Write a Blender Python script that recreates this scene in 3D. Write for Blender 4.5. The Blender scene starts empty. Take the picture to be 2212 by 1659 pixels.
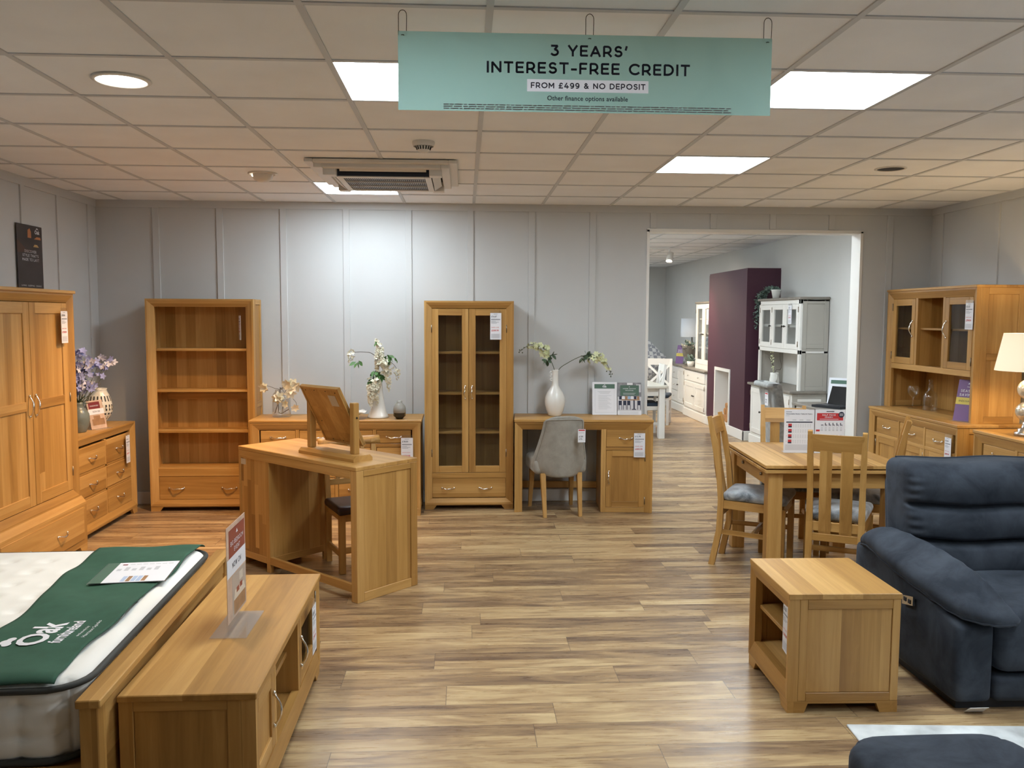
import bpy, bmesh, math, random
from mathutils import Vector, Matrix
random.seed(7)
S = bpy.context.scene
COL = S.collection
PI = math.pi

# ------------------------------------------------------------------ camera
CEIL = 2.637
cam_d = bpy.data.cameras.new('camera')
cam_d.sensor_width = 36.0
cam_d.sensor_fit = 'HORIZONTAL'
cam_d.lens = 1823.97 / 2212 * 36.0
cam_d.clip_start = 0.05
cam = bpy.data.objects.new('camera', cam_d)
COL.objects.link(cam)
yaw, pit, rol = 5.62579e-2, -8.02173e-2, 4.0004e-3
fwd = Vector((math.sin(yaw)*math.cos(pit), math.cos(yaw)*math.cos(pit), math.sin(pit)))
rgt = Vector((math.cos(yaw), -math.sin(yaw), 0))
upv = rgt.cross(fwd)
r2 = rgt*math.cos(rol) + upv*math.sin(rol)
u2 = -rgt*math.sin(rol) + upv*math.cos(rol)
mw = Matrix((r2, u2, -fwd)).transposed().to_4x4()
mw.translation = Vector((0, 0, 1.66))
cam.matrix_world = mw
S.camera = cam

# ------------------------------------------------------------------ view, world
S.view_settings.view_transform = 'Standard'
S.view_settings.look = 'None'
S.view_settings.gamma = 1.0
S.view_settings.use_curve_mapping = False
S.view_settings.exposure = 0.98
wd = bpy.data.worlds.new('world')
S.world = wd
wd.use_nodes = True
wd.node_tree.nodes['Background'].inputs[0].default_value = (0.9, 0.92, 1.0, 1)
wd.node_tree.nodes['Background'].inputs[1].default_value = 0.02

PANEL = 15.0         # radiance of the flat ceiling light panels
SPOT = 150.0         # watts of a warm display spot

# ------------------------------------------------------------------ materials
def newmat(name):
    m = bpy.data.materials.new(name)
    m.use_nodes = True
    nt = m.node_tree
    return m, nt, nt.nodes['Principled BSDF']

def N(nt, t, **kw):
    n = nt.nodes.new(t)
    for k, v in kw.items():
        setattr(n, k, v)
    return n

def math_n(nt, op, a, b=None):
    n = nt.nodes.new('ShaderNodeMath')
    n.operation = op
    for i, v in enumerate((a, b)):
        if v is None:
            continue
        if isinstance(v, (int, float)):
            n.inputs[i].default_value = v
        else:
            nt.links.new(v, n.inputs[i])
    return n.outputs[0]

def ramp(nt, fac, stops):
    n = nt.nodes.new('ShaderNodeValToRGB')
    cr = n.color_ramp
    while len(cr.elements) < len(stops):
        cr.elements.new(0.5)
    for e, (p, c) in zip(cr.elements, stops):
        e.position = p
        e.color = (*c, 1)
    nt.links.new(fac, n.inputs[0])
    return n.outputs[0]

def plain(name, col, rough=0.5, metal=0.0, spec=0.5, noise=0.0, scale=8.0, bump=0.0, bscale=200.0):
    m, nt, b = newmat(name)
    b.inputs['Base Color'].default_value = (*col, 1)
    b.inputs['Roughness'].default_value = rough
    b.inputs['Metallic'].default_value = metal
    b.inputs['Specular IOR Level'].default_value = spec
    tc = N(nt, 'ShaderNodeTexCoord')
    if noise > 0:
        n = N(nt, 'ShaderNodeTexNoise')
        n.inputs['Scale'].default_value = scale
        n.inputs['Detail'].default_value = 4
        nt.links.new(tc.outputs['Object'], n.inputs['Vector'])
        lo = tuple(max(0, c*(1-noise)) for c in col)
        hi = tuple(min(1, c*(1+noise)) for c in col)
        nt.links.new(ramp(nt, n.outputs['Fac'], [(0.3, lo), (0.7, hi)]), b.inputs['Base Color'])
    if bump > 0:
        n = N(nt, 'ShaderNodeTexNoise')
        n.inputs['Scale'].default_value = bscale
        n.inputs['Detail'].default_value = 2
        nt.links.new(tc.outputs['Object'], n.inputs['Vector'])
        bp = N(nt, 'ShaderNodeBump')
        bp.inputs['Strength'].default_value = bump
        bp.inputs['Distance'].default_value = 0.002
        nt.links.new(n.outputs['Fac'], bp.inputs['Height'])
        nt.links.new(bp.outputs['Normal'], b.inputs['Normal'])
    return m

def oak(axis, name, stave=0.085, slen=80.0, var=0.42, lo=(0.265, 0.124, 0.029), mid=(0.46, 0.245, 0.066), hi=(0.66, 0.395, 0.140)):
    """oak boards glued side by side, grain along local axis 0/1/2"""
    m, nt, b = newmat(name)
    tc = N(nt, 'ShaderNodeTexCoord')
    sep = N(nt, 'ShaderNodeSeparateXYZ')
    nt.links.new(tc.outputs['Object'], sep.inputs[0])
    oi = N(nt, 'ShaderNodeObjectInfo')
    g = sep.outputs[axis]
    a = sep.outputs[(axis+1) % 3]
    c = sep.outputs[(axis+2) % 3]
    # wobble of the glue lines
    ia = math_n(nt, 'FLOOR', math_n(nt, 'ADD', math_n(nt, 'DIVIDE', a, stave), 0.371))
    ic = math_n(nt, 'FLOOR', math_n(nt, 'ADD', math_n(nt, 'DIVIDE', c, stave), 0.371))
    w0 = N(nt, 'ShaderNodeTexWhiteNoise', noise_dimensions='2D')
    cv0 = N(nt, 'ShaderNodeCombineXYZ')
    nt.links.new(ia, cv0.inputs[0]); nt.links.new(ic, cv0.inputs[1])
    nt.links.new(cv0.outputs[0], w0.inputs['Vector'])
    ig = math_n(nt, 'FLOOR', math_n(nt, 'ADD', math_n(nt, 'DIVIDE', g, slen), math_n(nt, 'MULTIPLY', w0.outputs['Value'], 5.0)))
    cv = N(nt, 'ShaderNodeCombineXYZ')
    nt.links.new(ia, cv.inputs[0]); nt.links.new(ic, cv.inputs[1]); nt.links.new(ig, cv.inputs[2])
    wn = N(nt, 'ShaderNodeTexWhiteNoise', noise_dimensions='4D')
    nt.links.new(cv.outputs[0], wn.inputs['Vector'])
    nt.links.new(math_n(nt, 'MULTIPLY', oi.outputs['Random'], 37.0), wn.inputs['W'])
    # figure of the grain, different in every stave
    sc = [26.0, 26.0, 26.0]
    sc[axis] = 1.6
    mp = N(nt, 'ShaderNodeMapping')
    mp.inputs['Scale'].default_value = sc
    nt.links.new(tc.outputs['Object'], mp.inputs['Vector'])
    off = N(nt, 'ShaderNodeVectorMath', operation='ADD')
    nt.links.new(mp.outputs[0], off.inputs[0])
    sc2 = N(nt, 'ShaderNodeVectorMath', operation='SCALE')
    nt.links.new(wn.outputs['Color'], sc2.inputs[0])
    sc2.inputs['Scale'].default_value = 30.0
    nt.links.new(sc2.outputs[0], off.inputs[1])
    ns = N(nt, 'ShaderNodeTexNoise')
    ns.inputs['Scale'].default_value = 1.0
    ns.inputs['Detail'].default_value = 6
    ns.inputs['Roughness'].default_value = 0.62
    ns.inputs['Distortion'].default_value = 0.7
    nt.links.new(off.outputs[0], ns.inputs['Vector'])
    # large soft patches
    n2 = N(nt, 'ShaderNodeTexNoise')
    n2.inputs['Scale'].default_value = 3.0
    n2.inputs['Detail'].default_value = 2
    nt.links.new(off.outputs[0], n2.inputs['Vector'])
    n2.inputs['Scale'].default_value = 0.35
    f = math_n(nt, 'ADD', math_n(nt, 'MULTIPLY', wn.outputs['Value'], var),
               math_n(nt, 'ADD', math_n(nt, 'MULTIPLY', ns.outputs['Fac'], 0.75), math_n(nt, 'MULTIPLY', n2.outputs['Fac'], 0.35)))
    f = math_n(nt, 'DIVIDE', f, var + 1.1)
    nt.links.new(ramp(nt, f, [(0.22, lo), (0.5, mid), (0.78, hi)]), b.inputs['Base Color'])
    b.inputs['Roughness'].default_value = 0.42
    b.inputs['Specular IOR Level'].default_value = 0.45
    fs = [150.0]*3
    fs[axis] = 6.0
    mp2 = N(nt, 'ShaderNodeMapping')
    mp2.inputs['Scale'].default_value = fs
    nt.links.new(tc.outputs['Object'], mp2.inputs['Vector'])
    n3 = N(nt, 'ShaderNodeTexNoise')
    n3.inputs['Scale'].default_value = 1.0
    nt.links.new(mp2.outputs[0], n3.inputs['Vector'])
    bp = N(nt, 'ShaderNodeBump')
    bp.inputs['Strength'].default_value = 0.12
    bp.inputs['Distance'].default_value = 0.001
    nt.links.new(n3.outputs['Fac'], bp.inputs['Height'])
    nt.links.new(bp.outputs['Normal'], b.inputs['Normal'])
    return m

def floor_mat():
    m, nt, b = newmat('laminate_floor')
    tc = N(nt, 'ShaderNodeTexCoord')
    sep = N(nt, 'ShaderNodeSeparateXYZ')
    nt.links.new(tc.outputs['Object'], sep.inputs[0])
    PW, PL = 0.186, 1.26
    x, y = sep.outputs[0], sep.outputs[1]
    ry = math_n(nt, 'DIVIDE', math_n(nt, 'ADD', y, -3.50 + 0.186*40), PW)
    row = math_n(nt, 'FLOOR', ry)
    w0 = N(nt, 'ShaderNodeTexWhiteNoise', noise_dimensions='1D')
    nt.links.new(row, w0.inputs['W'])
    rx = math_n(nt, 'ADD', math_n(nt, 'DIVIDE', x, PL), math_n(nt, 'MULTIPLY', w0.outputs['Value'], 7.3))
    colm = math_n(nt, 'FLOOR', rx)
    strip = math_n(nt, 'FLOOR', math_n(nt, 'MULTIPLY', ry, 2.0))
    cv = N(nt, 'ShaderNodeCombineXYZ')
    nt.links.new(colm, cv.inputs[0]); nt.links.new(strip, cv.inputs[1])
    wn = N(nt, 'ShaderNodeTexWhiteNoise', noise_dimensions='2D')
    nt.links.new(cv.outputs[0], wn.inputs['Vector'])
    sc2 = N(nt, 'ShaderNodeVectorMath', operation='SCALE')
    nt.links.new(wn.outputs['Color'], sc2.inputs[0]); sc2.inputs['Scale'].default_value = 40.0
    def noise(sx, sy, detail, dist, rough=0.6):
        mp = N(nt, 'ShaderNodeMapping'); mp.inputs['Scale'].default_value = (sx, sy, 1)
        nt.links.new(tc.outputs['Object'], mp.inputs['Vector'])
        ad = N(nt, 'ShaderNodeVectorMath', operation='ADD')
        nt.links.new(mp.outputs[0], ad.inputs[0]); nt.links.new(sc2.outputs[0], ad.inputs[1])
        n = N(nt, 'ShaderNodeTexNoise'); n.inputs['Scale'].default_value = 1.0
        n.inputs['Detail'].default_value = detail; n.inputs['Distortion'].default_value = dist
        n.inputs['Roughness'].default_value = rough
        nt.links.new(ad.outputs[0], n.inputs['Vector'])
        return n.outputs['Fac']
    big = noise(2.0, 13, 4, 1.0)
    fine = noise(5, 75, 6, 0.5, 0.7)
    f = math_n(nt, 'ADD', math_n(nt, 'MULTIPLY', big, 1.15), math_n(nt, 'MULTIPLY', fine, 0.36))
    f = math_n(nt, 'ADD', f, math_n(nt, 'MULTIPLY', wn.outputs['Value'], 0.34))
    f = math_n(nt, 'DIVIDE', f, 1.91)
    col = ramp(nt, f, [(0.32, (0.135, 0.080, 0.047)), (0.43, (0.25, 0.157, 0.085)), (0.52, (0.385, 0.252, 0.128)), (0.66, (0.58, 0.425, 0.228))])
    # board joints
    fx = math_n(nt, 'ABSOLUTE', math_n(nt, 'SUBTRACT', math_n(nt, 'FRACT', rx), 0.5))
    fy = math_n(nt, 'ABSOLUTE', math_n(nt, 'SUBTRACT', math_n(nt, 'FRACT', ry), 0.5))
    j = math_n(nt, 'MAXIMUM', math_n(nt, 'GREATER_THAN', fx, 0.5-0.0016/PL), math_n(nt, 'GREATER_THAN', fy, 0.5-0.0013/PW))
    mx = N(nt, 'ShaderNodeMix', data_type='RGBA')
    nt.links.new(math_n(nt, 'MULTIPLY', j, 0.75), mx.inputs[0])
    nt.links.new(col, mx.inputs[6])
    mx.inputs[7].default_value = (0.10, 0.065, 0.045, 1)
    nt.links.new(mx.outputs[2], b.inputs['Base Color'])
    nt.links.new(ramp(nt, fine, [(0.3, (0.24,)*3), (0.7, (0.36,)*3)]), b.inputs['Roughness'])
    b.inputs['Specular IOR Level'].default_value = 0.5
    bp = N(nt, 'ShaderNodeBump'); bp.inputs['Strength'].default_value = 0.08; bp.inputs['Distance'].default_value = 0.002
    nt.links.new(fine, bp.inputs['Height'])
    nt.links.new(bp.outputs['Normal'], b.inputs['Normal'])
    return m

def emis(name, col, strength):
    m, nt, b = newmat(name)
    b.inputs['Base Color'].default_value = (*col, 1)
    b.inputs['Emission Color'].default_value = (*col, 1)
    b.inputs['Emission Strength'].default_value = strength
    return m

def glass(name, tint=(0.95, 0.97, 0.96), gl=0.10, rough=0.02, facing=True, haze=0.0):
    """thin clear pane: see-through with a fresnel-like sheen"""
    m = bpy.data.materials.new(name)
    m.use_nodes = True
    nt = m.node_tree
    nt.nodes.clear()
    out = N(nt, 'ShaderNodeOutputMaterial')
    tr = N(nt, 'ShaderNodeBsdfTransparent'); tr.inputs[0].default_value = (*tint, 1)
    go = N(nt, 'ShaderNodeBsdfGlossy'); go.inputs['Roughness'].default_value = rough
    go.inputs[0].default_value = (0.95, 0.95, 0.95, 1)
    lw = N(nt, 'ShaderNodeLayerWeight'); lw.inputs[0].default_value = 0.25
    f = math_n(nt, 'ADD', math_n(nt, 'MULTIPLY', lw.outputs['Facing'], 0.45 if facing else 0.0), gl)
    mx = N(nt, 'ShaderNodeMixShader')
    nt.links.new(f, mx.inputs[0]); nt.links.new(tr.outputs[0], mx.inputs[1]); nt.links.new(go.outputs[0], mx.inputs[2])
    if haze > 0:
        df = N(nt, 'ShaderNodeBsdfDiffuse'); df.inputs[0].default_value = (0.9, 0.9, 0.92, 1)
        m2 = N(nt, 'ShaderNodeMixShader'); m2.inputs[0].default_value = haze
        nt.links.new(mx.outputs[0], m2.inputs[1]); nt.links.new(df.outputs[0], m2.inputs[2])
        mx = m2
    nt.links.new(mx.outputs[0], out.inputs[0])
    return m

def suede(name, lo, hi, scale=5.0, rough=0.85, sheen=0.5, fine=120.0, dist=0.5):
    m, nt, b = newmat(name)
    tc = N(nt, 'ShaderNodeTexCoord')
    n = N(nt, 'ShaderNodeTexNoise'); n.inputs['Scale'].default_value = scale
    n.inputs['Detail'].default_value = 5; n.inputs['Distortion'].default_value = dist; n.inputs['Roughness'].default_value = 0.6
    nt.links.new(tc.outputs['Object'], n.inputs['Vector'])
    nt.links.new(ramp(nt, n.outputs['Fac'], [(0.34, lo), (0.68, hi)]), b.inputs['Base Color'])
    b.inputs['Roughness'].default_value = rough
    b.inputs['Specular IOR Level'].default_value = 0.25
    b.inputs['Sheen Weight'].default_value = sheen
    b.inputs['Sheen Roughness'].default_value = 0.4
    b.inputs['Sheen Tint'].default_value = (*[min(1, c*3) for c in hi], 1)
    n2 = N(nt, 'ShaderNodeTexNoise'); n2.inputs['Scale'].default_value = fine; n2.inputs['Detail'].default_value = 2
    nt.links.new(tc.outputs['Object'], n2.inputs['Vector'])
    bp = N(nt, 'ShaderNodeBump'); bp.inputs['Strength'].default_value = 0.15; bp.inputs['Distance'].default_value = 0.002
    nt.links.new(n2.outputs['Fac'], bp.inputs['Height']); nt.links.new(bp.outputs['Normal'], b.inputs['Normal'])
    return m

M = {}
OAK = [oak(0, 'oak_along_x'), oak(2, 'oak_along_z'), oak(1, 'oak_along_y')]
STAVE = oak(2, 'oak_finger_joint', stave=0.042, slen=0.42, var=1.3)
M['floor'] = floor_mat()
M['wall'] = plain('wall_paint', (0.575, 0.59, 0.60), 0.75, noise=0.02, scale=2, bump=0.05, bscale=400)
M['wall_far'] = plain('far_wall_paint', (0.58, 0.58, 0.565), 0.75, noise=0.02, scale=2)
M['trimw'] = plain('white_gloss_paint', (0.82, 0.81, 0.78), 0.35)
M['tile'] = plain('ceiling_tile', (0.87, 0.885, 0.905), 0.9, noise=0.03, scale=3, bump=0.12, bscale=500)
M['tbar'] = plain('ceiling_grid_bar', (0.58, 0.60, 0.62), 0.55)
M['panel'] = emis('light_panel', (0.84, 0.94, 1.0), PANEL)
M['round'] = emis('round_light', (1.0, 0.93, 0.82), 9.0)
M['spotface'] = emis('spot_lens', (1.0, 0.86, 0.66), 7.0)
M['bulbshade'] = None
M['whitep'] = plain('white_plastic', (0.70, 0.67, 0.62), 0.45)
M['black'] = plain('black_mesh', (0.012, 0.013, 0.018), 0.6)
M['dark'] = plain('dark_void', (0.02, 0.02, 0.02), 0.8)
M['chrome'] = plain('polished_nickel', (0.78, 0.74, 0.68), 0.16, metal=1.0)
M['hinge'] = plain('antique_hinge', (0.30, 0.25, 0.19), 0.35, metal=1.0)
M['iron'] = plain('dark_iron', (0.05, 0.045, 0.04), 0.4, metal=0.8)
M['pane'] = glass('cabinet_pane', (0.82, 0.83, 0.82), 0.035, 0.01, False)
M['clear'] = glass('clear_glass', (0.93, 0.94, 0.94), 0.05)
M['acrylic'] = glass('clear_acrylic', (0.97, 0.975, 0.98), 0.03, 0.05, True, 0.015)
M['whitefur'] = plain('white_painted_wood', (0.80, 0.78, 0.74), 0.4)
M['greige'] = plain('painted_side_panel', (0.42, 0.395, 0.35), 0.5)
M['greytop'] = plain('washed_grey_top', (0.23, 0.205, 0.175), 0.45, noise=0.15, scale=12)
M['plum'] = plain('plum_paint', (0.065, 0.018, 0.036), 0.55, noise=0.08, scale=1.5)
M['paper'] = plain('white_paper', (0.80, 0.81, 0.86), 0.6)
M['ink'] = plain('navy_ink', (0.015, 0.02, 0.05), 0.6)
M['grey_ink'] = plain('grey_ink', (0.33, 0.34, 0.38), 0.6)
M['pale_ink'] = plain('pale_print', (0.55, 0.56, 0.60), 0.6)
M['red'] = plain('red_ink', (0.55, 0.035, 0.04), 0.6)
M['maroon'] = plain('maroon_ink', (0.20, 0.025, 0.03), 0.6)
M['rust'] = plain('rust_print', (0.30, 0.070, 0.045), 0.5)
M['peach'] = plain('peach_print', (0.62, 0.44, 0.33), 0.5, noise=0.25, scale=12)
M['brownprint'] = plain('brown_print', (0.36, 0.20, 0.10), 0.5, noise=0.2, scale=20)
M['dkgreen'] = plain('green_print', (0.075, 0.15, 0.11), 0.6)
M['purple'] = plain('purple_card', (0.20, 0.11, 0.27), 0.45)
M['yellow'] = plain('yellow_band', (0.70, 0.58, 0.12), 0.5)
M['teal'] = None
M['ceramic'] = plain('white_ceramic', (0.80, 0.79, 0.75), 0.18, noise=0.03, scale=6)
M['cream_cer'] = plain('cream_ceramic', (0.78, 0.73, 0.62), 0.25)
M['slate_cer'] = plain('blue_grey_glaze', (0.16, 0.19, 0.18), 0.3, noise=0.25, scale=9)
M['greycer'] = plain('grey_glaze', (0.30, 0.29, 0.26), 0.15)
M['darkcer'] = plain('charcoal_glaze', (0.03, 0.028, 0.025), 0.2)
M['petalw'] = plain('ivory_petal', (0.85, 0.82, 0.68), 0.6)
M['petalg'] = plain('pale_green_petal', (0.72, 0.76, 0.48), 0.6)
M['petalb'] = plain('lavender_petal', (0.30, 0.32, 0.58), 0.6, noise=0.4, scale=14)
M['leaf'] = plain('green_leaf', (0.07, 0.17, 0.045), 0.5, noise=0.3, scale=15)
M['leafd'] = plain('dusky_leaf', (0.075, 0.12, 0.07), 0.55, noise=0.3, scale=15)
M['leafb'] = plain('blue_green_leaf', (0.14, 0.20, 0.17), 0.6, noise=0.3, scale=15)
M['twig'] = plain('brown_twig', (0.06, 0.045, 0.03), 0.7)
M['stemg'] = plain('grey_green_stem', (0.10, 0.11, 0.07), 0.6)
M['navy'] = suede('navy_suede', (0.019, 0.024, 0.034), (0.052, 0.062, 0.080), 6.0, sheen=0.3)
M['navyseam'] = plain('navy_piping', (0.02, 0.026, 0.04), 0.8)
M['velvet'] = suede('crushed_velvet', (0.10, 0.115, 0.13), (0.50, 0.53, 0.56), 11.0, 0.45, 0.6, 60)
M['taupe'] = suede('taupe_fabric', (0.30, 0.285, 0.25), (0.37, 0.352, 0.315), 14.0, 0.9, 0.3, 220)
M['greyvel'] = suede('grey_velvet', (0.17, 0.172, 0.168), (0.33, 0.335, 0.33), 12.0, 0.6, 0.5, 100)
M['leather'] = plain('brown_leather', (0.035, 0.018, 0.016), 0.35, noise=0.15, scale=20, bump=0.1)
M['mattress'] = plain('white_ticking', (0.86, 0.85, 0.81), 0.8, bump=0.08, bscale=300)
M['piping'] = plain('charcoal_piping', (0.045, 0.048, 0.045), 0.7)
M['runner'] = plain('green_felt', (0.030, 0.095, 0.060), 0.9, noise=0.08, scale=20, bump=0.15, bscale=350)
M['rug'] = plain('pale_rug', (0.60, 0.62, 0.62), 0.95, noise=0.28, scale=7, bump=0.4, bscale=250)
M['seatblue'] = plain('navy_seat', (0.02, 0.035, 0.06), 0.8)
M['mirror'] = plain('mirror_glass', (0.85, 0.87, 0.87), 0.02, metal=1.0)

def shade_mat(name, col, strength):
    m, nt, b = newmat(name)
    b.inputs['Base Color'].default_value = (*col, 1)
    b.inputs['Roughness'].default_value = 0.8
    b.inputs['Emission Color'].default_value = (1.0, 0.80, 0.50, 1)
    b.inputs['Emission Strength'].default_value = strength
    return m
M['shade_lit'] = shade_mat('lit_linen_shade', (0.85, 0.78, 0.62), 0.22)
M['shade_off'] = plain('white_linen_shade', (0.62, 0.66, 0.72), 0.8)

def banner_mat():
    m, nt, b = newmat('teal_banner')
    tc = N(nt, 'ShaderNodeTexCoord')
    w = N(nt, 'ShaderNodeTexNoise'); w.inputs['Scale'].default_value = 2.2; w.inputs['Detail'].default_value = 1.0
    w.inputs['Distortion'].default_value = 1.5
    nt.links.new(tc.outputs['Object'], w.inputs['Vector'])
    nt.links.new(ramp(nt, w.outputs['Fac'], [(0.40, (0.28, 0.46, 0.42)), (0.47, (0.31, 0.50, 0.455)), (0.60, (0.33, 0.52, 0.475))]), b.inputs['Base Color'])
    b.inputs['Roughness'].default_value = 0.5
    tr = N(nt, 'ShaderNodeBsdfTranslucent')
    tr.inputs[0].default_value = (0.42, 0.66, 0.61, 1)
    mx = N(nt, 'ShaderNodeMixShader'); mx.inputs[0].default_value = 0.42
    out = nt.nodes['Material Output']
    nt.links.new(b.outputs[0], mx.inputs[1]); nt.links.new(tr.outputs[0], mx.inputs[2]); nt.links.new(mx.outputs[0], out.inputs[0])
    return m
M['teal'] = banner_mat()
def translucent_white():
    m, nt, b = newmat('translucent_white_vinyl')
    b.inputs['Base Color'].default_value = (0.82, 0.83, 0.88, 1)
    tr = N(nt, 'ShaderNodeBsdfTranslucent'); tr.inputs[0].default_value = (0.85, 0.87, 0.95, 1)
    mx = N(nt, 'ShaderNodeMixShader'); mx.inputs[0].default_value = 0.5
    nt.links.new(b.outputs[0], mx.inputs[1]); nt.links.new(tr.outputs[0], mx.inputs[2]); nt.links.new(mx.outputs[0], nt.nodes['Material Output'].inputs[0])
    return m
M['strip'] = translucent_white()

def pattern_mat():
    m, nt, b = newmat('grey_lattice_cushion')
    tc = N(nt, 'ShaderNodeTexCoord')
    mp = N(nt, 'ShaderNodeMapping'); mp.inputs['Rotation'].default_value = (0.7, 0.7, 0.6)
    nt.links.new(tc.outputs['Object'], mp.inputs['Vector'])
    w = N(nt, 'ShaderNodeTexChecker'); w.inputs['Scale'].default_value = 14
    w.inputs['Color1'].default_value = (0.72, 0.71, 0.70, 1); w.inputs['Color2'].default_value = (0.33, 0.33, 0.36, 1)
    nt.links.new(mp.outputs[0], w.inputs['Vector'])
    nt.links.new(w.outputs[0], b.inputs['Base Color']); b.inputs['Roughness'].default_value = 0.9
    return m
M['lattice'] = pattern_mat()
M['cushion'] = plain('cream_cushion', (0.66, 0.62, 0.56), 0.9)
M['darkcushion'] = plain('charcoal_cushion', (0.06, 0.06, 0.065), 0.9)
M['crackle'] = plain('crackled_mercury_glass', (0.75, 0.68, 0.55), 0.2, metal=0.55, noise=0.25, scale=35)
M['acrylic_foot'] = glass('clear_acrylic_foot', (0.97, 0.975, 0.98), 0.06, 0.08, True, 0.06)
M['clear_sheet'] = glass('clear_sheet', (0.98, 0.98, 0.98), 0.015, 0.05, False)
M['steel'] = plain('brushed_steel', (0.55, 0.54, 0.52), 0.25, metal=1.0)
M['brass'] = plain('brass', (0.75, 0.55, 0.22), 0.25, metal=1.0)
M['stone'] = plain('stone_urn', (0.17, 0.155, 0.135), 0.8, noise=0.2, scale=14)
M['wicker'] = plain('fox_brown_wood', (0.42, 0.20, 0.07), 0.6, noise=0.3, scale=18)
M['gap_shade'] = plain('painted_gap_shade', (0.010, 0.013, 0.025), 0.5)
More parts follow.
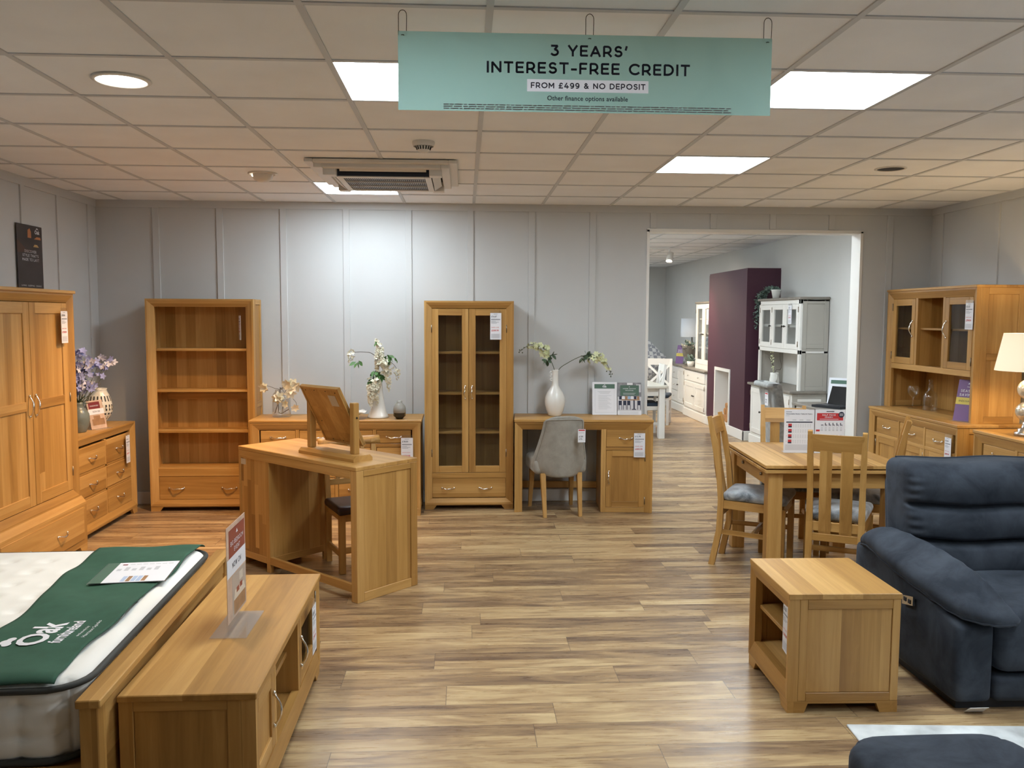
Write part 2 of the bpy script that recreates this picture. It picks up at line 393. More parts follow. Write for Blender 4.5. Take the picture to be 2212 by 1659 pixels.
# ------------------------------------------------------------------ mesh helpers
class MB:
    def __init__(self):
        self.bm = bmesh.new()

    def box(self, x0, x1, y0, y1, z0, z1, m=0, bev=0.0):
        x0, x1 = min(x0, x1), max(x0, x1); y0, y1 = min(y0, y1), max(y0, y1); z0, z1 = min(z0, z1), max(z0, z1)
        bm = self.bm
        v = [bm.verts.new((x, y, z)) for z in (z0, z1) for y in (y0, y1) for x in (x0, x1)]
        fs = []
        for q in ((0, 2, 3, 1), (4, 5, 7, 6), (0, 1, 5, 4), (2, 6, 7, 3), (0, 4, 6, 2), (1, 3, 7, 5)):
            f = bm.faces.new([v[i] for i in q]); f.material_index = m; fs.append(f)
        bev = min(bev, 0.3*min(x1-x0, y1-y0, z1-z0))
        if bev > 0:
            es = list({e for f in fs for e in f.edges})
            r = bmesh.ops.bevel(bm, geom=es, offset=bev, segments=1, profile=0.5, affect='EDGES')
            for f in r['faces']:
                f.material_index = m
        return self

    def obox(self, c, ax, ay, az, m=0):
        """box with centre c and half-axis vectors"""
        bm = self.bm
        c = Vector(c); ax = Vector(ax); ay = Vector(ay); az = Vector(az)
        v = [bm.verts.new(c + ax*i + ay*j + az*k) for k in (-1, 1) for j in (-1, 1) for i in (-1, 1)]
        for q in ((0, 2, 3, 1), (4, 5, 7, 6), (0, 1, 5, 4), (2, 6, 7, 3), (0, 4, 6, 2), (1, 3, 7, 5)):
            f = bm.faces.new([v[i] for i in q]); f.material_index = m
        return self

    def beam(self, p, q, w, d, side=(1, 0, 0), m=0, w2=None, d2=None):
        """square bar from p to q; w along side, d across; may taper to w2, d2"""
        p = Vector(p); q = Vector(q)
        t = (q-p).normalized(); s = Vector(side); s = (s - t*s.dot(t)).normalized(); n = t.cross(s)
        w2 = w if w2 is None else w2; d2 = d if d2 is None else d2
        bm = self.bm
        a = [bm.verts.new(p + s*i*w/2 + n*j*d/2) for i, j in ((-1, -1), (1, -1), (1, 1), (-1, 1))]
        b = [bm.verts.new(q + s*i*w2/2 + n*j*d2/2) for i, j in ((-1, -1), (1, -1), (1, 1), (-1, 1))]
        fs = [bm.faces.new(a[::-1]), bm.faces.new(b)]
        for i in range(4):
            fs.append(bm.faces.new((a[i], a[(i+1) % 4], b[(i+1) % 4], b[i])))
        for f in fs:
            f.material_index = m
        return self

    def prism(self, pts, plane, a, b, m=0):
        """2D polygon extruded: plane 'xz' along y, 'yz' along x, 'xy' along z"""
        def P(u, v, w):
            return {'xz': (u, w, v), 'yz': (w, u, v), 'xy': (u, v, w)}[plane]
        bm = self.bm
        A = [bm.verts.new(P(u, v, a)) for u, v in pts]
        B = [bm.verts.new(P(u, v, b)) for u, v in pts]
        fs = [bm.faces.new(A[::-1]), bm.faces.new(B)]
        n = len(pts)
        for i in range(n):
            fs.append(bm.faces.new((A[i], A[(i+1) % n], B[(i+1) % n], B[i])))
        for f in fs:
            f.material_index = m
        return self

    def tube(self, pts, r, seg=8, m=0, cap=True, flat=1.0):
        bm = self.bm
        pts = [Vector(p) for p in pts]
        n = len(pts)
        rs = r if isinstance(r, (list, tuple)) else [r]*n
        rings = []
        ref = None
        for i, p in enumerate(pts):
            t = (pts[min(i+1, n-1)] - pts[max(i-1, 0)])
            t = t.normalized() if t.length > 1e-9 else Vector((0, 0, 1))
            if ref is None:
                ref = Vector((0, 0, 1)) if abs(t.z) < 0.9 else Vector((1, 0, 0))
            s = (ref - t*ref.dot(t)).normalized()
            ref = s
            b = t.cross(s)
            rings.append([bm.verts.new(p + s*math.cos(2*PI*k/seg)*rs[i]*flat + b*math.sin(2*PI*k/seg)*rs[i]) for k in range(seg)])
        for i in range(n-1):
            for k in range(seg):
                f = bm.faces.new((rings[i][k], rings[i+1][k], rings[i+1][(k+1) % seg], rings[i][(k+1) % seg]))
                f.smooth = True; f.material_index = m
        if cap:
            f = bm.faces.new(rings[0]); f.material_index = m
            f = bm.faces.new(rings[-1][::-1]); f.material_index = m
        return self

    def lathe(self, prof, seg=28, c=(0, 0, 0), m=0, mats=None, sq=1.0):
        """prof: list of (r, z) from bottom to top"""
        bm = self.bm
        rings = []
        for r, z in prof:
            if r < 1e-5:
                rings.append([bm.verts.new((c[0], c[1], c[2]+z))])
            else:
                rings.append([bm.verts.new((c[0]+r*math.cos(2*PI*k/seg), c[1]+sq*r*math.sin(2*PI*k/seg), c[2]+z)) for k in range(seg)])
        for i in range(len(rings)-1):
            A, B = rings[i], rings[i+1]
            mi = mats[i] if mats else m
            for k in range(seg):
                k2 = (k+1) % seg
                if len(A) == 1 and len(B) == 1:
                    continue
                if len(A) == 1:
                    f = bm.faces.new((A[0], B[k2], B[k]))
                elif len(B) == 1:
                    f = bm.faces.new((A[k], A[k2], B[0]))
                else:
                    f = bm.faces.new((A[k], A[k2], B[k2], B[k]))
                f.smooth = True; f.material_index = mi
        return self

    def ball(self, c, r, seg=14, m=0):
        rx, ry, rz = r if isinstance(r, (tuple, list)) else (r, r, r)
        n = max(5, seg//2+1)
        st = len(self.bm.verts)
        prof = [(math.sin(PI*i/n), -math.cos(PI*i/n)) for i in range(n+1)]
        prof[0] = (0, -1); prof[-1] = (0, 1)
        self.lathe(prof, seg, (0, 0, 0), m)
        self.bm.verts.ensure_lookup_table()
        for v in self.bm.verts[st:]:
            v.co = Vector((c[0]+v.co.x*rx, c[1]+v.co.y*ry, c[2]+v.co.z*rz))
        return self

    def grid(self, fn, nu, nv, m=0, smooth=True, thick=0.0):
        """surface fn(u,v) u,v in 0..1"""
        bm = self.bm
        V = [[bm.verts.new(fn(i/nu, j/nv)) for j in range(nv+1)] for i in range(nu+1)]
        for i in range(nu):
            for j in range(nv):
                f = bm.faces.new((V[i][j], V[i+1][j], V[i+1][j+1], V[i][j+1]))
                f.smooth = smooth; f.material_index = m
        return self

    def shell(self, fn, nu, nv, m=0):
        """closed slab: fn(u,v,w) with w 0 or 1 for the two faces"""
        bm = self.bm
        A = [[bm.verts.new(fn(i/nu, j/nv, 0)) for j in range(nv+1)] for i in range(nu+1)]
        B = [[bm.verts.new(fn(i/nu, j/nv, 1)) for j in range(nv+1)] for i in range(nu+1)]
        fs = []
        for i in range(nu):
            for j in range(nv):
                fs.append(bm.faces.new((A[i][j], A[i][j+1], A[i+1][j+1], A[i+1][j])))
                fs.append(bm.faces.new((B[i][j], B[i+1][j], B[i+1][j+1], B[i][j+1])))
        for i in range(nu):
            fs.append(bm.faces.new((A[i][0], A[i+1][0], B[i+1][0], B[i][0])))
            fs.append(bm.faces.new((A[i+1][nv], A[i][nv], B[i][nv], B[i+1][nv])))
        for j in range(nv):
            fs.append(bm.faces.new((A[0][j+1], A[0][j], B[0][j], B[0][j+1])))
            fs.append(bm.faces.new((A[nu][j], A[nu][j+1], B[nu][j+1], B[nu][j])))
        for f in fs:
            f.smooth = True; f.material_index = m
        return self

    def rbox(self, x0, x1, y0, y1, z0, z1, r, n=(8, 8, 4), f=None, m=0):
        """softly rounded box on a lattice, with optional displacement f(p, nrm)->p"""
        bm = self.bm
        lo = Vector((x0, y0, z0)); hi = Vector((x1, y1, z1))
        def coords(a, b, k):
            e = [0, 0.22*r, 0.58*r, r]
            mid = [a+r+(b-a-2*r)*i/k for i in range(1, k)]
            return [a+t for t in e] + mid + [b-t for t in reversed(e)]
        X, Y, Z = coords(x0, x1, n[0]), coords(y0, y1, n[1]), coords(z0, z1, n[2])
        vs = {}
        def V(i, j, k):
            key = (i, j, k)
            if key not in vs:
                p = Vector((X[i], Y[j], Z[k]))
                c = Vector([min(max(p[q], lo[q]+r), hi[q]-r) for q in range(3)])
                d = p-c
                nr = d.normalized() if d.length > 1e-9 else Vector((0, 0, 1))
                p = c + nr*r
                if f:
                    p = f(p, nr)
                vs[key] = bm.verts.new(p)
            return vs[key]
        a, b, c = len(X)-1, len(Y)-1, len(Z)-1
        def face(*q):
            fc = bm.faces.new(q); fc.smooth = True; fc.material_index = m
        for i in range(a):
            for j in range(b):
                face(V(i, j, 0), V(i, j+1, 0), V(i+1, j+1, 0), V(i+1, j, 0))
                face(V(i, j, c), V(i+1, j, c), V(i+1, j+1, c), V(i, j+1, c))
        for i in range(a):
            for k in range(c):
                face(V(i, 0, k), V(i+1, 0, k), V(i+1, 0, k+1), V(i, 0, k+1))
                face(V(i, b, k), V(i, b, k+1), V(i+1, b, k+1), V(i+1, b, k))
        for j in range(b):
            for k in range(c):
                face(V(0, j, k), V(0, j, k+1), V(0, j+1, k+1), V(0, j+1, k))
                face(V(a, j, k), V(a, j+1, k), V(a, j+1, k+1), V(a, j, k+1))
        return self

    def leaf(self, p, d, n, L, w, m=0, droop=0.0):
        """small pointed leaf or petal, folded along its midrib"""
        bm = self.bm
        p = Vector(p); d = Vector(d).normalized(); n = Vector(n)
        n = (n - d*n.dot(d)); n = n.normalized() if n.length > 1e-6 else d.orthogonal().normalized()
        s = d.cross(n)
        k = -n*droop*L
        a = bm.verts.new(p); t = bm.verts.new(p + d*L + k)
        m1 = bm.verts.new(p + d*L*0.45 + k*0.25)
        l = bm.verts.new(p + d*L*0.42 + s*w/2 + n*w*0.15 + k*0.2); r = bm.verts.new(p + d*L*0.42 - s*w/2 + n*w*0.15 + k*0.2)
        l2 = bm.verts.new(p + d*L*0.75 + s*w*0.34 + n*w*0.08 + k*0.6); r2 = bm.verts.new(p + d*L*0.75 - s*w*0.34 + n*w*0.08 + k*0.6)
        for q in ((a, m1, l), (a, r, m1), (m1, t, l2), (m1, l2, l), (m1, r2, t), (m1, r, r2)):
            f = bm.faces.new(q); f.smooth = True; f.material_index = m
        return self

    def mesh(self, me, mat4, m=0):
        bm = self.bm
        vs = [bm.verts.new(mat4 @ v.co) for v in me.vertices]
        for p in me.polygons:
            try:
                f = bm.faces.new([vs[i] for i in p.vertices]); f.material_index = m
            except ValueError:
                pass
        return self

    def text(self, body, cx, cz, width, y=-0.0012, spacing=1.0, bold=0.0, h=None, m=0, M4=None):
        me, x0, x1, z0, z1 = text_mesh(body, spacing, bold)
        sx = width/(x1-x0)
        sz = sx if h is None else h/(z1-z0)
        mt = Matrix.Translation((cx, y, cz)) @ Matrix(((sx, 0, 0, -sx*(x0+x1)/2), (0, 0, 0, 0), (0, sz, 0, -sz*(z0+z1)/2), (0, 0, 0, 1)))
        if M4 is not None:
            mt = M4 @ mt
        return self.mesh(me, mt, m)

    def rect(self, x0, x1, z0, z1, y=-0.0008, m=0):
        """printed patch on a sign face (faces -y)"""
        v = [self.bm.verts.new(p) for p in ((x0, y, z0), (x1, y, z0), (x1, y, z1), (x0, y, z1))]
        f = self.bm.faces.new(v); f.material_index = m
        return self

    def make(self, name, mats, parent=None):
        me = bpy.data.meshes.new(name)
        self.bm.normal_update()
        self.bm.to_mesh(me)
        self.bm.free()
        for mt in (mats if isinstance(mats, (list, tuple)) else [mats]):
            me.materials.append(mt)
        o = bpy.data.objects.new(name, me)
        COL.objects.link(o)
        if parent is not None:
            o.parent = parent
        return o


# plain geometric capitals drawn as strokes (for the printed signs)
def _arc(cx, cy, rx, ry, a0, a1, n=10):
    return [(cx+rx*math.cos(math.radians(a0+(a1-a0)*i/n)), cy+ry*math.sin(math.radians(a0+(a1-a0)*i/n))) for i in range(n+1)]
GL = {
 'A': (0.80, [[(0, 0), (0.40, 1), (0.80, 0)], [(0.15, 0.28), (0.65, 0.28)]]),
 'B': (0.62, [[(0, 0), (0, 1), (0.34, 1)] + _arc(0.34, 0.765, 0.24, 0.235, 90, -90) + [(0, 0.53)], [(0.34, 0.53)] + _arc(0.34, 0.265, 0.28, 0.265, 90, -90) + [(0, 0)]]),
 'C': (0.80, [_arc(0.48, 0.5, 0.48, 0.5, 48, 312, 20)]),
 'D': (0.76, [[(0, 0), (0, 1), (0.28, 1)] + _arc(0.28, 0.5, 0.48, 0.5, 90, -90, 14) + [(0, 0)]]),
 'E': (0.56, [[(0.56, 1), (0, 1), (0, 0), (0.56, 0)], [(0, 0.51), (0.50, 0.51)]]),
 'F': (0.54, [[(0.54, 1), (0, 1), (0, 0)], [(0, 0.48), (0.48, 0.48)]]),
 'G': (0.82, [_arc(0.48, 0.5, 0.48, 0.5, 48, 320, 20) + [(0.82, 0.48)]]),
 'H': (0.72, [[(0, 0), (0, 1)], [(0.72, 0), (0.72, 1)], [(0, 0.5), (0.72, 0.5)]]),
 'I': (0.0, [[(0, 0), (0, 1)]]),
 'K': (0.66, [[(0, 0), (0, 1)], [(0.62, 1), (0.03, 0.40)], [(0.24, 0.60), (0.66, 0)]]),
 'L': (0.52, [[(0, 1), (0, 0), (0.52, 0)]]),
 'M': (0.86, [[(0, 0), (0, 1), (0.43, 0.30), (0.86, 1), (0.86, 0)]]),
 'N': (0.74, [[(0, 0), (0, 1), (0.74, 0), (0.74, 1)]]),
 'O': (0.98, [_arc(0.49, 0.5, 0.49, 0.5, 0, 360, 26)]),
 'P': (0.62, [[(0, 0), (0, 1), (0.32, 1)] + _arc(0.32, 0.67, 0.30, 0.33, 90, -90) + [(0, 0.34)]]),
 'R': (0.64, [[(0, 0), (0, 1), (0.32, 1)] + _arc(0.32, 0.67, 0.30, 0.33, 90, -90) + [(0, 0.34)], [(0.36, 0.34), (0.64, 0)]]),
 'S': (0.60, [_arc(0.31, 0.745, 0.27, 0.255, 40, 250, 12) + _arc(0.30, 0.265, 0.30, 0.265, 75, -145, 14)]),
 'T': (0.66, [[(0, 1), (0.66, 1)], [(0.33, 0), (0.33, 1)]]),
 'U': (0.70, [[(0, 1), (0, 0.36)] + _arc(0.35, 0.36, 0.35, 0.36, 180, 360) + [(0.70, 1)]]),
 'V': (0.78, [[(0, 1), (0.39, 0), (0.78, 1)]]),
 'W': (1.14, [[(0, 1), (0.29, 0), (0.57, 0.95), (0.85, 0), (1.14, 1)]]),
 'Y': (0.72, [[(0, 1), (0.36, 0.42), (0.72, 1)], [(0.36, 0), (0.36, 0.42)]]),
 '3': (0.58, [[(0.03, 1), (0.54, 1), (0.28, 0.60)] + _arc(0.26, 0.30, 0.32, 0.30, 80, -140, 14)]),
 '4': (0.72, [[(0.40, 1), (0, 0.24), (0.72, 0.24)], [(0.50, 0), (0.50, 0.52)]]),
 '9': (0.60, [_arc(0.29, 0.68, 0.29, 0.32, 0, 360, 18), [(0.58, 0.68)] + _arc(0.24, 0.50, 0.36, 0.50, 10, -110, 12)]),
 '£': (0.62, [_arc(0.38, 0.74, 0.22, 0.26, 25, 180) + [(0.16, 0.0)], [(0, 0), (0.62, 0)], [(0, 0.46), (0.46, 0.46)]]),
 '&': (0.72, [[(0.70, 0.02), (0.16, 0.68)] + _arc(0.30, 0.80, 0.18, 0.20, 210, -20) + [(0.10, 0.42)] + _arc(0.28, 0.24, 0.26, 0.24, 140, 330) + [(0.66, 0.42)]]),
 '-': (0.34, [[(0, 0.38), (0.34, 0.38)]]),
 "'": (0.04, [[(0.06, 1), (0.0, 0.74)]]),
 ' ': (0.22, []),
}
def caps(mb, body, cx, cz, width, h, y, m=0, sw=0.19, gap=0.42):
    x = 0; runs = []
    for ch in body:
        w, st = GL[ch]
        runs.append((x, st)); x += w+gap
    tot = x-gap
    k = (width-h*sw)/tot
    half = h*sw/2
    for x0, st in runs:
        for poly in st:
            pts = [Vector((cx-width/2+h*sw/2+(x0+px_)*k, 0, cz-h/2+half+pz_*(h-2*half))) for px_, pz_ in poly]
            for i in range(len(pts)-1):
                a, b = pts[i], pts[i+1]
                if (b-a).length < 1e-7:
                    continue
                d = (b-a).normalized(); n = Vector((-d.z, 0, d.x))*half
                e0 = d*half*(1.0 if i == 0 else 0.35); e1 = d*half*(1.0 if i == len(pts)-2 else 0.35)
                q = [a-e0-n, b+e1-n, b+e1+n, a-e0+n]
                f = mb.bm.faces.new([mb.bm.verts.new((v.x, y, v.z)) for v in q]); f.material_index = m

_tc = {}
def text_mesh(body, spacing, bold):
    key = (body, spacing, bold)
    if key not in _tc:
        cu = bpy.data.curves.new('lettering_source', 'FONT')
        cu.body = body; cu.size = 1.0; cu.space_character = spacing; cu.offset = bold
        cu.resolution_u = 3
        ob = bpy.data.objects.new('lettering_source', cu)
        COL.objects.link(ob)
        dg = bpy.context.evaluated_depsgraph_get()
        me = bpy.data.meshes.new_from_object(ob.evaluated_get(dg))
        bpy.data.objects.remove(ob)
        bpy.data.curves.remove(cu)
        xs = [v.co.x for v in me.vertices]; ys = [v.co.y for v in me.vertices]
        _tc[key] = (me, min(xs), max(xs), min(ys), max(ys))
    return _tc[key]

def tagp(o, label, cat, group=None):
    o['label'] = label; o['category'] = cat
    if group:
        o['group'] = group
    return o

def thing(name, label, cat, loc=(0, 0, 0), rotz=0.0, group=None):
    o = bpy.data.objects.new(name, None)
    o.empty_display_size = 0.1
    COL.objects.link(o)
    o.location = loc; o.rotation_euler = (0, 0, rotz)
    return tagp(o, label, cat, group)

def struct(name, mb, mats):
    o = mb.make(name, mats)
    o['kind'] = 'structure'
    return o

def dup(root, loc, rotz, label, group=None):
    r = root.copy(); COL.objects.link(r)
    r.location = loc; r.rotation_euler = (0, 0, rotz); r['label'] = label
    if group:
        r['group'] = group
    for ch in list(root.children):
        c = ch.copy(); COL.objects.link(c); c.parent = r
        for g in list(ch.children):
            d = g.copy(); COL.objects.link(d); d.parent = c
    return r

# ------------------------------------------------------------------ furniture pieces (local: front faces -y at y=0, base at z=0)
BV = 0.002
def framed(mb, plane, pos, s, u0, u1, v0, v1, b, t=0.022, rec=0.007, mid=None, bt=None, bb=None):
    """frame and panel side; plane 'x' (u=y) or 'y' (u=x); outer face at pos, s = outward sign"""
    bt = b if bt is None else bt; bb = b if bb is None else bb
    def put(ua, ub, va, vb, o, m):
        a, c = pos - s*o, pos - s*t
        if plane == 'x':
            mb.box(a, c, ua, ub, va, vb, m, BV)
        else:
            mb.box(ua, ub, a, c, va, vb, m, BV)
    hm = 2 if plane == 'x' else 0
    put(u0, u0+b, v0, v1, 0, 1); put(u1-b, u1, v0, v1, 0, 1)
    put(u0+b, u1-b, v1-bt, v1, 0, hm); put(u0+b, u1-b, v0, v0+bb, 0, hm)
    zs = [v0+bb] + ([mid-0.025, mid+0.025] if mid else []) + [v1-bt]
    if mid:
        put(u0+b, u1-b, mid-0.025, mid+0.025, 0, hm)
    for i in range(0, len(zs), 2):
        put(u0+b, u1-b, zs[i], zs[i+1], rec, 1)

def mitre(mb, x0, x1, z0, z1, w, y0=0.0, slope=0.022, back=0.045, lip=0.014, wb=None):
    """bevelled picture-frame front: flat outer lip and inner slope, mitred corners"""
    wb = w if wb is None else wb
    def ring(d, db, y):
        return [(x0+d, y, z0+db), (x1-d, y, z0+db), (x1-d, y, z1-d), (x0+d, y, z1-d)]
    prof = [(0, 0, back), (0, 0, y0), (lip, lip, y0), (w, wb, y0+slope), (w, wb, back)]
    R = [[mb.bm.verts.new(p) for p in ring(d, db, y)] for d, db, y in prof]
    for i in range(len(R)-1):
        for k in range(4):
            f = mb.bm.faces.new((R[i][k], R[i][(k+1) % 4], R[i+1][(k+1) % 4], R[i+1][k]))
            f.material_index = 0 if k in (0, 2) else 1

def plinth_pts(x0, x1, h, foot=0.09, rise=0.03):
    """front board with a shallow cut between two bracket feet"""
    return [(x0, 0), (x0+foot*0.75, 0), (x0+foot, rise), (x1-foot, rise), (x1-foot*0.75, 0), (x1, 0), (x1, h), (x0, h)]

def carcass(t, W, D, H, mats=None, fw=0.055, p=0.045, side_mid=None, inner_bottom=None, mid_back=None, foot=0.10, side_b=0.045, wb=None, rise=None):
    mats = mats or OAK
    mb = MB()
    w2 = W/2
    mitre(mb, -w2, w2, p, H, fw, wb=wb)
    for s in (-1, 1):
        framed(mb, 'x', s*w2, s, 0.045, D, p, H, side_b, mid=side_mid)
    mb.box(-w2+0.022, w2-0.022, 0.045, D, H-0.022, H, 0, 0)
    mb.box(-w2+0.022, w2-0.022, 0.03, D-0.012, p+0.02, p+0.04, 0, 0)
    mb.box(-w2+0.022, w2-0.022, D-0.012, D, p, H-0.022, 1, 0)
    mb.make('body', mats, t)
    mb = MB()
    mb.prism(plinth_pts(-w2, w2, p, foot, rise if rise is not None else p*0.8), 'xz', 0.004, 0.026, 0)
    mb.prism(plinth_pts(0.026, D, p, foot, rise if rise is not None else p*0.8), 'yz', -w2, -w2+0.022, 2)
    mb.prism(plinth_pts(0.026, D, p, foot, rise if rise is not None else p*0.8), 'yz', w2-0.022, w2, 2)
    mb.make('plinth', mats, t)

def handle(parent, x, z, y, vertical=False, L=0.105, mat=None):
    mb = MB()
    pts, rs = [], []
    for i in range(13):
        u = -1 + 2*i/12
        out = 0.026*(1-abs(u)**2.2)
        sag = -0.007*(1-u*u) + 0.003*math.sin(u*6)
        a = u*L/2
        pts.append((x+sag, y-0.002-out, z+a) if vertical else (x+a, y-0.002-out, z+sag))
        rs.append(0.0042 + 0.0030*max(0, 1-abs(u)*2.2) + (0.0026 if abs(u) > 0.9 else 0))
    mb.tube(pts, rs, 8)
    for e in (-1, 1):
        c = (x, y-0.003, z+e*L/2) if vertical else (x+e*L/2, y-0.003, z)
        mb.ball(c, 0.009, 8)
    return mb.make('handle', mat or M['chrome'], parent)

def knob(parent, x, z, y, mat=None, r=0.014):
    mb = MB()
    mb.ball((x, y-0.02, z), (r, r*0.7, r), 10)
    mb.tube([(x, y, z), (x, y-0.018, z)], 0.006, 8)
    return mb.make('knob', mat or M['iron'], parent)

def drawer(t, x0, x1, z0, z1, y=0.024, hs=(), mats=None, bevel=0.003, kn=None, gap=0.002, hl=0.105):
    mats = mats or OAK
    mb = MB()
    mb.box(x0+gap, x1-gap, y, y+0.022, z0+gap, z1-gap, 0, bevel)
    mb.box(x0+0.02, x1-0.02, y+0.022, y+0.20, z0+0.012, z1-0.012, 0, 0)
    d = mb.make('drawer', mats, t)
    for hx in hs:
        if kn is not None:
            knob(d, hx, (z0+z1)/2, y, kn)
        else:
            handle(d, hx, (z0+z1)/2, y, False, hl)
    return d

def door(t, x0, x1, z0, z1, y=0.024, glazed=False, hside=None, hinge=None, mid=None, hz=None, st=0.055, mats=None, kn=None, hl=0.105, pm=None, hinges=(0.12, 0.88)):
    mats = mats or OAK
    mb = MB()
    g = 0.002
    x0 += g; x1 -= g; z0 += g; z1 -= g
    mb.box(x0, x0+st, y, y+0.022, z0, z1, 1, BV); mb.box(x1-st, x1, y, y+0.022, z0, z1, 1, BV)
    mb.box(x0+st, x1-st, y, y+0.022, z0, z0+st, 0, BV); mb.box(x0+st, x1-st, y, y+0.022, z1-st, z1, 0, BV)
    if mid:
        mb.box(x0+st, x1-st, y, y+0.022, mid-0.03, mid+0.03, 0, BV)
    if not glazed:
        mb.box(x0+st, x1-st, y+0.008, y+0.018, z0+st, z1-st, 1, 0)
    d = mb.make('door', mats, t)
    if glazed:
        mb = MB(); mb.box(x0+st-0.004, x1-st+0.004, y+0.010, y+0.014, z0+st-0.004, z1-st+0.004)
        mb.make('pane', pm or M['pane'], d)
    if hside:
        hx = x0+st/2 if hside < 0 else x1-st/2
        hz = hz if hz is not None else (z0+z1)/2
        if kn is not None:
            knob(d, hx, hz, y, kn)
        else:
            handle(d, hx, hz, y, True, hl)
    if hinge:
        hx = x0-0.002 if hinge < 0 else x1+0.002
        for q in hinges:
            mb = MB(); zz = z0+(z1-z0)*q
            mb.tube([(hx, y-0.002, zz-0.032), (hx, y-0.002, zz+0.032)], 0.0045, 8)
            mb.make('hinge', M['hinge'], d)
    return d

def board(t, name, x0, x1, y0, y1, z0, z1, m=0, mats=None, bev=BV):
    mb = MB(); mb.box(x0, x1, y0, y1, z0, z1, m, bev)
    return mb.make(name, mats or OAK, t)

def price_tag(label, loc, rotz, price='£14.49', save='SAVE £50', now='£459.99', w=0.094, h=0.225, tilt=0.0, small=False, group='hanging price tags'):
    """card in a clear hanger; origin at the top edge, hangs down, faces -y"""
    t = thing('price_tag', label, 'price tag', loc, rotz, group)
    t.rotation_euler = (tilt, 0, rotz)
    mb = MB(); mb.box(-w/2, w/2, -0.0008, 0.0008, -h, 0)
    mb.make('card', M['paper'], t)
    mb = MB(); mb.box(-w*0.5, w*0.5, -0.0014, 0.0014, -0.001, 0.022, 0)
    mb.tube([(0, 0, 0.02), (0, 0.004, 0.032), (0, 0.012, 0.03)], 0.0018, 6)
    mb.make('clear_hanger', M['acrylic'], t)
    Y = -0.0016
    mb = MB()
    l = -w*0.42
    if small:
        mb.rect(l, -l, -h*0.13, -h*0.04, Y, 2)
        mb.text(price, -w*0.1, -h*0.56, w*0.55, Y, m=0, bold=0.02)
        mb.text(save, -w*0.14, -h*0.75, w*0.44, Y, m=0)
        for k in range(2):
            mb.rect(l, w*0.3, -h*(0.24+0.06*k), -h*(0.225+0.06*k), Y, 1)
    else:
        mb.rect(-w*0.2, w*0.15, -h*0.05, -h*0.035, Y, 1)
        mb.text(price, -w*0.16, -h*0.135, w*0.5, Y, m=0, bold=0.02)
        mb.rect(l, w*0.4, -h*0.265, -h*0.225, Y, 1)
        for k, e in enumerate((0.0, 0.28, 0.1)):
            mb.rect(l, e*w, -h*(0.318+0.035*k), -h*(0.305+0.035*k), Y, 1)
        mb.text(save, -w*0.06, -h*0.545, w*0.68, Y, spacing=1.15, m=2)
        mb.text(now, -w*0.06, -h*0.66, w*0.66, Y, m=2, bold=0.02)
        for k in range(9):
            mb.rect(l, w*(0.40-0.05*(k % 3)), -h*(0.80+0.018*k), -h*(0.790+0.018*k), Y, 3)
    mb.make('printing', [M['ink'], M['grey_ink'], M['red'], M['pale_ink']], t)
    return t
# ------------------------------------------------------------------ lights standing in the room (fittings are built below)
def spot_lamp(parent, loc, target, watts, col=(1.0, 0.74, 0.46), ang=80, blend=0.7, size=0.05):
    d = bpy.data.lights.new('lamp_light', 'SPOT')
    d.energy = watts; d.color = col; d.spot_size = math.radians(ang); d.spot_blend = blend; d.shadow_soft_size = size
    o = bpy.data.objects.new('lamp_light', d); COL.objects.link(o)
    v = Vector(target) - Vector(loc)
    o.rotation_mode = 'QUATERNION'
    o.rotation_quaternion = v.to_track_quat('-Z', 'Y')
    o.parent = parent
    o.location = Vector(loc) - Vector(parent.location)
    return o

# ------------------------------------------------------------------ structure
XL, XR, YB = -3.15, 4.22, 7.495
YF = -4.2
YFAR = 17.6
OX0, OX1, OZ = 1.62, 3.575, 2.43        # opening into the next room
mb = MB(); mb.box(XL-0.1, XR+0.1, YF-0.1, YFAR+0.1, -0.08, 0)
struct('floor', mb, M['floor'])

def ceiling(name, x0, x1, y0, y1, z, holes):
    mb = MB()
    gx, gy = -2.31872, 2.76411
    i0 = math.floor((x0-gx)/0.6); i1 = math.ceil((x1-gx)/0.6)
    j0 = math.floor((y0-gy)/0.6); j1 = math.ceil((y1-gy)/0.6)
    for i in range(i0, i1):
        for j in range(j0, j1):
            if (i, j) in holes:
                continue
            a, b = max(x0, gx+i*0.6), min(x1, gx+i*0.6+0.6)
            c, d = max(y0, gy+j*0.6), min(y1, gy+j*0.6+0.6)
            if b-a > 0.02 and d-c > 0.02:
                mb.box(a+0.005, b-0.005, c+0.005, d-0.005, z, z+0.02, 0, 0)
    for i in range(i0, i1+1):
        x = gx+i*0.6
        if x0 < x < x1:
            mb.box(x-0.012, x+0.012, y0, y1, z-0.005, z+0.012, 1, 0)
    for j in range(j0, j1+1):
        y = gy+j*0.6
        if y0 < y < y1:
            mb.box(x0, x1, y-0.012, y+0.012, z-0.0045, z+0.0125, 1, 0)
    mb.box(x0, x1, y0, y1, z+0.14, z+0.2, 0, 0)
    mb.box(x0, x0+0.02, y0, y1, z-0.004, z+0.018, 1); mb.box(x1-0.02, x1, y0, y1, z-0.004, z+0.018, 1)
    mb.box(x0, x1, y1-0.02, y1, z-0.004, z+0.018, 1)
    return struct(name, mb, [M['tile'], M['tbar']])

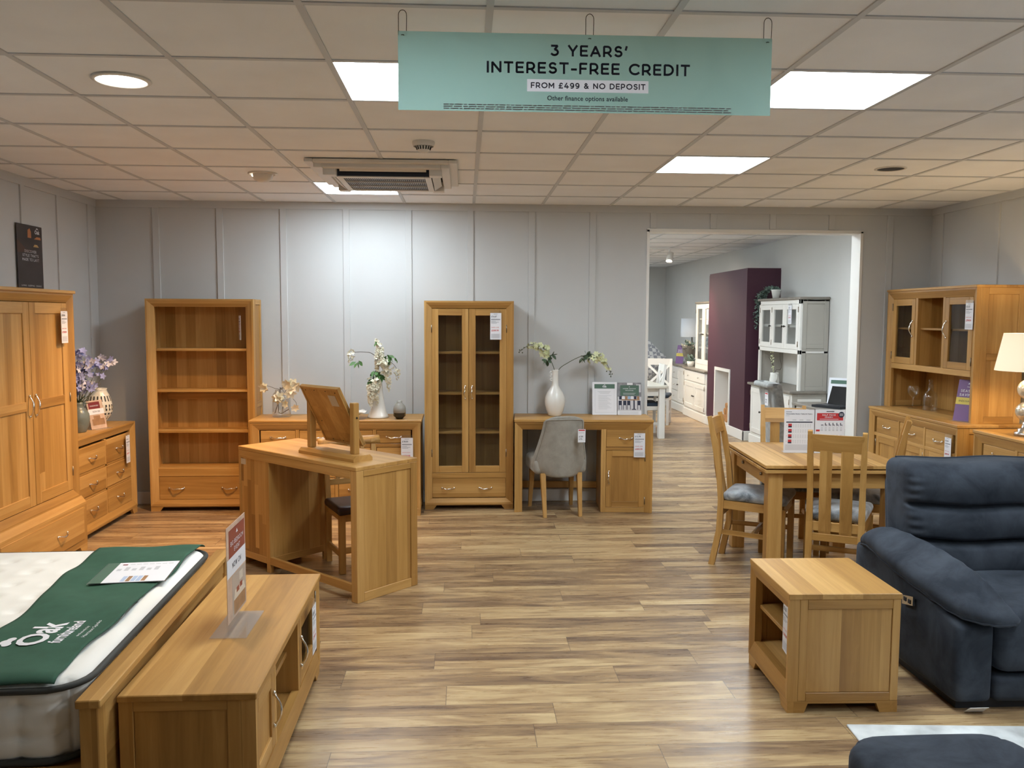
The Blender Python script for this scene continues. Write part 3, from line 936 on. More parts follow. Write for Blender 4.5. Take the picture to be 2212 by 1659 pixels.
LIT = [(3, 1), (6, 1), (6, 4), (2, 6)]               # panels the photo shows
BEHIND = [(8, -1), (8, -4)]   # assumed panels out of view, placed for how they light the furniture
FAR_FILL = [(8, 9), (6, 9), (4, 9), (6, 13), (4, 13), (6, 17), (4, 17), (7, 21)]  # panels added where the doorway hides them, to brighten the next room
ceiling('ceiling', XL, XR, YF, YB, CEIL, set(LIT+BEHIND))
FC = 2.69
ceiling('ceiling_far', 0.2, XR, YB+0.15, YFAR, FC, set(FAR_FILL))

mb = MB()
mb.box(XL-0.1, XL, YF, YB+0.15, 0, CEIL+0.2)
for k in range(-16, 8):
    y = 6.814 + 0.5345*k
    if YF < y < YB-0.03:
        mb.box(XL-0.01, XL+0.012, y-0.028, y+0.028, 0.12, 2.575, 0, 0.002)
mb.box(XL-0.01, XL+0.012, YF, YB, 2.575, CEIL, 0)
struct('wall_left', mb, M['wall'])
mb = MB()
mb.box(XR, XR+0.1, YF, YFAR, 0, FC+0.2)
for k in range(-8, 3):
    y = 7.35-0.79*k if False else 7.33-0.79*k
    if YF < y < YB-0.03:
        mb.box(XR-0.012, XR+0.01, y-0.028, y+0.028, 0.12, 2.575, 0, 0.002)
mb.box(XR-0.012, XR+0.01, YF, YB, 2.575, CEIL, 0)
struct('wall_right', mb, M['wall'])
mb = MB()
mb.box(XL, OX0, YB, YB+0.15, 0, CEIL+0.2); mb.box(OX1, XR, YB, YB+0.15, 0, CEIL+0.2)
mb.box(OX0, OX1, YB, YB+0.15, OZ, CEIL+0.2)
for k in range(-1, 13):
    x = -2.646 + 0.5395*k
    z0 = OZ+0.012 if OX0-0.02 < x < OX1+0.03 else 0.12
    if XL+0.03 < x < XR-0.03 and abs(x-OX0) > 0.02:
        mb.box(x-0.028, x+0.028, YB-0.012, YB+0.01, z0, 2.575, 0, 0.002)
mb.box(XL, XR, YB-0.012, YB+0.01, 2.575, CEIL, 0)
struct('wall_back', mb, M['wall'])
mb = MB(); mb.box(XL-0.1, XR+0.1, YF-0.1, YF, 0, CEIL+0.2)
struct('wall_front', mb, M['wall'])
mb = MB(); mb.box(0.1, XR, YFAR, YFAR+0.1, 0, FC+0.2); mb.box(0.1, 0.2, YB+0.15, YFAR, 0, FC+0.2)
struct('wall_far', mb, M['wall_far'])
# smooth plaster lining of the far room's right wall
mb = MB(); mb.box(XR-0.012, XR+0.01, YB+0.15, YFAR, 0, FC)
struct('wall_far_right', mb, M['wall_far'])
# white lining and architrave of the opening
mb = MB()
mb.box(OX0-0.005, OX0+0.02, YB-0.014, YB+0.165, 0, OZ, 0, BV)
mb.box(OX1-0.02, OX1+0.005, YB-0.014, YB+0.165, 0, OZ, 0, BV)
mb.box(OX0-0.005, OX1+0.005, YB-0.014, YB+0.165, OZ-0.02, OZ+0.008, 0, BV)
struct('trim_1', mb, M['trimw'])
mb = MB(); mb.box(XL, OX0-0.005, YB-0.022, YB, 0, 0.11, 0, 0.004); mb.box(OX1+0.005, XR, YB-0.022, YB, 0, 0.11, 0, 0.004)
struct('baseboard_back', mb, M['trimw'])
mb = MB(); mb.box(XL, XL+0.02, YF, YB-0.022, 0, 0.11, 0, 0.004); struct('baseboard_left', mb, M['trimw'])
mb = MB(); mb.box(XR-0.02, XR, YF, YB-0.022, 0, 0.11, 0, 0.004); struct('baseboard_right', mb, M['trimw'])

# ------------------------------------------------------------------ ceiling fittings
def light_panel(i, j, z, label, group='flat ceiling light panels'):
    x, y = -2.31872+i*0.6+0.3, 2.76411+j*0.6+0.3
    t = thing('ceiling_light', label, 'ceiling light', (x, y, z), 0, group)
    mb = MB(); mb.box(-0.285, 0.285, -0.285, 0.285, 0.0005, 0.012)
    mb.make('diffuser', M['panel'], t)
    mb = MB()
    for s in (-1, 1):
        mb.box(s*0.285, s*0.296, -0.296, 0.296, -0.001, 0.03); mb.box(-0.285, 0.285, s*0.285, s*0.296, -0.001, 0.03)
    mb.make('frame', M['whitep'], t)
    return t
lp = light_panel(3, 1, CEIL, 'square lit light panel partly hidden behind the left end of the teal hanging banner')
def more_panel(i, j, z, label):
    return dup(lp, (-2.31872+i*0.6+0.3, 2.76411+j*0.6+0.3, z), 0, label)
more_panel(6, 1, CEIL, 'large square lit light panel just right of the teal hanging banner')
more_panel(6, 4, CEIL, 'square lit light panel in front of the white doorway, farther than the banner')
more_panel(2, 6, CEIL, 'square lit light panel half hidden behind the air conditioning unit')
for k, (i, j) in enumerate(BEHIND):
    more_panel(i, j, CEIL, 'unseen square light panel, assumed, in the ceiling behind the viewer')
for k, (i, j) in enumerate(FAR_FILL):
    more_panel(i, j, FC, 'unseen square light panel added in the ceiling to brighten the next room')

t = thing('round_downlight', 'bright round ceiling light at upper left of the ceiling', 'ceiling light', (-1.426, 3.69, CEIL))
mb = MB(); mb.lathe([(0.112, 0.004), (0.118, -0.006), (0.100, -0.012), (0.098, -0.004)], 32); mb.make('rim', M['whitep'], t)
mb = MB(); mb.lathe([(0, -0.014), (0.07, -0.0125), (0.10, -0.008)], 32); mb.make('lens', M['round'], t)
spot_lamp(t, (-1.426, 3.69, CEIL-0.03), (-1.75, 3.5, 0.4), 40, (1.0, 0.86, 0.68), 120, 0.9, 0.09)

t = thing('swivel_spotlight', 'tilted white eyeball spotlight in the ceiling left of the air conditioning unit', 'spotlight', (-1.39, 6.01, CEIL))
mb = MB(); mb.lathe([(0.098, 0.002), (0.10, -0.008), (0.078, -0.012), (0.074, 0.002)], 30); mb.make('rim', M['whitep'], t)
mb = MB()
a = Vector((-0.55, 0, -0.83)); 
mb.lathe([(0.072, 0.0), (0.070, -0.022), (0.060, -0.045), (0.035, -0.058), (0, -0.06)], 26)
mb.make('eyeball', M['whitep'], t)
mb = MB(); mb.obox((-0.060, 0.0, -0.018), Vector((0.006, 0, -0.003)), (0, 0.03, 0), (0.004, 0, 0.009)); mb.make('lens', M['spotface'], t)
spot_lamp(t, (-1.48, 6.00, CEIL-0.03), (-2.05, 6.12, 0.0), SPOT, (1.0, 0.60, 0.27), 98, 1.0, 0.04)

t = thing('smoke_detector', 'white smoke detector on the ceiling above the air conditioning unit', 'smoke detector', (-0.23, 4.867, CEIL))
mb = MB(); mb.lathe([(0.062, 0.0), (0.064, -0.010), (0.060, -0.022), (0.056, -0.028)], 28); mb.make('base', M['whitep'], t)
mb = MB()
mb.lathe([(0.044, -0.028), (0.034, -0.052), (0.020, -0.060), (0, -0.061)], 24)
mb.make('cap', M['whitep'], t)
mb = MB()
for k in range(16):
    a = 2*PI*k/16; c, s = math.cos(a), math.sin(a)
    mb.obox((0.0405*c, 0.0405*s, -0.038), (0.002*c, 0.002*s, 0), (-0.0035*s, 0.0035*c, 0), (-0.0035*c, -0.0035*s, -0.009))
mb.make('vents', M['dark'], t)

t = thing('ceiling_speaker', 'round black recessed ceiling speaker near the right wall', 'speaker', (2.796, 5.497, CEIL))
mb = MB(); mb.lathe([(0.098, 0.003), (0.100, -0.004), (0.086, -0.007), (0.083, -0.002)], 30); mb.make('rim', M['whitep'], t)
mb = MB(); mb.lathe([(0, -0.004), (0.06, -0.0045), (0.086, -0.003)], 30); mb.make('grille', M['black'], t)

# air conditioning cassette
t = thing('air_conditioner', 'white square air conditioning cassette with louvred intake hanging from the ceiling', 'air conditioner', (-0.52, 5.86, CEIL-0.006))
mb = MB()
def fr(z0, z1, a, b):
    for s in (-1, 1):
        mb.box(s*a, s*b, -b, b, z0, z1, 0, 0.004); mb.box(-a, a, s*a, s*b, z0, z1, 0, 0.004)
fr(-0.022, 0.0, 0.42, 0.475)
fr(-0.046, -0.012, 0.37, 0.425)
for s in (-1, 1):                                    # field between outlets and intake
    mb.box(s*0.265, s*0.305, -0.305, 0.305, -0.086, -0.078, 0, 0.003); mb.box(-0.265, 0.265, s*0.265, s*0.305, -0.086, -0.078, 0, 0.003)
    for q in (-1, 1):
        mb.box(s*0.295, s*0.375, q*0.295, q*0.375, -0.084, -0.012, 0, 0.003)
mb.make('fascia', M['whitep'], t)
mb = MB()
mb.box(-0.37, 0.37, -0.37, 0.37, -0.018, -0.001); mb.box(-0.302, 0.302, -0.302, 0.302, -0.0775, -0.018)  # solid near-black blocks; the shade in the unit's gaps is painted on
mb.make('dark_gap_block', M['gap_shade'], t)
for k, (sx, sy) in enumerate(((0, -1), (0, 1), (-1, 0), (1, 0))):
    mb = MB()
    if sx == 0:
        mb.obox((0, sy*0.350, -0.040), (0.275, 0, 0), (0, 0.014, sy*0.012), (0, 0, 0.0025))
    else:
        mb.obox((sx*0.335, 0, -0.064), (0, 0.275, 0), (0.024, 0, sx*0.016), (0, 0, 0.0025))
    mb.make('flap', M['whitep'], t)
mb = MB()
for k in range(40):
    x = -0.255 + 0.51*k/39
    mb.box(x-0.0010, x+0.0010, -0.262, 0.262, -0.0820, -0.0795)
for y in (-0.262, -0.09, 0.09, 0.262):
    mb.box(-0.262, 0.262, y-0.004, y+0.004, -0.0855, -0.0785)
mb.make('intake_grille', M['whitep'], t)

# hanging banner
SX, SZ0, SZ1 = 0.397, 2.322, 2.5695
t = thing('hanging_sign', 'wide teal banner about credit hung from the ceiling', 'sign', (SX, 2.8, SZ0))
t.rotation_euler = (0, 0, math.radians(-0.3))
px = lambda u: (u-1262.5)*0.0015116
pz = lambda v: (250-v)*0.0015 - 0.008
qa, qb, qc, qd = px(1134), px(1397), pz(201), pz(175)
mb = MB(); mb.rect(-0.61, 0.61, 0, qc, 0.0); mb.rect(-0.61, 0.61, qd, SZ1-SZ0, 0.0); mb.rect(-0.61, qa, qc, qd, 0.0); mb.rect(qb, 0.61, qc, qd, 0.0)
mb.make('panel', M['teal'], t)
for nm, s_, u_, v_, w_, y_, h_ in (('heading', "3 YEARS'", 1267, 114, 0.250, -0.0014, 0.036), ('heading', 'INTEREST-FREE CREDIT', 1267, 151, 0.664, -0.0014, 0.037), ('offer_line', 'FROM £499 & NO DEPOSIT', 1266, 188, 0.375, -0.0022, 0.0185)):
    mb = MB(); caps(mb, s_, px(u_), pz(v_), w_, h_, y_); mb.make(nm, M['ink'], t)
mb = MB(); mb.text('Other finance options available', px(1265), pz(216), 0.264, -0.0014, spacing=1.05, bold=0.015, h=0.020); mb.make('footnote', M['ink'], t)
mb = MB(); mb.rect(qa, qb, qc, qd, 0.0); mb.make('white_strip', M['strip'], t)
mb = MB()
for r in range(3):
    x = px(955)
    while x < px(1570):
        w = random.uniform(0.008, 0.035)
        mb.rect(x, x+w, pz(231+4.4*r)-0.0017, pz(231+4.4*r)+0.0017, -0.0014, 0)
        x += w+0.004
mb.make('small_print', M['grey_ink'], t)
for u in (868, 1268, 1657):
    mb = MB()
    x = px(u)
    if u > 1600: x = 0.595
    if u < 900: x = -0.595
    h = SZ1-SZ0
    pts = [(x+0.012, 0.0015, h-0.012), (x+0.013, 0.0015, h+0.04)] + [(x+0.013*math.cos(a), 0.0015, h+0.05+0.016*math.sin(a)) for a in [PI*i/8 for i in range(9)]] + [(x-0.013, 0.0015, h-0.012)]
    mb.tube(pts, 0.0011, 6)
    mb.lathe([(0.005, 0), (0.005, 0.002)], 10, (x, -0.001, h-0.014))
    mb.make('hook', M['iron'], t)

# poster on the left wall above the wardrobe
t = thing('poster', 'dark brown poster reading DISCOVER STYLE on the left wall above the wardrobe', 'poster', (-3.134, 6.345, 1.845), PI/2)
W2, PH = 0.178, 0.455
mb = MB(); mb.box(-W2, W2, 0, 0.004, 0, PH); mb.make('sheet', plain('poster_dark', (0.055, 0.045, 0.045), 0.45, noise=0.3, scale=4), t)
mb = MB()
Y = -0.0012
mb.prism([(-W2, PH*0.75), (-W2*0.35, PH*0.62), (W2*0.2, PH*0.60), (W2*0.2, PH*0.59), (-W2, PH*0.55)], 'xz', Y, Y+0.001, 1)
mb.prism([(-0.03, PH*0.80), (-0.028, PH*0.92), (0.0, PH*0.95), (0.018, PH*0.90), (0.02, PH*0.80)], 'xz', Y, Y+0.001, 0)
mb.prism([(0.06, PH*0.79), (0.10, PH*0.83), (0.15, PH*0.83), (0.155, PH*0.79)], 'xz', Y, Y+0.001, 0)
mb.prism([(0.045, PH*0.665), (0.065, PH*0.705), (0.10, PH*0.705), (0.125, PH*0.665)], 'xz', Y, Y+0.001, 2)
mb.make('picture', [plain('poster_orange', (0.50, 0.20, 0.08), 0.5), plain('poster_umber', (0.10, 0.055, 0.04), 0.5), plain('poster_gold', (0.55, 0.36, 0.14), 0.5)], t)
mb = MB()
caps(mb, 'DISCOVER', 0.0, PH*0.585, 0.165, 0.020, -0.002, 0, 0.16)
caps(mb, "STYLE THAT'S", 0.0, PH*0.52, 0.225, 0.020, -0.002, 0, 0.16)
caps(mb, 'MADE TO LAST', 0.0, PH*0.455, 0.235, 0.020, -0.002, 0, 0.16)
mb.text('LIVING · SLEEPING · DINING', 0.0, PH*0.045, 0.28, -0.002, spacing=1.1, h=0.011)
mb.text('Oak', 0.105, PH*0.905, 0.07, -0.002, bold=0.03)
mb.prism([(0.085, PH*0.95), (0.105, PH*0.975), (0.125, PH*0.95)], 'xz', -0.002, -0.0014)
mb.make('lettering', M['paper'], t)
# ================================================================== oak furniture along the back wall
# bookcase
t = thing('bookcase', 'tall open oak bookcase with four compartments and one drawer, in the left corner', 'bookcase', (-2.2065, 7.19, 0))
W, D, H = 0.883, 0.285, 1.793
carcass(t, W, D, H, fw=0.066, side_mid=0.90, wb=0.052)
mb = MB()
mb.box(-0.376, 0.376, 0.02, 0.045, 0.297, 0.366, 0, BV); mb.box(-0.42, 0.42, 0.045, D-0.012, 0.345, 0.366, 0)
mb.make('bottom_shelf', OAK, t)
board(t, 'back_rail', -0.376, 0.376, 0.262, 0.273, 0.93, 0.985)
for z in (1.377, 1.029, 0.683):
    board(t, 'shelf', -0.418, 0.418, 0.05, D-0.012, z-0.02, z)
drawer(t, -0.376, 0.376, 0.096, 0.297, 0.022, (-0.23, 0.21), hl=0.12)

# display cabinet
t = thing('display_cabinet', 'tall oak display cabinet with two glazed doors and a drawer below', 'cabinet', (0.0385, 7.17, 0))
W, D, H = 0.757, 0.305, 1.787
carcass(t, W, D, H, fw=0.062, wb=0.05)
board(t, 'rail', -0.32, 0.32, 0.02, 0.045, 0.27, 0.315)
for z in (1.356, 1.006, 0.669, 0.318):
    board(t, 'shelf', -0.352, 0.352, 0.05, D-0.012, z-0.02, z)
door(t, -0.318, -0.003, 0.316, 1.722, 0.022, True, 1, -1, hz=1.01, st=0.056)
door(t, -0.003, 0.318, 0.316, 1.722, 0.022, True, -1, 1, hz=1.01, st=0.056)
drawer(t, -0.318, 0.318, 0.098, 0.270, 0.022, (-0.18, 0.14))

# long sideboard
t = thing('sideboard', 'long oak sideboard with drawers against the wall behind the dressing table', 'sideboard', (-1.0575, 6.95, 0))
W, D, H = 1.38, 0.44, 0.785
carcass(t, W, D, H, fw=0.066)
mb = MB(); mb.box(-0.703, 0.703, -0.006, D+0.005, H, H+0.018, 0, 0.003); mb.make('top', OAK, t)
xs = [-0.629, -0.3145, 0, 0.3145, 0.629]
for zz in (0.59, 0.34):
    board(t, 'rail', -0.629, 0.629, 0.02, 0.045, zz-0.014, zz+0.014)
for k in range(4):
    for z0, z1 in ((0.606, 0.716), (0.356, 0.574), (0.115, 0.324)):
        drawer(t, xs[k]+0.014, xs[k+1]-0.014, z0, z1, 0.022, ((xs[k]+xs[k+1])/2,), hl=0.12)
for k in (1, 2, 3):
    board(t, 'divider', xs[k]-0.014, xs[k]+0.014, 0.018, 0.044, 0.10, 0.72, 1)

# desk
t = thing('desk', 'oak computer desk with kneehole at left and one door pedestal at right', 'desk', (1.003, 7.01, 0), math.radians(-3.6))
W, D, H = 1.166, 0.44, 0.772
w2 = W/2
mb = MB(); mb.box(-w2-0.004, w2+0.004, -0.008, D, H, H+0.022, 0, 0.003); mb.make('top', OAK, t)
mb = MB()
mitre(mb, -w2, w2, -0.08, H, 0.066, 0.0, 0.02)
bmesh.ops.bisect_plane(mb.bm, geom=mb.bm.verts[:]+mb.bm.edges[:]+mb.bm.faces[:], plane_co=(0, 0, 0), plane_no=(0, 0, -1), clear_outer=True)
mb.box(-w2+0.022, w2-0.022, 0.045, D, H-0.022, H, 0)
mb.make('frame', OAK, t)
mb = MB(); framed(mb, 'x', -w2, -1, 0.045, D, 0, H, 0.045); mb.box(-w2+0.022, -w2+0.060, 0.045, D-0.01, 0, H-0.022, 1); mb.make('side_panel', OAK, t)
mb = MB(); framed(mb, 'x', w2, 1, 0.045, D, 0, H, 0.045)
px0 = w2-0.435
mb.box(px0, px0+0.02, 0.018, D-0.01, 0.0, H-0.022, 1, BV); mb.box(px0+0.02, px0+0.042, 0.018, 0.044, 0.0, 0.72, 1, BV)
mb.box(px0+0.02, w2-0.022, 0.03, D-0.02, 0.03, 0.045, 0); mb.box(px0+0.02, w2-0.022, D-0.02, D-0.01, 0.03, H-0.022, 1)
mb.box(px0+0.042, w2-0.06, 0.02, 0.044, 0.0, 0.042, 0, BV); mb.box(px0+0.042, w2-0.06, 0.02, 0.044, 0.532, 0.558, 0, BV)
mb.make('pedestal', OAK, t)
board(t, 'stretcher', -w2+0.06, px0, D-0.04, D-0.02, 0.13, 0.19)
drawer(t, px0+0.042, w2-0.062, 0.559, 0.716, 0.02, ((px0+w2)/2-0.01,))
door(t, px0+0.042, w2-0.062, 0.042, 0.532, 0.02, False, -1, 1, hz=0.30, st=0.05)

# chest of six drawers by the left wall
t = thing('chest_of_drawers', 'wide oak chest of six drawers against the left wall, beside the wardrobe', 'chest of drawers', (-2.76, 6.65, 0), PI/2)
W, D, H = 1.10, 0.365, 0.772
carcass(t, W, D, H, fw=0.066, rise=0.045, p=0.055)
zs = (0.112, 0.30, 0.318, 0.487, 0.505, 0.69)
for k in (0, 2, 4):
    for x0, x1 in ((-0.478, -0.012), (0.012, 0.478)):
        drawer(t, x0, x1, zs[k], zs[k+1], 0.016, ((x0+x1)/2,), hl=0.125)
board(t, 'divider', -0.012, 0.012, 0.02, 0.045, 0.10, 0.70, 1)
for z in (0.309, 0.496):
    board(t, 'rail', -0.48, 0.48, 0.02, 0.045, z-0.009, z+0.009)

# wardrobe
t = thing('wardrobe', 'big two door oak wardrobe with a base drawer, at the left edge', 'wardrobe', (-2.70, 5.455, 0), PI/2)
W, D, H = 1.13, 0.415, 1.80
w2 = W/2
mb = MB()
mitre(mb, -w2, w2, 0.385, H, 0.060)
for s in (-1, 1):
    framed(mb, 'x', s*w2, s, 0.045, D, 0.385, H, 0.05, mid=1.08)
mb.box(-w2+0.022, w2-0.022, 0.045, D, H-0.022, H, 0); mb.box(-w2+0.022, w2-0.022, D-0.012, D, 0.385, H, 1)
mb.make('body', OAK, t)
mb = MB(); mb.box(-w2-0.012, w2+0.012, -0.014, D, H, H+0.022, 0, 0.004); mb.make('top', OAK, t)
mb = MB()
mb.prism([(-0.03, 0.33), (-0.03, 0.345), (0.0, 0.385), (D, 0.385), (D, 0.33)], 'yz', -w2-0.02, w2+0.02, 0)
mb.make('moulding', OAK, t)
mb = MB()
mitre(mb, -w2-0.02, w2+0.02, 0.05, 0.33, 0.045, -0.03, 0.0, 0.02)
for s in (-1, 1):
    mb.box(s*(w2+0.02), s*(w2-0.005), 0.02, D, 0.05, 0.33, 2, BV)
mb.box(-w2, w2, D-0.012, D, 0.05, 0.33, 0); mb.box(-w2, w2, 0.0, D, 0.05, 0.07, 0)
mb.prism(plinth_pts(-w2-0.02, w2+0.02, 0.05, 0.11, 0.04), 'xz', -0.028, 0.0, 0)
for s in (-1, 1):
    mb.prism(plinth_pts(0, D, 0.05, 0.10, 0.04), 'yz', s*(w2+0.02), s*(w2-0.01), 2)
mb.make('base', OAK, t)
door(t, -w2+0.062, -0.001, 0.447, 1.738, 0.018, False, 1, -1, mid=1.085, hz=1.085, st=0.072, hl=0.13, hinges=(0.10, 0.5, 0.93))
door(t, 0.001, w2-0.062, 0.447, 1.738, 0.018, False, -1, 1, mid=1.085, hz=1.085, st=0.072, hl=0.13, hinges=(0.10, 0.5, 0.93))
drawer(t, -w2+0.03, w2-0.03, 0.085, 0.318, -0.036, (-0.28, 0.205), hl=0.13)

# ================================================================== dressing table seen from behind
VX, VY = -1.061, 5.224
VR = math.atan2(-0.694, 0.72)
t = thing('dressing_table', 'oak kneehole dressing table standing at an angle with its back towards the viewer', 'dressing table', (VX, VY, 0), VR)
L2, D, H = 0.615, 0.475, 0.795
mb = MB(); mb.box(-L2, L2, 0.0, D, H-0.024, H, 0, 0.003); mb.make('top', OAK, t)
mb = MB(); mb.box(-L2+0.02, L2-0.056, 0.001, 0.024, H-0.074, H-0.024, 0, BV); mb.make('back_rail', OAK, t)
mb = MB()
framed(mb, 'x', L2, 1, 0.002, D-0.002, 0.0, H-0.024, 0.052, 0.026, 0.006, bt=0.035, bb=0.055)
mb.box(L2-0.056, L2-0.026, 0.0025, 0.03, 0, H-0.024, 1, BV); mb.box(L2-0.046, L2-0.026, 0.03, D-0.004, 0, H-0.024, 1)
mb.make('leg_panel', OAK, t)
mb = MB()
framed(mb, 'x', -L2, -1, 0.002, D-0.002, 0.0, H-0.024, 0.05, 0.026, 0.006)
mb.box(-0.305, -0.265, 0.0015, 0.028, 0.0, H-0.024, 1, BV)
mb.box(-0.287, -0.268, 0.028, D-0.004, 0.10, H-0.024, 1)
mb.box(-0.287, -0.268, D-0.05, D-0.002, 0.0, H-0.024, 1)
mb.box(-0.286, -0.266, 0.028, D-0.05, 0.055, 0.10, 2, BV)
mb.box(-0.589, -0.305, 0.002, 0.018, 0.055, 0.098, 0, BV)
mb.box(-0.589, -0.27, 0.03, D-0.02, 0.06, 0.08, 0)
mb.make('pedestal', OAK, t)
mb = MB(); mb.box(-0.589, -0.305, 0.006, 0.018, 0.098, H-0.074, 0); mb.make('back_panel', [STAVE], t)
mb = MB(); mb.box(-0.592, -0.535, 0.0045, 0.006, H-0.118, H-0.080, 0); mb.make('sticker', plain('cream_sticker', (0.62, 0.55, 0.42), 0.6), t)
board(t, 'stretcher', -0.266, L2-0.056, 0.002, 0.024, 0.055, 0.105)
for k, z0 in enumerate((0.11, 0.32, 0.53)):
    mb = MB(); mb.box(-0.585, -0.292, D-0.004, D+0.016, z0, z0+0.19, 0, BV)
    dr = mb.make('drawer', OAK, t)
    mb = MB(); mb.tube([(-0.49, D+0.016, z0+0.10), (-0.47, D+0.036, z0+0.092), (-0.41, D+0.036, z0+0.092), (-0.39, D+0.016, z0+0.10)], 0.0045, 8); mb.make('handle', M['chrome'], dr)

# tilting mirror on it
c = Matrix.Rotation(VR, 4, 'Z') @ Vector((0.195, 0.165, 0))
t = thing('table_mirror', 'tilting oak dressing mirror seen from the back, on the angled dressing table', 'mirror', (VX+c.x, VY+c.y, H), VR)
mb = MB()
mb.prism([(-0.072, 0), (0.072, 0), (0.072, 0.018), (0.052, 0.036), (-0.052, 0.036), (-0.072, 0.018)], 'yz', -0.262, 0.282, 0)
mb.make('base', OAK, t)
for x in (-0.222, 0.205):
    mb = MB(); mb.box(x-0.021, x+0.021, -0.022, 0.022, 0.034, 0.345, 1, 0.005); mb.make('post', OAK, t)
for x in (-0.222, 0.205):
    mb = MB()
    mb.tube([(x-0.04, 0, 0.255), (x+0.0, 0, 0.255), (x+(0.026 if x > 0 else -0.026), 0, 0.255)], 0.006, 10); mb.make('pivot_screw', M['iron'], t)
th = math.radians(28)
R = Matrix.Translation((-0.008, 0.0, 0.255)) @ Matrix.Rotation(th, 4, 'X')
mb = MB()
hw, hh = 0.187, 0.205
mb.box(-hw, hw, -0.006, 0.012, -hh, hh, 1, 0); 
for s in (-1, 1):
    mb.box(s*hw, s*(hw-0.012), -0.012, 0.014, -hh, hh, 1, BV); mb.box(-hw, hw, -0.012, 0.014, s*hh, s*(hh-0.012), 0, BV)
bmesh.ops.transform(mb.bm, matrix=R, verts=mb.bm.verts[:])
fr_ = mb.make('mirror_frame', OAK, t)
mb = MB(); mb.box(-hw+0.03, hw-0.03, 0.0135, 0.0145, -hh+0.03, hh-0.03); bmesh.ops.transform(mb.bm, matrix=R, verts=mb.bm.verts[:]); mb.make('glass', M['mirror'], fr_)
mb = MB(); mb.box(0.055, 0.125, -0.0075, -0.006, 0.075, 0.15); bmesh.ops.transform(mb.bm, matrix=R, verts=mb.bm.verts[:]); mb.make('sticker', plain('pale_sticker', (0.60, 0.52, 0.40), 0.6), fr_)
mb = MB()
for x, z in ((-0.15, 0.175), (-0.06, 0.178), (0.05, 0.178), (0.14, 0.172), (-0.13, -0.05), (0.15, -0.06), (-0.10, -0.185), (0.0, -0.188), (0.1, -0.185)):
    mb.ball((x, -0.0065, z), (0.004, 0.0025, 0.004), 6)
bmesh.ops.transform(mb.bm, matrix=R, verts=mb.bm.verts[:]); mb.make('screws', M['iron'], fr_)

# ================================================================== TV bench
t = thing('television_bench', 'low oak television bench with open middle bay, at the foot of the bed', 'television bench', (-0.667, 3.2425, 0), math.radians(90.4))
W, D, H = 1.225, 0.425, 0.448
w2 = W/2
mb = MB(); mb.box(-w2-0.010, w2+0.010, -0.006, D, H, H+0.022, 0, 0.003); mb.make('top', OAK, t)
mb = MB()
mitre(mb, -w2, w2, 0.045, H, 0.038, 0.0, 0.012, wb=0.075)
for s in (-1, 1):
    framed(mb, 'x', s*w2, s, 0.045, D, 0.045, H, 0.045, bt=0.035)
mb.box(-w2+0.022, w2-0.022, 0.03, D-0.012, 0.09, 0.11, 0); mb.box(-w2+0.022, w2-0.022, D-0.012, D, 0.05, H, 0)
for x in (-0.262, 0.178):
    mb.box(x-0.012, x+0.012, 0.014, D-0.012, 0.11, H, 1, BV)
mb.make('body', OAK, t)
mb = MB()
mb.prism(plinth_pts(-w2, w2, 0.045, 0.11, 0.035), 'xz', 0.004, 0.026, 0)
for s in (-1, 1):
    mb.prism(plinth_pts(0.026, D, 0.045, 0.10, 0.035), 'yz', s*w2, s*(w2-0.022), 2)
mb.make('plinth', OAK, t)
board(t, 'shelf', -0.25, 0.166, 0.06, D-0.012, 0.268, 0.286)
door(t, -w2+0.042, -0.274, 0.122, H-0.04, 0.014, False, 1, -1, st=0.052, hl=0.12)
door(t, 0.190, w2-0.042, 0.122, H-0.04, 0.014, True, -1, 1, st=0.052, hl=0.12)

# ================================================================== bed
BR = math.radians(2.0)
t = thing('bed', 'oak bed frame with low slatted footboard, at the lower left', 'bed', (-1.07, 2.46, 0), BR)
Lb = 1.62
mb = MB(); mb.box(-0.072, 0.0, 0.0, Lb, 0.505, 0.53, 2, 0.003); mb.make('footboard_cap', OAK, t)
for y in (0.012, Lb-0.072):
    board(t, 'footboard_post', -0.066, -0.012, y, y+0.06, 0, 0.505, 1, bev=0.003)
mb = MB(); mb.box(-0.052, -0.026, 0.072, Lb-0.072, 0.14, 0.505, 2); mb.box(-0.056, -0.022, 0.072, Lb-0.072, 0.435, 0.50, 2, BV); mb.box(-0.056, -0.022, 0.072, Lb-0.072, 0.12, 0.20, 2, BV); mb.make('footboard_panel', OAK, t)
for y in (0.022, Lb-0.05):
    board(t, 'side_rail', -2.02, -0.066, y, y+0.028, 0.13, 0.31, 0)
mb = MB(); mb.box(-2.0, -0.06, 0.05, Lb-0.05, 0.285, 0.300, 0); mb.make('slat_base', OAK, t)
mb = MB(); mb.box(-2.045, -2.015, 0.0, Lb, 0.0, 0.95, 2, 0.003); mb.make('headboard', OAK, t)

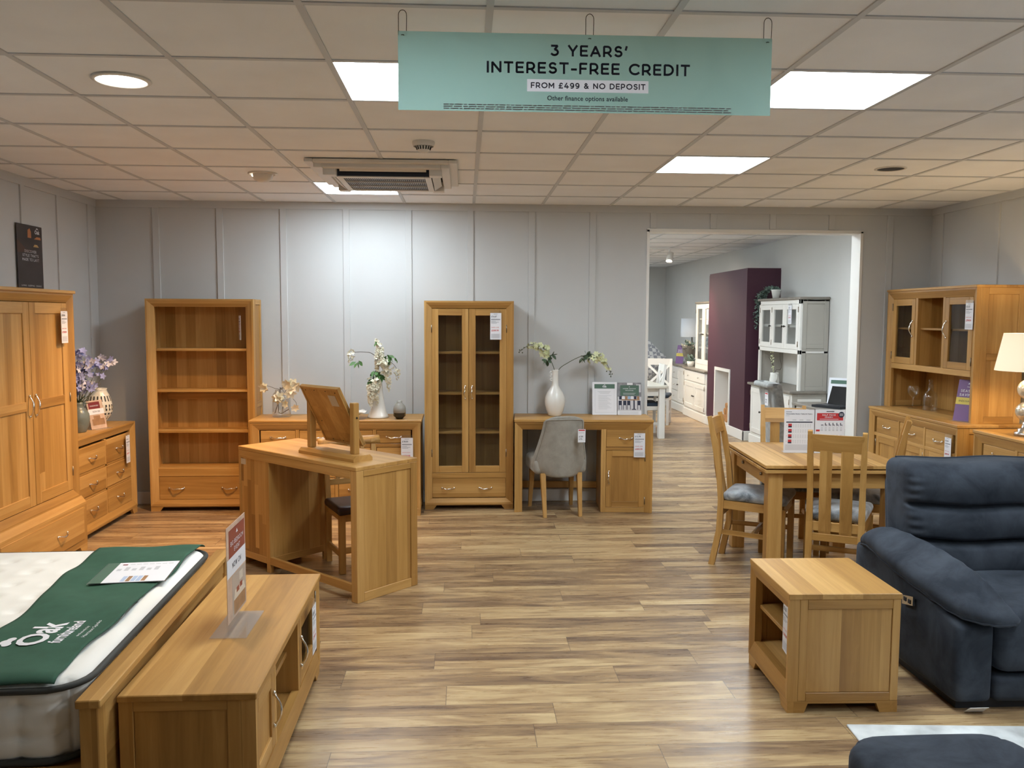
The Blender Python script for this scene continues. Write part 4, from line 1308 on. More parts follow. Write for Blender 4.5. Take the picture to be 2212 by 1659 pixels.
# mattress
t = thing('mattress', 'white tufted mattress with dark piping lying on the oak bed', 'mattress', (-1.07, 2.46, 0.301), BR)
MX0, MX1, MY0, MY1, MT = -1.98, -0.078, 0.055, 1.565, 0.262
def tuft(p, nr):
    d = 0.0
    if nr.z > 0.7:
        u, v = (p.x-MX1)/0.165, (p.y-MY0)/0.165
        if p.x < MX1-0.07 and MY0+0.07 < p.y < MY1-0.07:
            du, dv = abs(u-math.floor(u)-0.5), abs(v-math.floor(v)-0.5)
            par = (math.floor(u)+math.floor(v)) % 2
            d = -0.020*math.exp(-((0.5-du)**2+(0.5-dv)**2)*30) + 0.006*(math.cos(2*PI*u)+math.cos(2*PI*v))*0.35
    elif nr.y < -0.7:
        u, v = p.x/0.13, p.z/0.095
        d = -0.016*math.exp(-((u-round(u))**2+(v-round(v))**2)*26) - 0.006*math.exp(-(u-round(u))**2*90) - 0.005*math.exp(-(v-round(v))**2*60)
    return p + nr*d
mb = MB()
mb.rbox(MX0, MX1, MY0, MY1, 0, MT, 0.055, (130, 76, 16), tuft)
# rounded plan corners
def soften(v):
    cx = min(max(v.x, MX0+0.12), MX1-0.12); cy = min(max(v.y, MY0+0.12), MY1-0.12)
    d = Vector((v.x-cx, v.y-cy)); m_ = max(abs(d.x), abs(d.y)); l = d.length
    if l > 1e-6:
        d = d*(m_/l)
        v.x, v.y = cx+d.x, cy+d.y
for v in mb.bm.verts:
    soften(v.co)
mb.make('cover', M['mattress'], t)
for z, nm in ((MT-0.022, 'piping'), (0.02, 'piping')):
    mb = MB(); pts = []
    n = 160
    for i in range(n+1):
        a = i/n*4
        k = int(a) % 4; f = a-int(a)
        c4 = [(MX0, MY0), (MX1, MY0), (MX1, MY1), (MX0, MY1)]
        p = Vector((c4[k][0]+(c4[(k+1) % 4][0]-c4[k][0])*f, c4[k][1]+(c4[(k+1) % 4][1]-c4[k][1])*f, z))
        soften(p); 
        pts.append(p)
    mb.tube(pts, 0.011, 8); mb.make(nm, M['piping'], t)
for y in (0.62, 0.80):
    mb = MB(); mb.box(MX1-0.115, MX1-0.075, y-0.02, y+0.02, MT-0.001, MT+0.002); mb.make('care_label', M['paper'], t)

# green runner cloth across the mattress
t = thing('bed_runner', 'dark green felt runner with white logo across the foot of the white mattress', 'bed runner', (-1.07, 2.46, 0.301+MT), BR)
RX0, RX1 = -0.545, -0.172
def run(u, v, w):
    x = RX0+(RX1-RX0)*u; y = MY0+0.004+(MY1-MY0-0.008)*v
    x += 0.006*math.sin(v*17+u*2)*(0.5+u) + (0.03*(1-u))*math.sin(v*5) + u*(0.012+0.03*v+0.02*v*v)
    z = 0.012 + 0.007*math.sin(v*21+u*3)*math.sin(v*9+1) + 0.003*math.sin(u*9+v*13)
    e = max(0, 0.045-v*1.5)/0.045; e2 = max(0, 0.045-(1-v)*1.5)/0.045
    q = max(e, e2)
    z -= 0.018*q*q
    return (x, y, z + 0.004*w)
mb = MB(); mb.shell(run, 26, 90); mb.make('cloth', M['runner'], t)
# printing lies on the cloth: reading direction runs along +y
def on_cloth(mbx):
    for v in mbx.bm.verts:
        u = (v.co.x-RX0)/(RX1-RX0); w = (v.co.y-MY0)/(MY1-MY0)
        v.co.z = run(min(max(u, 0), 1), min(max(w, 0), 1), 1)[2] + 0.002
        
T4 = Matrix(((0, 0, -1, 0), (1, 0, 0, 0), (0, 1, 0, 0), (0, 0, 0, 1)))   # sign x -> +y, sign z -> -x
def print_at(mbx, body, y, x, width, **kw):
    mt = Matrix.Translation((x, y, 0)) @ T4
    mbx.text(body, 0, 0, width, 0.0, M4=mt, **kw)
mb = MB()
print_at(mb, 'Oak', 0.43, -0.352, 0.215, bold=0.028, h=0.100)
print_at(mb, 'furnitureland', 0.44, -0.272, 0.215, bold=0.022, h=0.042)
print_at(mb, 'exclusively by', 0.445, -0.222, 0.10, h=0.013)
print_at(mb, 'Harrison Spinks', 0.46, -0.197, 0.15, h=0.017)
for cy, cx, r in ((0.345, -0.425, 0.015), (0.363, -0.435, 0.019), (0.382, -0.425, 0.015)):
    vs = [mb.bm.verts.new((cx+r*math.cos(2*PI*k/14), cy+r*math.sin(2*PI*k/14), 0)) for k in range(14)]
    mb.bm.faces.new(vs)
on_cloth(mb); mb.make('lettering', M['paper'], t)

t = thing('leaflet', 'printed leaflet in a clear sleeve lying on the green bed runner', 'leaflet', (-1.375, 3.545, 0.301+MT+0.021), BR+math.radians(4))
mb = MB(); mb.box(-0.15, 0.15, -0.145, 0.145, 0, 0.0015); mb.make('sleeve', M['acrylic'], t)
mb = MB(); mb.box(-0.098, 0.145, -0.14, 0.14, 0.0016, 0.0026); mb.make('sheet', M['paper'], t)
mb = MB(); mb.box(-0.145, -0.098, -0.14, 0.14, 0.0016, 0.0026); mb.make('green_margin', M['dkgreen'], t)
mb = MB()
def flat(x0, x1, y0, y1, m):
    vs = [mb.bm.verts.new(p) for p in ((x0, y0, 0.0029), (x1, y0, 0.0029), (x1, y1, 0.0029), (x0, y1, 0.0029))]
    f = mb.bm.faces.new(vs); f.material_index = m
for k in range(6):
    flat(-0.085+0.03*k, -0.067+0.03*k, 0.02, 0.05+0.02*(k % 2), 0)
flat(-0.08, -0.06, 0.10, 0.115, 1)
for k in range(7):
    flat(-0.05+0.026*k, -0.03+0.026*k, 0.105, 0.113, 0)
for k, m in enumerate((2, 3, 2, 2, 3)):
    flat(-0.03+0.02*k, -0.014+0.02*k, -0.13, -0.06, m)
mb.make('printing', [M['pale_ink'], M['maroon'], plain('pale_blue_print', (0.45, 0.55, 0.75), 0.6), M['brownprint']], t)

# ================================================================== acrylic sign on the TV bench
t = thing('acrylic_sign', 'clear acrylic stand with rust red BIG BEDROOM EVENT poster, on the television bench', 'sign', (-0.874, 3.225, 0.4705), math.radians(90.5))
mb = MB(); mb.box(-0.145, 0.145, -0.068, 0.066, 0, 0.003); mb.make('foot', M['acrylic_foot'], t)
mb = MB(); mb.box(-0.142, 0.142, -0.0035, -0.0015, 0.003, 0.415); mb.box(-0.142, 0.142, 0.0015, 0.0035, 0.003, 0.415); mb.make('holder', M['clear_sheet'], t)
mb = MB(); mb.box(-0.136, 0.136, -0.0008, 0.0008, 0.045, 0.408); pst = mb.make('poster', M['peach'], t)
mb = MB()
for Y in (-0.0013,):
    mb.rect(-0.105, 0.125, 0.285, 0.390, Y, 0)
    mb.rect(-0.133, 0.136, 0.215, 0.285, Y, 1)
    mb.rect(-0.07, 0.13, 0.05, 0.21, Y, 2)
    mb.rect(-0.05, 0.12, 0.055, 0.11, Y-0.0002, 3)
    mb.prism([(-0.05, 0.11), (0.12, 0.11), (0.10, 0.145), (-0.03, 0.145)], 'xz', Y-0.0002, Y, 4)
    mb.rect(-0.01, 0.03, 0.13, 0.15, Y-0.0004, 0); mb.rect(0.04, 0.075, 0.135, 0.155, Y-0.0004, 0)
    mb.rect(0.035, 0.085, 0.165, 0.198, Y-0.0002, 4)
mb.make('picture', [M['rust'], M['paper'], plain('bedroom_wall_print', (0.50, 0.42, 0.36), 0.5), M['brownprint'], plain('linen_print', (0.70, 0.62, 0.52), 0.5)], pst)
mb = MB()
caps(mb, 'BIG BEDROOM', 0.01, 0.335, 0.185, 0.017, -0.0018, 0, 0.13)
caps(mb, 'EVENT', 0.01, 0.307, 0.085, 0.017, -0.0018, 0, 0.13)
mb.prism([(0.0, 0.362), (0.012, 0.376), (0.024, 0.362)], 'xz', -0.0018, -0.0015, 0)
caps(mb, 'NOW ON', 0.0, 0.25, 0.125, 0.022, -0.0018, 1, 0.13)
mb.make('lettering', [M['paper'], M['ink']], pst)

# ================================================================== side table
t = thing('side_table', 'square oak side table with open shelf, standing left of the navy recliner', 'side table', (1.357, 3.62, 0), math.radians(-91.5))
W, D, H = 0.52, 0.472, 0.488
w2 = W/2
mb = MB(); mb.box(-w2-0.003, w2+0.003, -0.003, D+0.003, H, H+0.024, 0, 0.002); mb.make('top', OAK, t)
mb = MB()
mitre(mb, -w2, w2, 0.05, H, 0.05, 0.0, 0.012, wb=0.075)
for s in (-1, 1):
    framed(mb, 'x', s*w2, s, 0.045, D, 0.05, H, 0.034, 0.022, 0.005, bt=0.042, bb=0.036)
mb.box(-w2+0.022, w2-0.022, D-0.02, D, 0.05, H, 1); mb.box(-w2+0.022, w2-0.022, 0.03, D-0.02, 0.10, 0.122, 0)
mb.make('body', OAK, t)
mb = MB()
mb.prism(plinth_pts(-w2, w2, 0.05, 0.10, 0.04), 'xz', 0.003, 0.03, 0)
mb.prism(plinth_pts(-w2, w2, 0.05, 0.10, 0.04), 'xz', D-0.03, D, 0)
for s in (-1, 1):
    mb.prism(plinth_pts(0.03, D-0.03, 0.05, 0.06, 0.04), 'yz', s*(w2+0.0005), s*(w2-0.022), 2)
mb.make('plinth', OAK, t)
board(t, 'shelf', -w2+0.022, w2-0.022, 0.035, D-0.02, 0.285, 0.303)

# ================================================================== dining table and chairs
TR = math.radians(-3.5)
TC = (2.311, 5.49)
t = thing('dining_table', 'oak extending dining table with thick square legs, in front of the doorway', 'dining table', (TC[0], TC[1], 0), TR)
W, D, H = 0.868, 0.972, 0.752
a, b = W/2, D/2
mb = MB()
mb.box(-a, a, -b, b, H-0.021, H, 2, 0.002)
mb.make('top', OAK, t)
mb = MB()
mb.box(-a, a, -b, b, H-0.050, H-0.029, 0, 0.002); mb.box(-a+0.03, a-0.03, -b+0.03, b-0.03, H-0.030, H-0.0205, 0)
mb.make('extension_leaf', OAK, t)
mb = MB(); mb.box(-a+0.19, -a+0.192, -b+0.001, b-0.001, H-0.0005, H+0.0003); mb.box(a-0.192, a-0.19, -b+0.001, b-0.001, H-0.0005, H+0.0003); mb.make('leaf_joint', M['dark'], t)
for sx in (-1, 1):
    for sy in (-1, 1):
        mb = MB(); mb.box(sx*(a-0.025), sx*(a-0.115), sy*(b-0.025), sy*(b-0.115), 0, H-0.05, 1, 0.004); mb.make('leg', OAK, t)
mb = MB()
for s in (-1, 1):
    mb.box(-a+0.115, a-0.115, s*(b-0.045), s*(b-0.07), H-0.15, H-0.05, 0, BV); mb.box(s*(a-0.045), s*(a-0.07), -b+0.115, b-0.115, H-0.15, H-0.05, 2, BV)
mb.make('apron', OAK, t)
mb = MB()
for y in (-0.25, 0.18):
    mb.tube([(-a+0.046, y, H-0.095), (-a+0.030, y, H-0.095)], 0.010, 10)
mb.make('leaf_catch', M['hinge'], t)

def oak_chair(name, label, seat_mat, group, k=1.0, seat_z=0.475, H=1.0):
    """local: faces -y"""
    t = thing(name, label, 'chair', (0, 0, 0), 0, group)
    rw, fw_, dp = 0.145, 0.185, 0.21
    lg = lambda: MB()
    for s in (-1, 1):
        mb = MB(); mb.beam((s*fw_, -dp+0.02, 0), (s*fw_, -dp+0.02, seat_z-0.05), 0.038, 0.038, m=1); mb.make('leg', OAK, t)
        mb = MB()
        pts = [((s*(rw+0.004)), dp+0.055, 0), (s*rw, dp+0.008, 0.24), (s*rw, dp, seat_z-0.03), (s*rw, dp+0.02, seat_z+0.18), (s*(rw+0.002), dp+0.055, H-0.16), (s*(rw+0.004), dp+0.09, H)]
        for i in range(len(pts)-1):
            w0 = 0.038 if i < 3 else 0.034; w1 = 0.038 if i < 2 else (0.034 if i < 4 else 0.026)
            mb.beam(pts[i], pts[i+1], w0, w0, (1, 0, 0), 1, w1, w1)
        mb.make('leg', OAK, t)
    mb = MB()
    mb.box(-fw_, fw_, -dp+0.008, -dp+0.03, seat_z-0.085, seat_z-0.03, 0, BV); mb.box(-rw, rw, dp-0.01, dp+0.012, seat_z-0.085, seat_z-0.03, 0, BV)
    for s in (-1, 1):
        mb.beam((s*fw_, -dp+0.02, seat_z-0.0575), (s*rw, dp, seat_z-0.0575), 0.055, 0.022, (0, 0, 1), 2)
    mb.make('seat_frame', OAK, t)
    mb = MB()
    def taper(p, nr):
        f_ = (p.y+dp)/(2*dp)
        p = Vector(p); p.x *= 1.0 - 0.20*f_
        if nr.z > 0.3:
            p.z += 0.018*(1-(p.x/fw_)**2)*(1-((p.y)/dp)**2)
        return p
    mb.rbox(-fw_-0.02, fw_+0.02, -dp-0.01, dp-0.012, seat_z-0.03, seat_z+0.03, 0.028, (10, 10, 2), taper)
    mb.make('seat', seat_mat, t)
    mb = MB()
    for s in (-1, 1):
        mb.beam((s*fw_, -dp+0.02, 0.23), (s*rw, dp+0.008, 0.23), 0.03, 0.018, (0, 0, 1), 2)
    mb.beam((-0.165, 0, 0.23), (0.165, 0, 0.23), 0.03, 0.018, (0, 0, 1), 0)
    mb.make('stretcher', OAK, t)
    mb = MB()
    def rail(u, v, w):
        x = -rw+2*rw*u
        return (x, dp+0.062+0.030*v + 0.010*(1-(2*u-1)**2) + 0.020*(w-0.5), H-0.125+0.105*v)
    mb.shell(rail, 10, 3, 0)
    for f in mb.bm.faces:
        f.smooth = False
    mb.make('top_rail', OAK, t)
    mb = MB(); mb.box(-rw, rw, dp-0.004, dp+0.016, seat_z-0.145, seat_z-0.10, 0, BV); mb.make('lower_rail', OAK, t)
    for s in (-1, 1):
        mb = MB()
        def slat(u, v, w):
            z = seat_z-0.105 + (H-0.12-seat_z+0.107)*v
            yy = dp+0.004 + 0.075*v**1.5 + 0.022*math.sin(PI*v)
            return (s*0.058 + (u-0.5)*0.068, yy + 0.012*(w-0.5), z)
        mb.shell(slat, 1, 12, 1)
        for f in mb.bm.faces:
            f.smooth = False
        mb.make('slat', OAK, t)
    return t
GC = 'velvet seated chairs around the dining table'
ch = oak_chair('dining_chair', 'slat back dining chair at the left of the table, silver seat in full view', M['velvet'], GC)
ch.location = (1.965, 5.49, 0); ch.rotation_euler = (0, 0, math.radians(60))
dup(ch, (2.29, 5.0, 0), math.radians(153), 'slat back dining chair nearest the viewer, its back in front of the table')
dup(ch, (2.32, 5.90, 0), math.radians(-14), 'dining chair at the far side of the table, mostly behind the white sign')
dup(ch, (2.64, 5.48, 0), math.radians(-117), 'dining chair at the right of the table, one post showing above the recliner')

# chair with brown leather seat tucked into the dressing table
t = thing('dressing_chair', 'low oak chair with dark brown leather seat tucked behind the dressing table', 'chair', (-0.70, 5.585, 0), math.radians(24))
sz, a, b, HB = 0.415, 0.185, 0.175, 0.83
for s in (-1, 1):
    mb = MB(); mb.box(s*(a-0.022)-0.02, s*(a-0.022)+0.02, -b, -b+0.04, 0, sz-0.03, 1, 0.003); mb.make('leg', OAK, t)
    mb = MB(); mb.beam((s*(a-0.022), b, 0), (s*(a-0.022), b, sz), 0.036, 0.036, m=1); mb.beam((s*(a-0.022), b, sz), (s*(a-0.018), b+0.05, HB-0.02), 0.036, 0.030, m=1, w2=0.03, d2=0.026); mb.make('leg', OAK, t)
mb = MB()
for z in (0.10,):
    for s in (-1, 1):
        mb.box(s*(a-0.022)-0.009, s*(a-0.022)+0.009, -b+0.03, b-0.02, z, z+0.04, 2, BV)
    mb.box(-a+0.02, a-0.02, -b+0.01, -b+0.03, z+0.03, z+0.07, 0, BV)
mb.make('stretcher', OAK, t)
mb = MB(); mb.box(-a+0.01, a-0.01, -b+0.006, -b+0.028, sz-0.075, sz-0.025, 0, BV); mb.box(-a+0.01, a-0.01, b-0.01, b+0.01, sz-0.075, sz-0.025, 0, BV)
for s in (-1, 1):
    mb.box(s*(a-0.015), s*(a-0.035), -b+0.02, b, sz-0.075, sz-0.025, 2, BV)
mb.make('seat_frame', OAK, t)
mb = MB(); mb.rbox(-a-0.012, a+0.012, -b-0.014, b-0.01, sz-0.03, sz+0.025, 0.025, (8, 8, 2)); mb.make('seat', M['leather'], t)
mb = MB()
def crail(u, v, w):
    x = -0.215+0.43*u
    return (x, b+0.03+0.03*v+0.02*(1-(2*u-1)**2)+0.022*(w-0.5), HB-0.05+0.05*v)
mb.shell(crail, 10, 2, 0); mb.make('top_rail', OAK, t)
mb = MB(); mb.box(-a+0.03, a-0.03, b+0.010, b+0.026, sz+0.10, sz+0.14, 0, BV); mb.make('lower_rail', OAK, t)
for x in (-0.09, 0.0, 0.09):
    mb = MB(); mb.beam((x, b+0.018, sz+0.13), (x, b+0.050, HB-0.045), 0.026, 0.014, m=1); mb.make('slat', OAK, t)
# ================================================================== upholstered chair at the desk
def scoop_chair(name, label, loc, rz, mat):
    t = thing(name, label, 'chair', loc, rz)
    def outline(v):
        # half width over the height of the back
        ks = [(0.0, 0.205), (0.05, 0.228), (0.16, 0.240), (0.27, 0.232), (0.5, 0.203), (0.75, 0.178), (0.90, 0.170), (0.96, 0.160), (1.0, 0.130)]
        for (a, x), (b, y) in zip(ks, ks[1:]):
            if v <= b:
                return x+(y-x)*(v-a)/(b-a)
        return ks[-1][1]
    def fn(u, v, w):
        s = 2*u-1
        z = 0.335 + 0.515*v + 0.03*abs(s)**3*max(0, 0.12-v)/0.12 - 0.02*abs(s)**4*max(0, v-0.9)/0.1
        y = 0.215 + 0.065*v - (0.17*(1-v)+0.035)*abs(s)**2.6
        th = 0.045*(1-0.5*max(0, v-0.8)/0.2)
        n = Vector((0.5*s*abs(s), -1, 0)).normalized()
        return Vector((s*outline(v), y, z)) + Vector((-n.x, n.y, 0))*th*(w)
    mb = MB(); mb.shell(fn, 22, 30); bk = mb.make('backrest', mat, t)
    mb = MB(); pts = []
    for k in range(31):
        v = 0.10+0.845*k/30; pts.append(fn(0.045, v, 0) + Vector((0, 0.002, 0)))
    for k in range(1, 16):
        u = 0.045+0.91*k/15; pts.append(fn(u, 0.945, 0) + Vector((0, 0.002, 0)))
    for k in range(1, 31):
        v = 0.945-0.845*k/30; pts.append(fn(0.955, v, 0) + Vector((0, 0.002, 0)))
    mb.tube(pts, 0.0035, 6); mb.make('piping', mat, bk)
    mb = MB()
    def sh(p, nr):
        p = Vector(p)
        if nr.z > 0.3:
            p.z += 0.02*(1-(p.x/0.24)**2)
        return p
    mb.rbox(-0.225, 0.225, -0.275, 0.13, 0.345, 0.475, 0.04, (8, 8, 3), sh); mb.make('seat', mat, t)
    for s in (-1, 1):
        mb = MB(); mb.beam((s*0.150, 0.205, 0), (s*0.155, 0.135, 0.36), 0.028, 0.028, m=1, w2=0.042, d2=0.042); mb.make('leg', OAK, t)
        mb = MB(); mb.beam((s*0.185, -0.255, 0), (s*0.175, -0.20, 0.36), 0.028, 0.028, m=1, w2=0.042, d2=0.042); mb.make('leg', OAK, t)
    return t
scoop_chair('desk_chair', 'taupe fabric scoop back chair with oak legs pushed up to the oak desk', (0.785, 7.055, 0), math.radians(187), M['taupe'])

# ================================================================== dresser against the right wall
R90 = -PI/2
t = thing('dresser_sideboard', 'oak sideboard with three drawers and doors below the glazed hutch, by the right wall', 'sideboard', (3.645, 6.695, 0), R90)
W, D, H = 1.37, 0.54, 0.845
w2 = W/2
carcass(t, W, D, H, fw=0.062)
mb = MB(); mb.box(-w2-0.006, w2+0.006, -0.008, D, H, H+0.022, 0, 0.003); mb.make('top', OAK, t)
xs = (-0.60, -0.20, 0.20, 0.60)
for k in range(3):
    drawer(t, xs[k]+0.012, xs[k+1]-0.012, 0.64, 0.782, 0.022, ((xs[k]+xs[k+1])/2,), hl=0.12)
    door(t, xs[k]+0.012, xs[k+1]-0.012, 0.115, 0.615, 0.022, False, 1 if k == 0 else -1, -1 if k == 0 else 1)
board(t, 'rail', -0.62, 0.62, 0.02, 0.045, 0.613, 0.642)
for x in xs[1:3]:
    board(t, 'divider', x-0.012, x+0.012, 0.018, 0.044, 0.10, 0.79, 1)

t = thing('dresser_hutch', 'oak glazed hutch with open middle shelf standing on the right hand sideboard', 'hutch', (3.795, 6.755, 0.8675), R90)
W, D, H = 1.32, 0.38, 1.02
w2 = W/2
mb = MB()
mitre(mb, -w2, w2, -0.08, H, 0.066)
bmesh.ops.bisect_plane(mb.bm, geom=mb.bm.verts[:]+mb.bm.edges[:]+mb.bm.faces[:], plane_co=(0, 0, 0), plane_no=(0, 0, -1), clear_outer=True)
for s in (-1, 1):
    framed(mb, 'x', s*w2, s, 0.045, D, 0, H, 0.05, 0.022, 0.006, mid=0.50)
mb.box(-w2+0.022, w2-0.022, 0.045, D, H-0.022, H, 0); mb.box(-w2+0.022, w2-0.022, D-0.012, D, 0.0, H-0.022, 1)
mb.box(-w2+0.022, w2-0.022, 0.03, D-0.012, 0.365, 0.385, 0)
mb.box(-w2+0.066, w2-0.066, 0.018, 0.045, 0.345, 0.392, 0, BV)
for x in (-0.205, 0.205):
    mb.box(x-0.018, x+0.018, 0.020, D-0.012, 0.385, H-0.06, 1, BV)
mb.make('body', OAK, t)
mb = MB(); mb.box(-w2-0.008, w2+0.008, -0.008, D, H, H+0.02, 0, 0.003); mb.make('cornice', OAK, t)
board(t, 'shelf', -w2+0.022, w2-0.022, 0.05, D-0.012, 0.690, 0.706)
door(t, -w2+0.064, -0.223, 0.392, H-0.066, 0.018, True, 1, -1, hz=0.70, st=0.055, hl=0.13)
door(t, 0.223, w2-0.064, 0.392, H-0.066, 0.018, True, -1, 1, hz=0.70, st=0.055, hl=0.13)

# crockery behind the far glass door
def lathe_thing(name, label, cat, loc, prof, mat, seg=26, part='body', group=None):
    t = thing(name, label, cat, loc, 0, group)
    mb = MB(); mb.lathe(prof, seg); mb.make(part, mat, t)
    return t
hz = 0.8675+0.7065
lathe_thing('plate', 'white plate lying under the bowl behind the far glass door of the hutch', 'plate', (3.98, 7.11, hz), [(0, 0), (0.05, 0.0), (0.09, 0.012), (0.092, 0.016), (0.05, 0.006), (0, 0.006)], M['ceramic'])
lathe_thing('bowl', 'white bowl on a plate behind the far glass door of the hutch', 'bowl', (3.98, 7.11, hz+0.0065), [(0, 0), (0.03, 0), (0.035, 0.01), (0.07, 0.06), (0.078, 0.085), (0.074, 0.085), (0.03, 0.014), (0, 0.012)], M['ceramic'])
lathe_thing('pot', 'white pot on the bottom shelf behind the far glass door of the hutch', 'pot', (3.99, 7.08, 0.8675+0.3855), [(0, 0), (0.045, 0), (0.05, 0.01), (0.055, 0.11), (0.051, 0.11), (0.046, 0.012), (0, 0.012)], M['ceramic'])
lathe_thing('plate', 'white plate on the upper shelf behind the near glass door of the hutch', 'plate', (3.99, 6.37, hz), [(0, 0), (0.05, 0.0), (0.09, 0.012), (0.092, 0.016), (0.05, 0.006), (0, 0.006)], M['ceramic'])

t = thing('wine_glass', 'clear balloon wine glass on the dresser, left of the decanter', 'wine glass', (3.93, 7.17, 0.8675))
mb = MB(); mb.lathe([(0, 0.0), (0.042, 0.0), (0.042, 0.003), (0.008, 0.010), (0.005, 0.03), (0.005, 0.085), (0.014, 0.10)], 24); mb.make('stem', M['clear'], t)
mb = MB(); mb.lathe([(0.014, 0.10), (0.038, 0.118), (0.050, 0.150), (0.048, 0.178), (0.040, 0.198)], 24); mb.make('bowl', M['clear'], t)
t = thing('decanter', 'clear glass decanter with stopper on the dresser, right of the wine glass', 'decanter', (4.0, 7.02, 0.8675))
mb = MB(); mb.lathe([(0, 0.0), (0.058, 0.0), (0.060, 0.008), (0.060, 0.105), (0.052, 0.145), (0.024, 0.17), (0.020, 0.215), (0.026, 0.225)], 26); mb.make('bottle', M['clear'], t)
mb = MB(); mb.lathe([(0, 0.215), (0.014, 0.218), (0.016, 0.226), (0.010, 0.232), (0.018, 0.248), (0.018, 0.262), (0, 0.274)], 18); mb.make('stopper', M['clear'], t)

t = thing('season_sign', 'leaning purple SEASON SAVINGS card with yellow band on the dresser', 'sign', (3.83, 6.245, 0.8675), math.radians(-58))
mb = MB(); mb.box(-0.085, 0.085, -0.05, 0.045, 0, 0.003); mb.make('foot', M['acrylic_foot'], t)
tl = Matrix.Rotation(math.radians(-14), 4, 'X')
mb = MB(); mb.box(-0.083, 0.083, -0.002, 0.002, 0.003, 0.325); bmesh.ops.transform(mb.bm, matrix=tl, verts=mb.bm.verts[:]); cd = mb.make('card', M['purple'], t)
mb = MB(); mb.rect(-0.083, 0.083, 0.13, 0.185, -0.0025); bmesh.ops.transform(mb.bm, matrix=tl, verts=mb.bm.verts[:]); mb.make('yellow_band', M['yellow'], cd)
mb = MB()
mb.text('THE', 0.0, 0.268, 0.03, -0.003, m=0); caps(mb, 'SEASON', 0.0, 0.238, 0.115, 0.021, -0.003, 0, 0.17); caps(mb, 'SAVINGS', 0.0, 0.206, 0.125, 0.021, -0.003, 0, 0.17)
mb.text('ENDS SUNDAY', 0.0, 0.157, 0.12, -0.003, m=1, h=0.014)
mb.prism([(-0.012, 0.29), (0.0, 0.302), (0.012, 0.29)], 'xz', -0.003, -0.0027, 0)
bmesh.ops.transform(mb.bm, matrix=tl, verts=mb.bm.verts[:]); mb.make('lettering', [M['paper'], M['ink']], cd)

# chest carrying the lamp
t = thing('lamp_chest', 'oak drawer chest carrying the table lamp, right of the glazed dresser', 'chest of drawers', (3.685, 5.235, 0), R90)
W, D, H = 1.28, 0.45, 0.832
w2 = W/2
carcass(t, W, D, H, fw=0.066)
mb = MB(); mb.box(-w2-0.006, w2+0.006, -0.008, D, H, H+0.022, 0, 0.003); mb.make('top', OAK, t)
xs = (-0.57, -0.19, 0.19, 0.57)
for k in range(3):
    drawer(t, xs[k]+0.012, xs[k+1]-0.012, 0.655, 0.765, 0.022, ((xs[k]+xs[k+1])/2,), hl=0.12)
    drawer(t, xs[k]+0.012, xs[k+1]-0.012, 0.395, 0.630, 0.022, ((xs[k]+xs[k+1])/2,), hl=0.12)
    drawer(t, xs[k]+0.012, xs[k+1]-0.012, 0.115, 0.370, 0.022, ((xs[k]+xs[k+1])/2,), hl=0.12)
for z in (0.6425, 0.3825):
    board(t, 'rail', -0.6, 0.6, 0.02, 0.045, z-0.014, z+0.014)
for x in xs[1:3]:
    board(t, 'divider', x-0.012, x+0.012, 0.018, 0.044, 0.10, 0.77, 1)

LX, LY, LZ = 3.86, 5.55, 0.8545
t = thing('table_lamp', 'lit table lamp with cream shade and two crackled glass balls, at the right edge', 'lamp', (LX, LY, LZ))
mb = MB(); mb.lathe([(0, 0), (0.080, 0), (0.080, 0.022), (0.062, 0.026), (0.060, 0.046), (0.040, 0.052), (0.032, 0.075), (0.030, 0.092), (0.022, 0.098)], 30); mb.make('base', M['steel'], t)
mb = MB(); mb.ball((0, 0, 0.167), (0.080, 0.080, 0.070), 26); mb.ball((0, 0, 0.318), (0.074, 0.074, 0.072), 26); mb.make('glass_balls', M['crackle'], t)
mb = MB(); mb.lathe([(0.018, 0.232), (0.022, 0.238), (0.018, 0.246)], 18); mb.lathe([(0.012, 0.388), (0.016, 0.395), (0.010, 0.42), (0.008, 0.70), (0.013, 0.71), (0.004, 0.72)], 16); mb.make('stem', M['steel'], t)
mb = MB()
prof = [(0.218, 0.447), (0.170, 0.702)]
mb.lathe(prof + [(0.168, 0.702), (0.216, 0.447), (0.218, 0.447)], 40)
mb.make('shade', M['shade_lit'], t)
mb = MB(); mb.tube([(0, 0, 0.715), (0.005, 0, 0.73), (0, 0, 0.742)], 0.006, 8); mb.tube([(0.0, 0, 0.742), (-0.02, 0.0, 0.752), (-0.028, 0, 0.765), (-0.02, 0, 0.772)], 0.004, 6); mb.tube([(0.0, 0, 0.742), (0.02, 0.0, 0.752), (0.028, 0, 0.765), (0.02, 0, 0.772)], 0.004, 6); mb.make('finial', M['brass'], t)
pl = bpy.data.lights.new('lamp_light', 'POINT'); pl.energy = 8; pl.color = (1.0, 0.72, 0.38); pl.shadow_soft_size = 0.045
po = bpy.data.objects.new('lamp_light', pl); COL.objects.link(po); po.parent = t; po.location = (0, 0, 0.585)

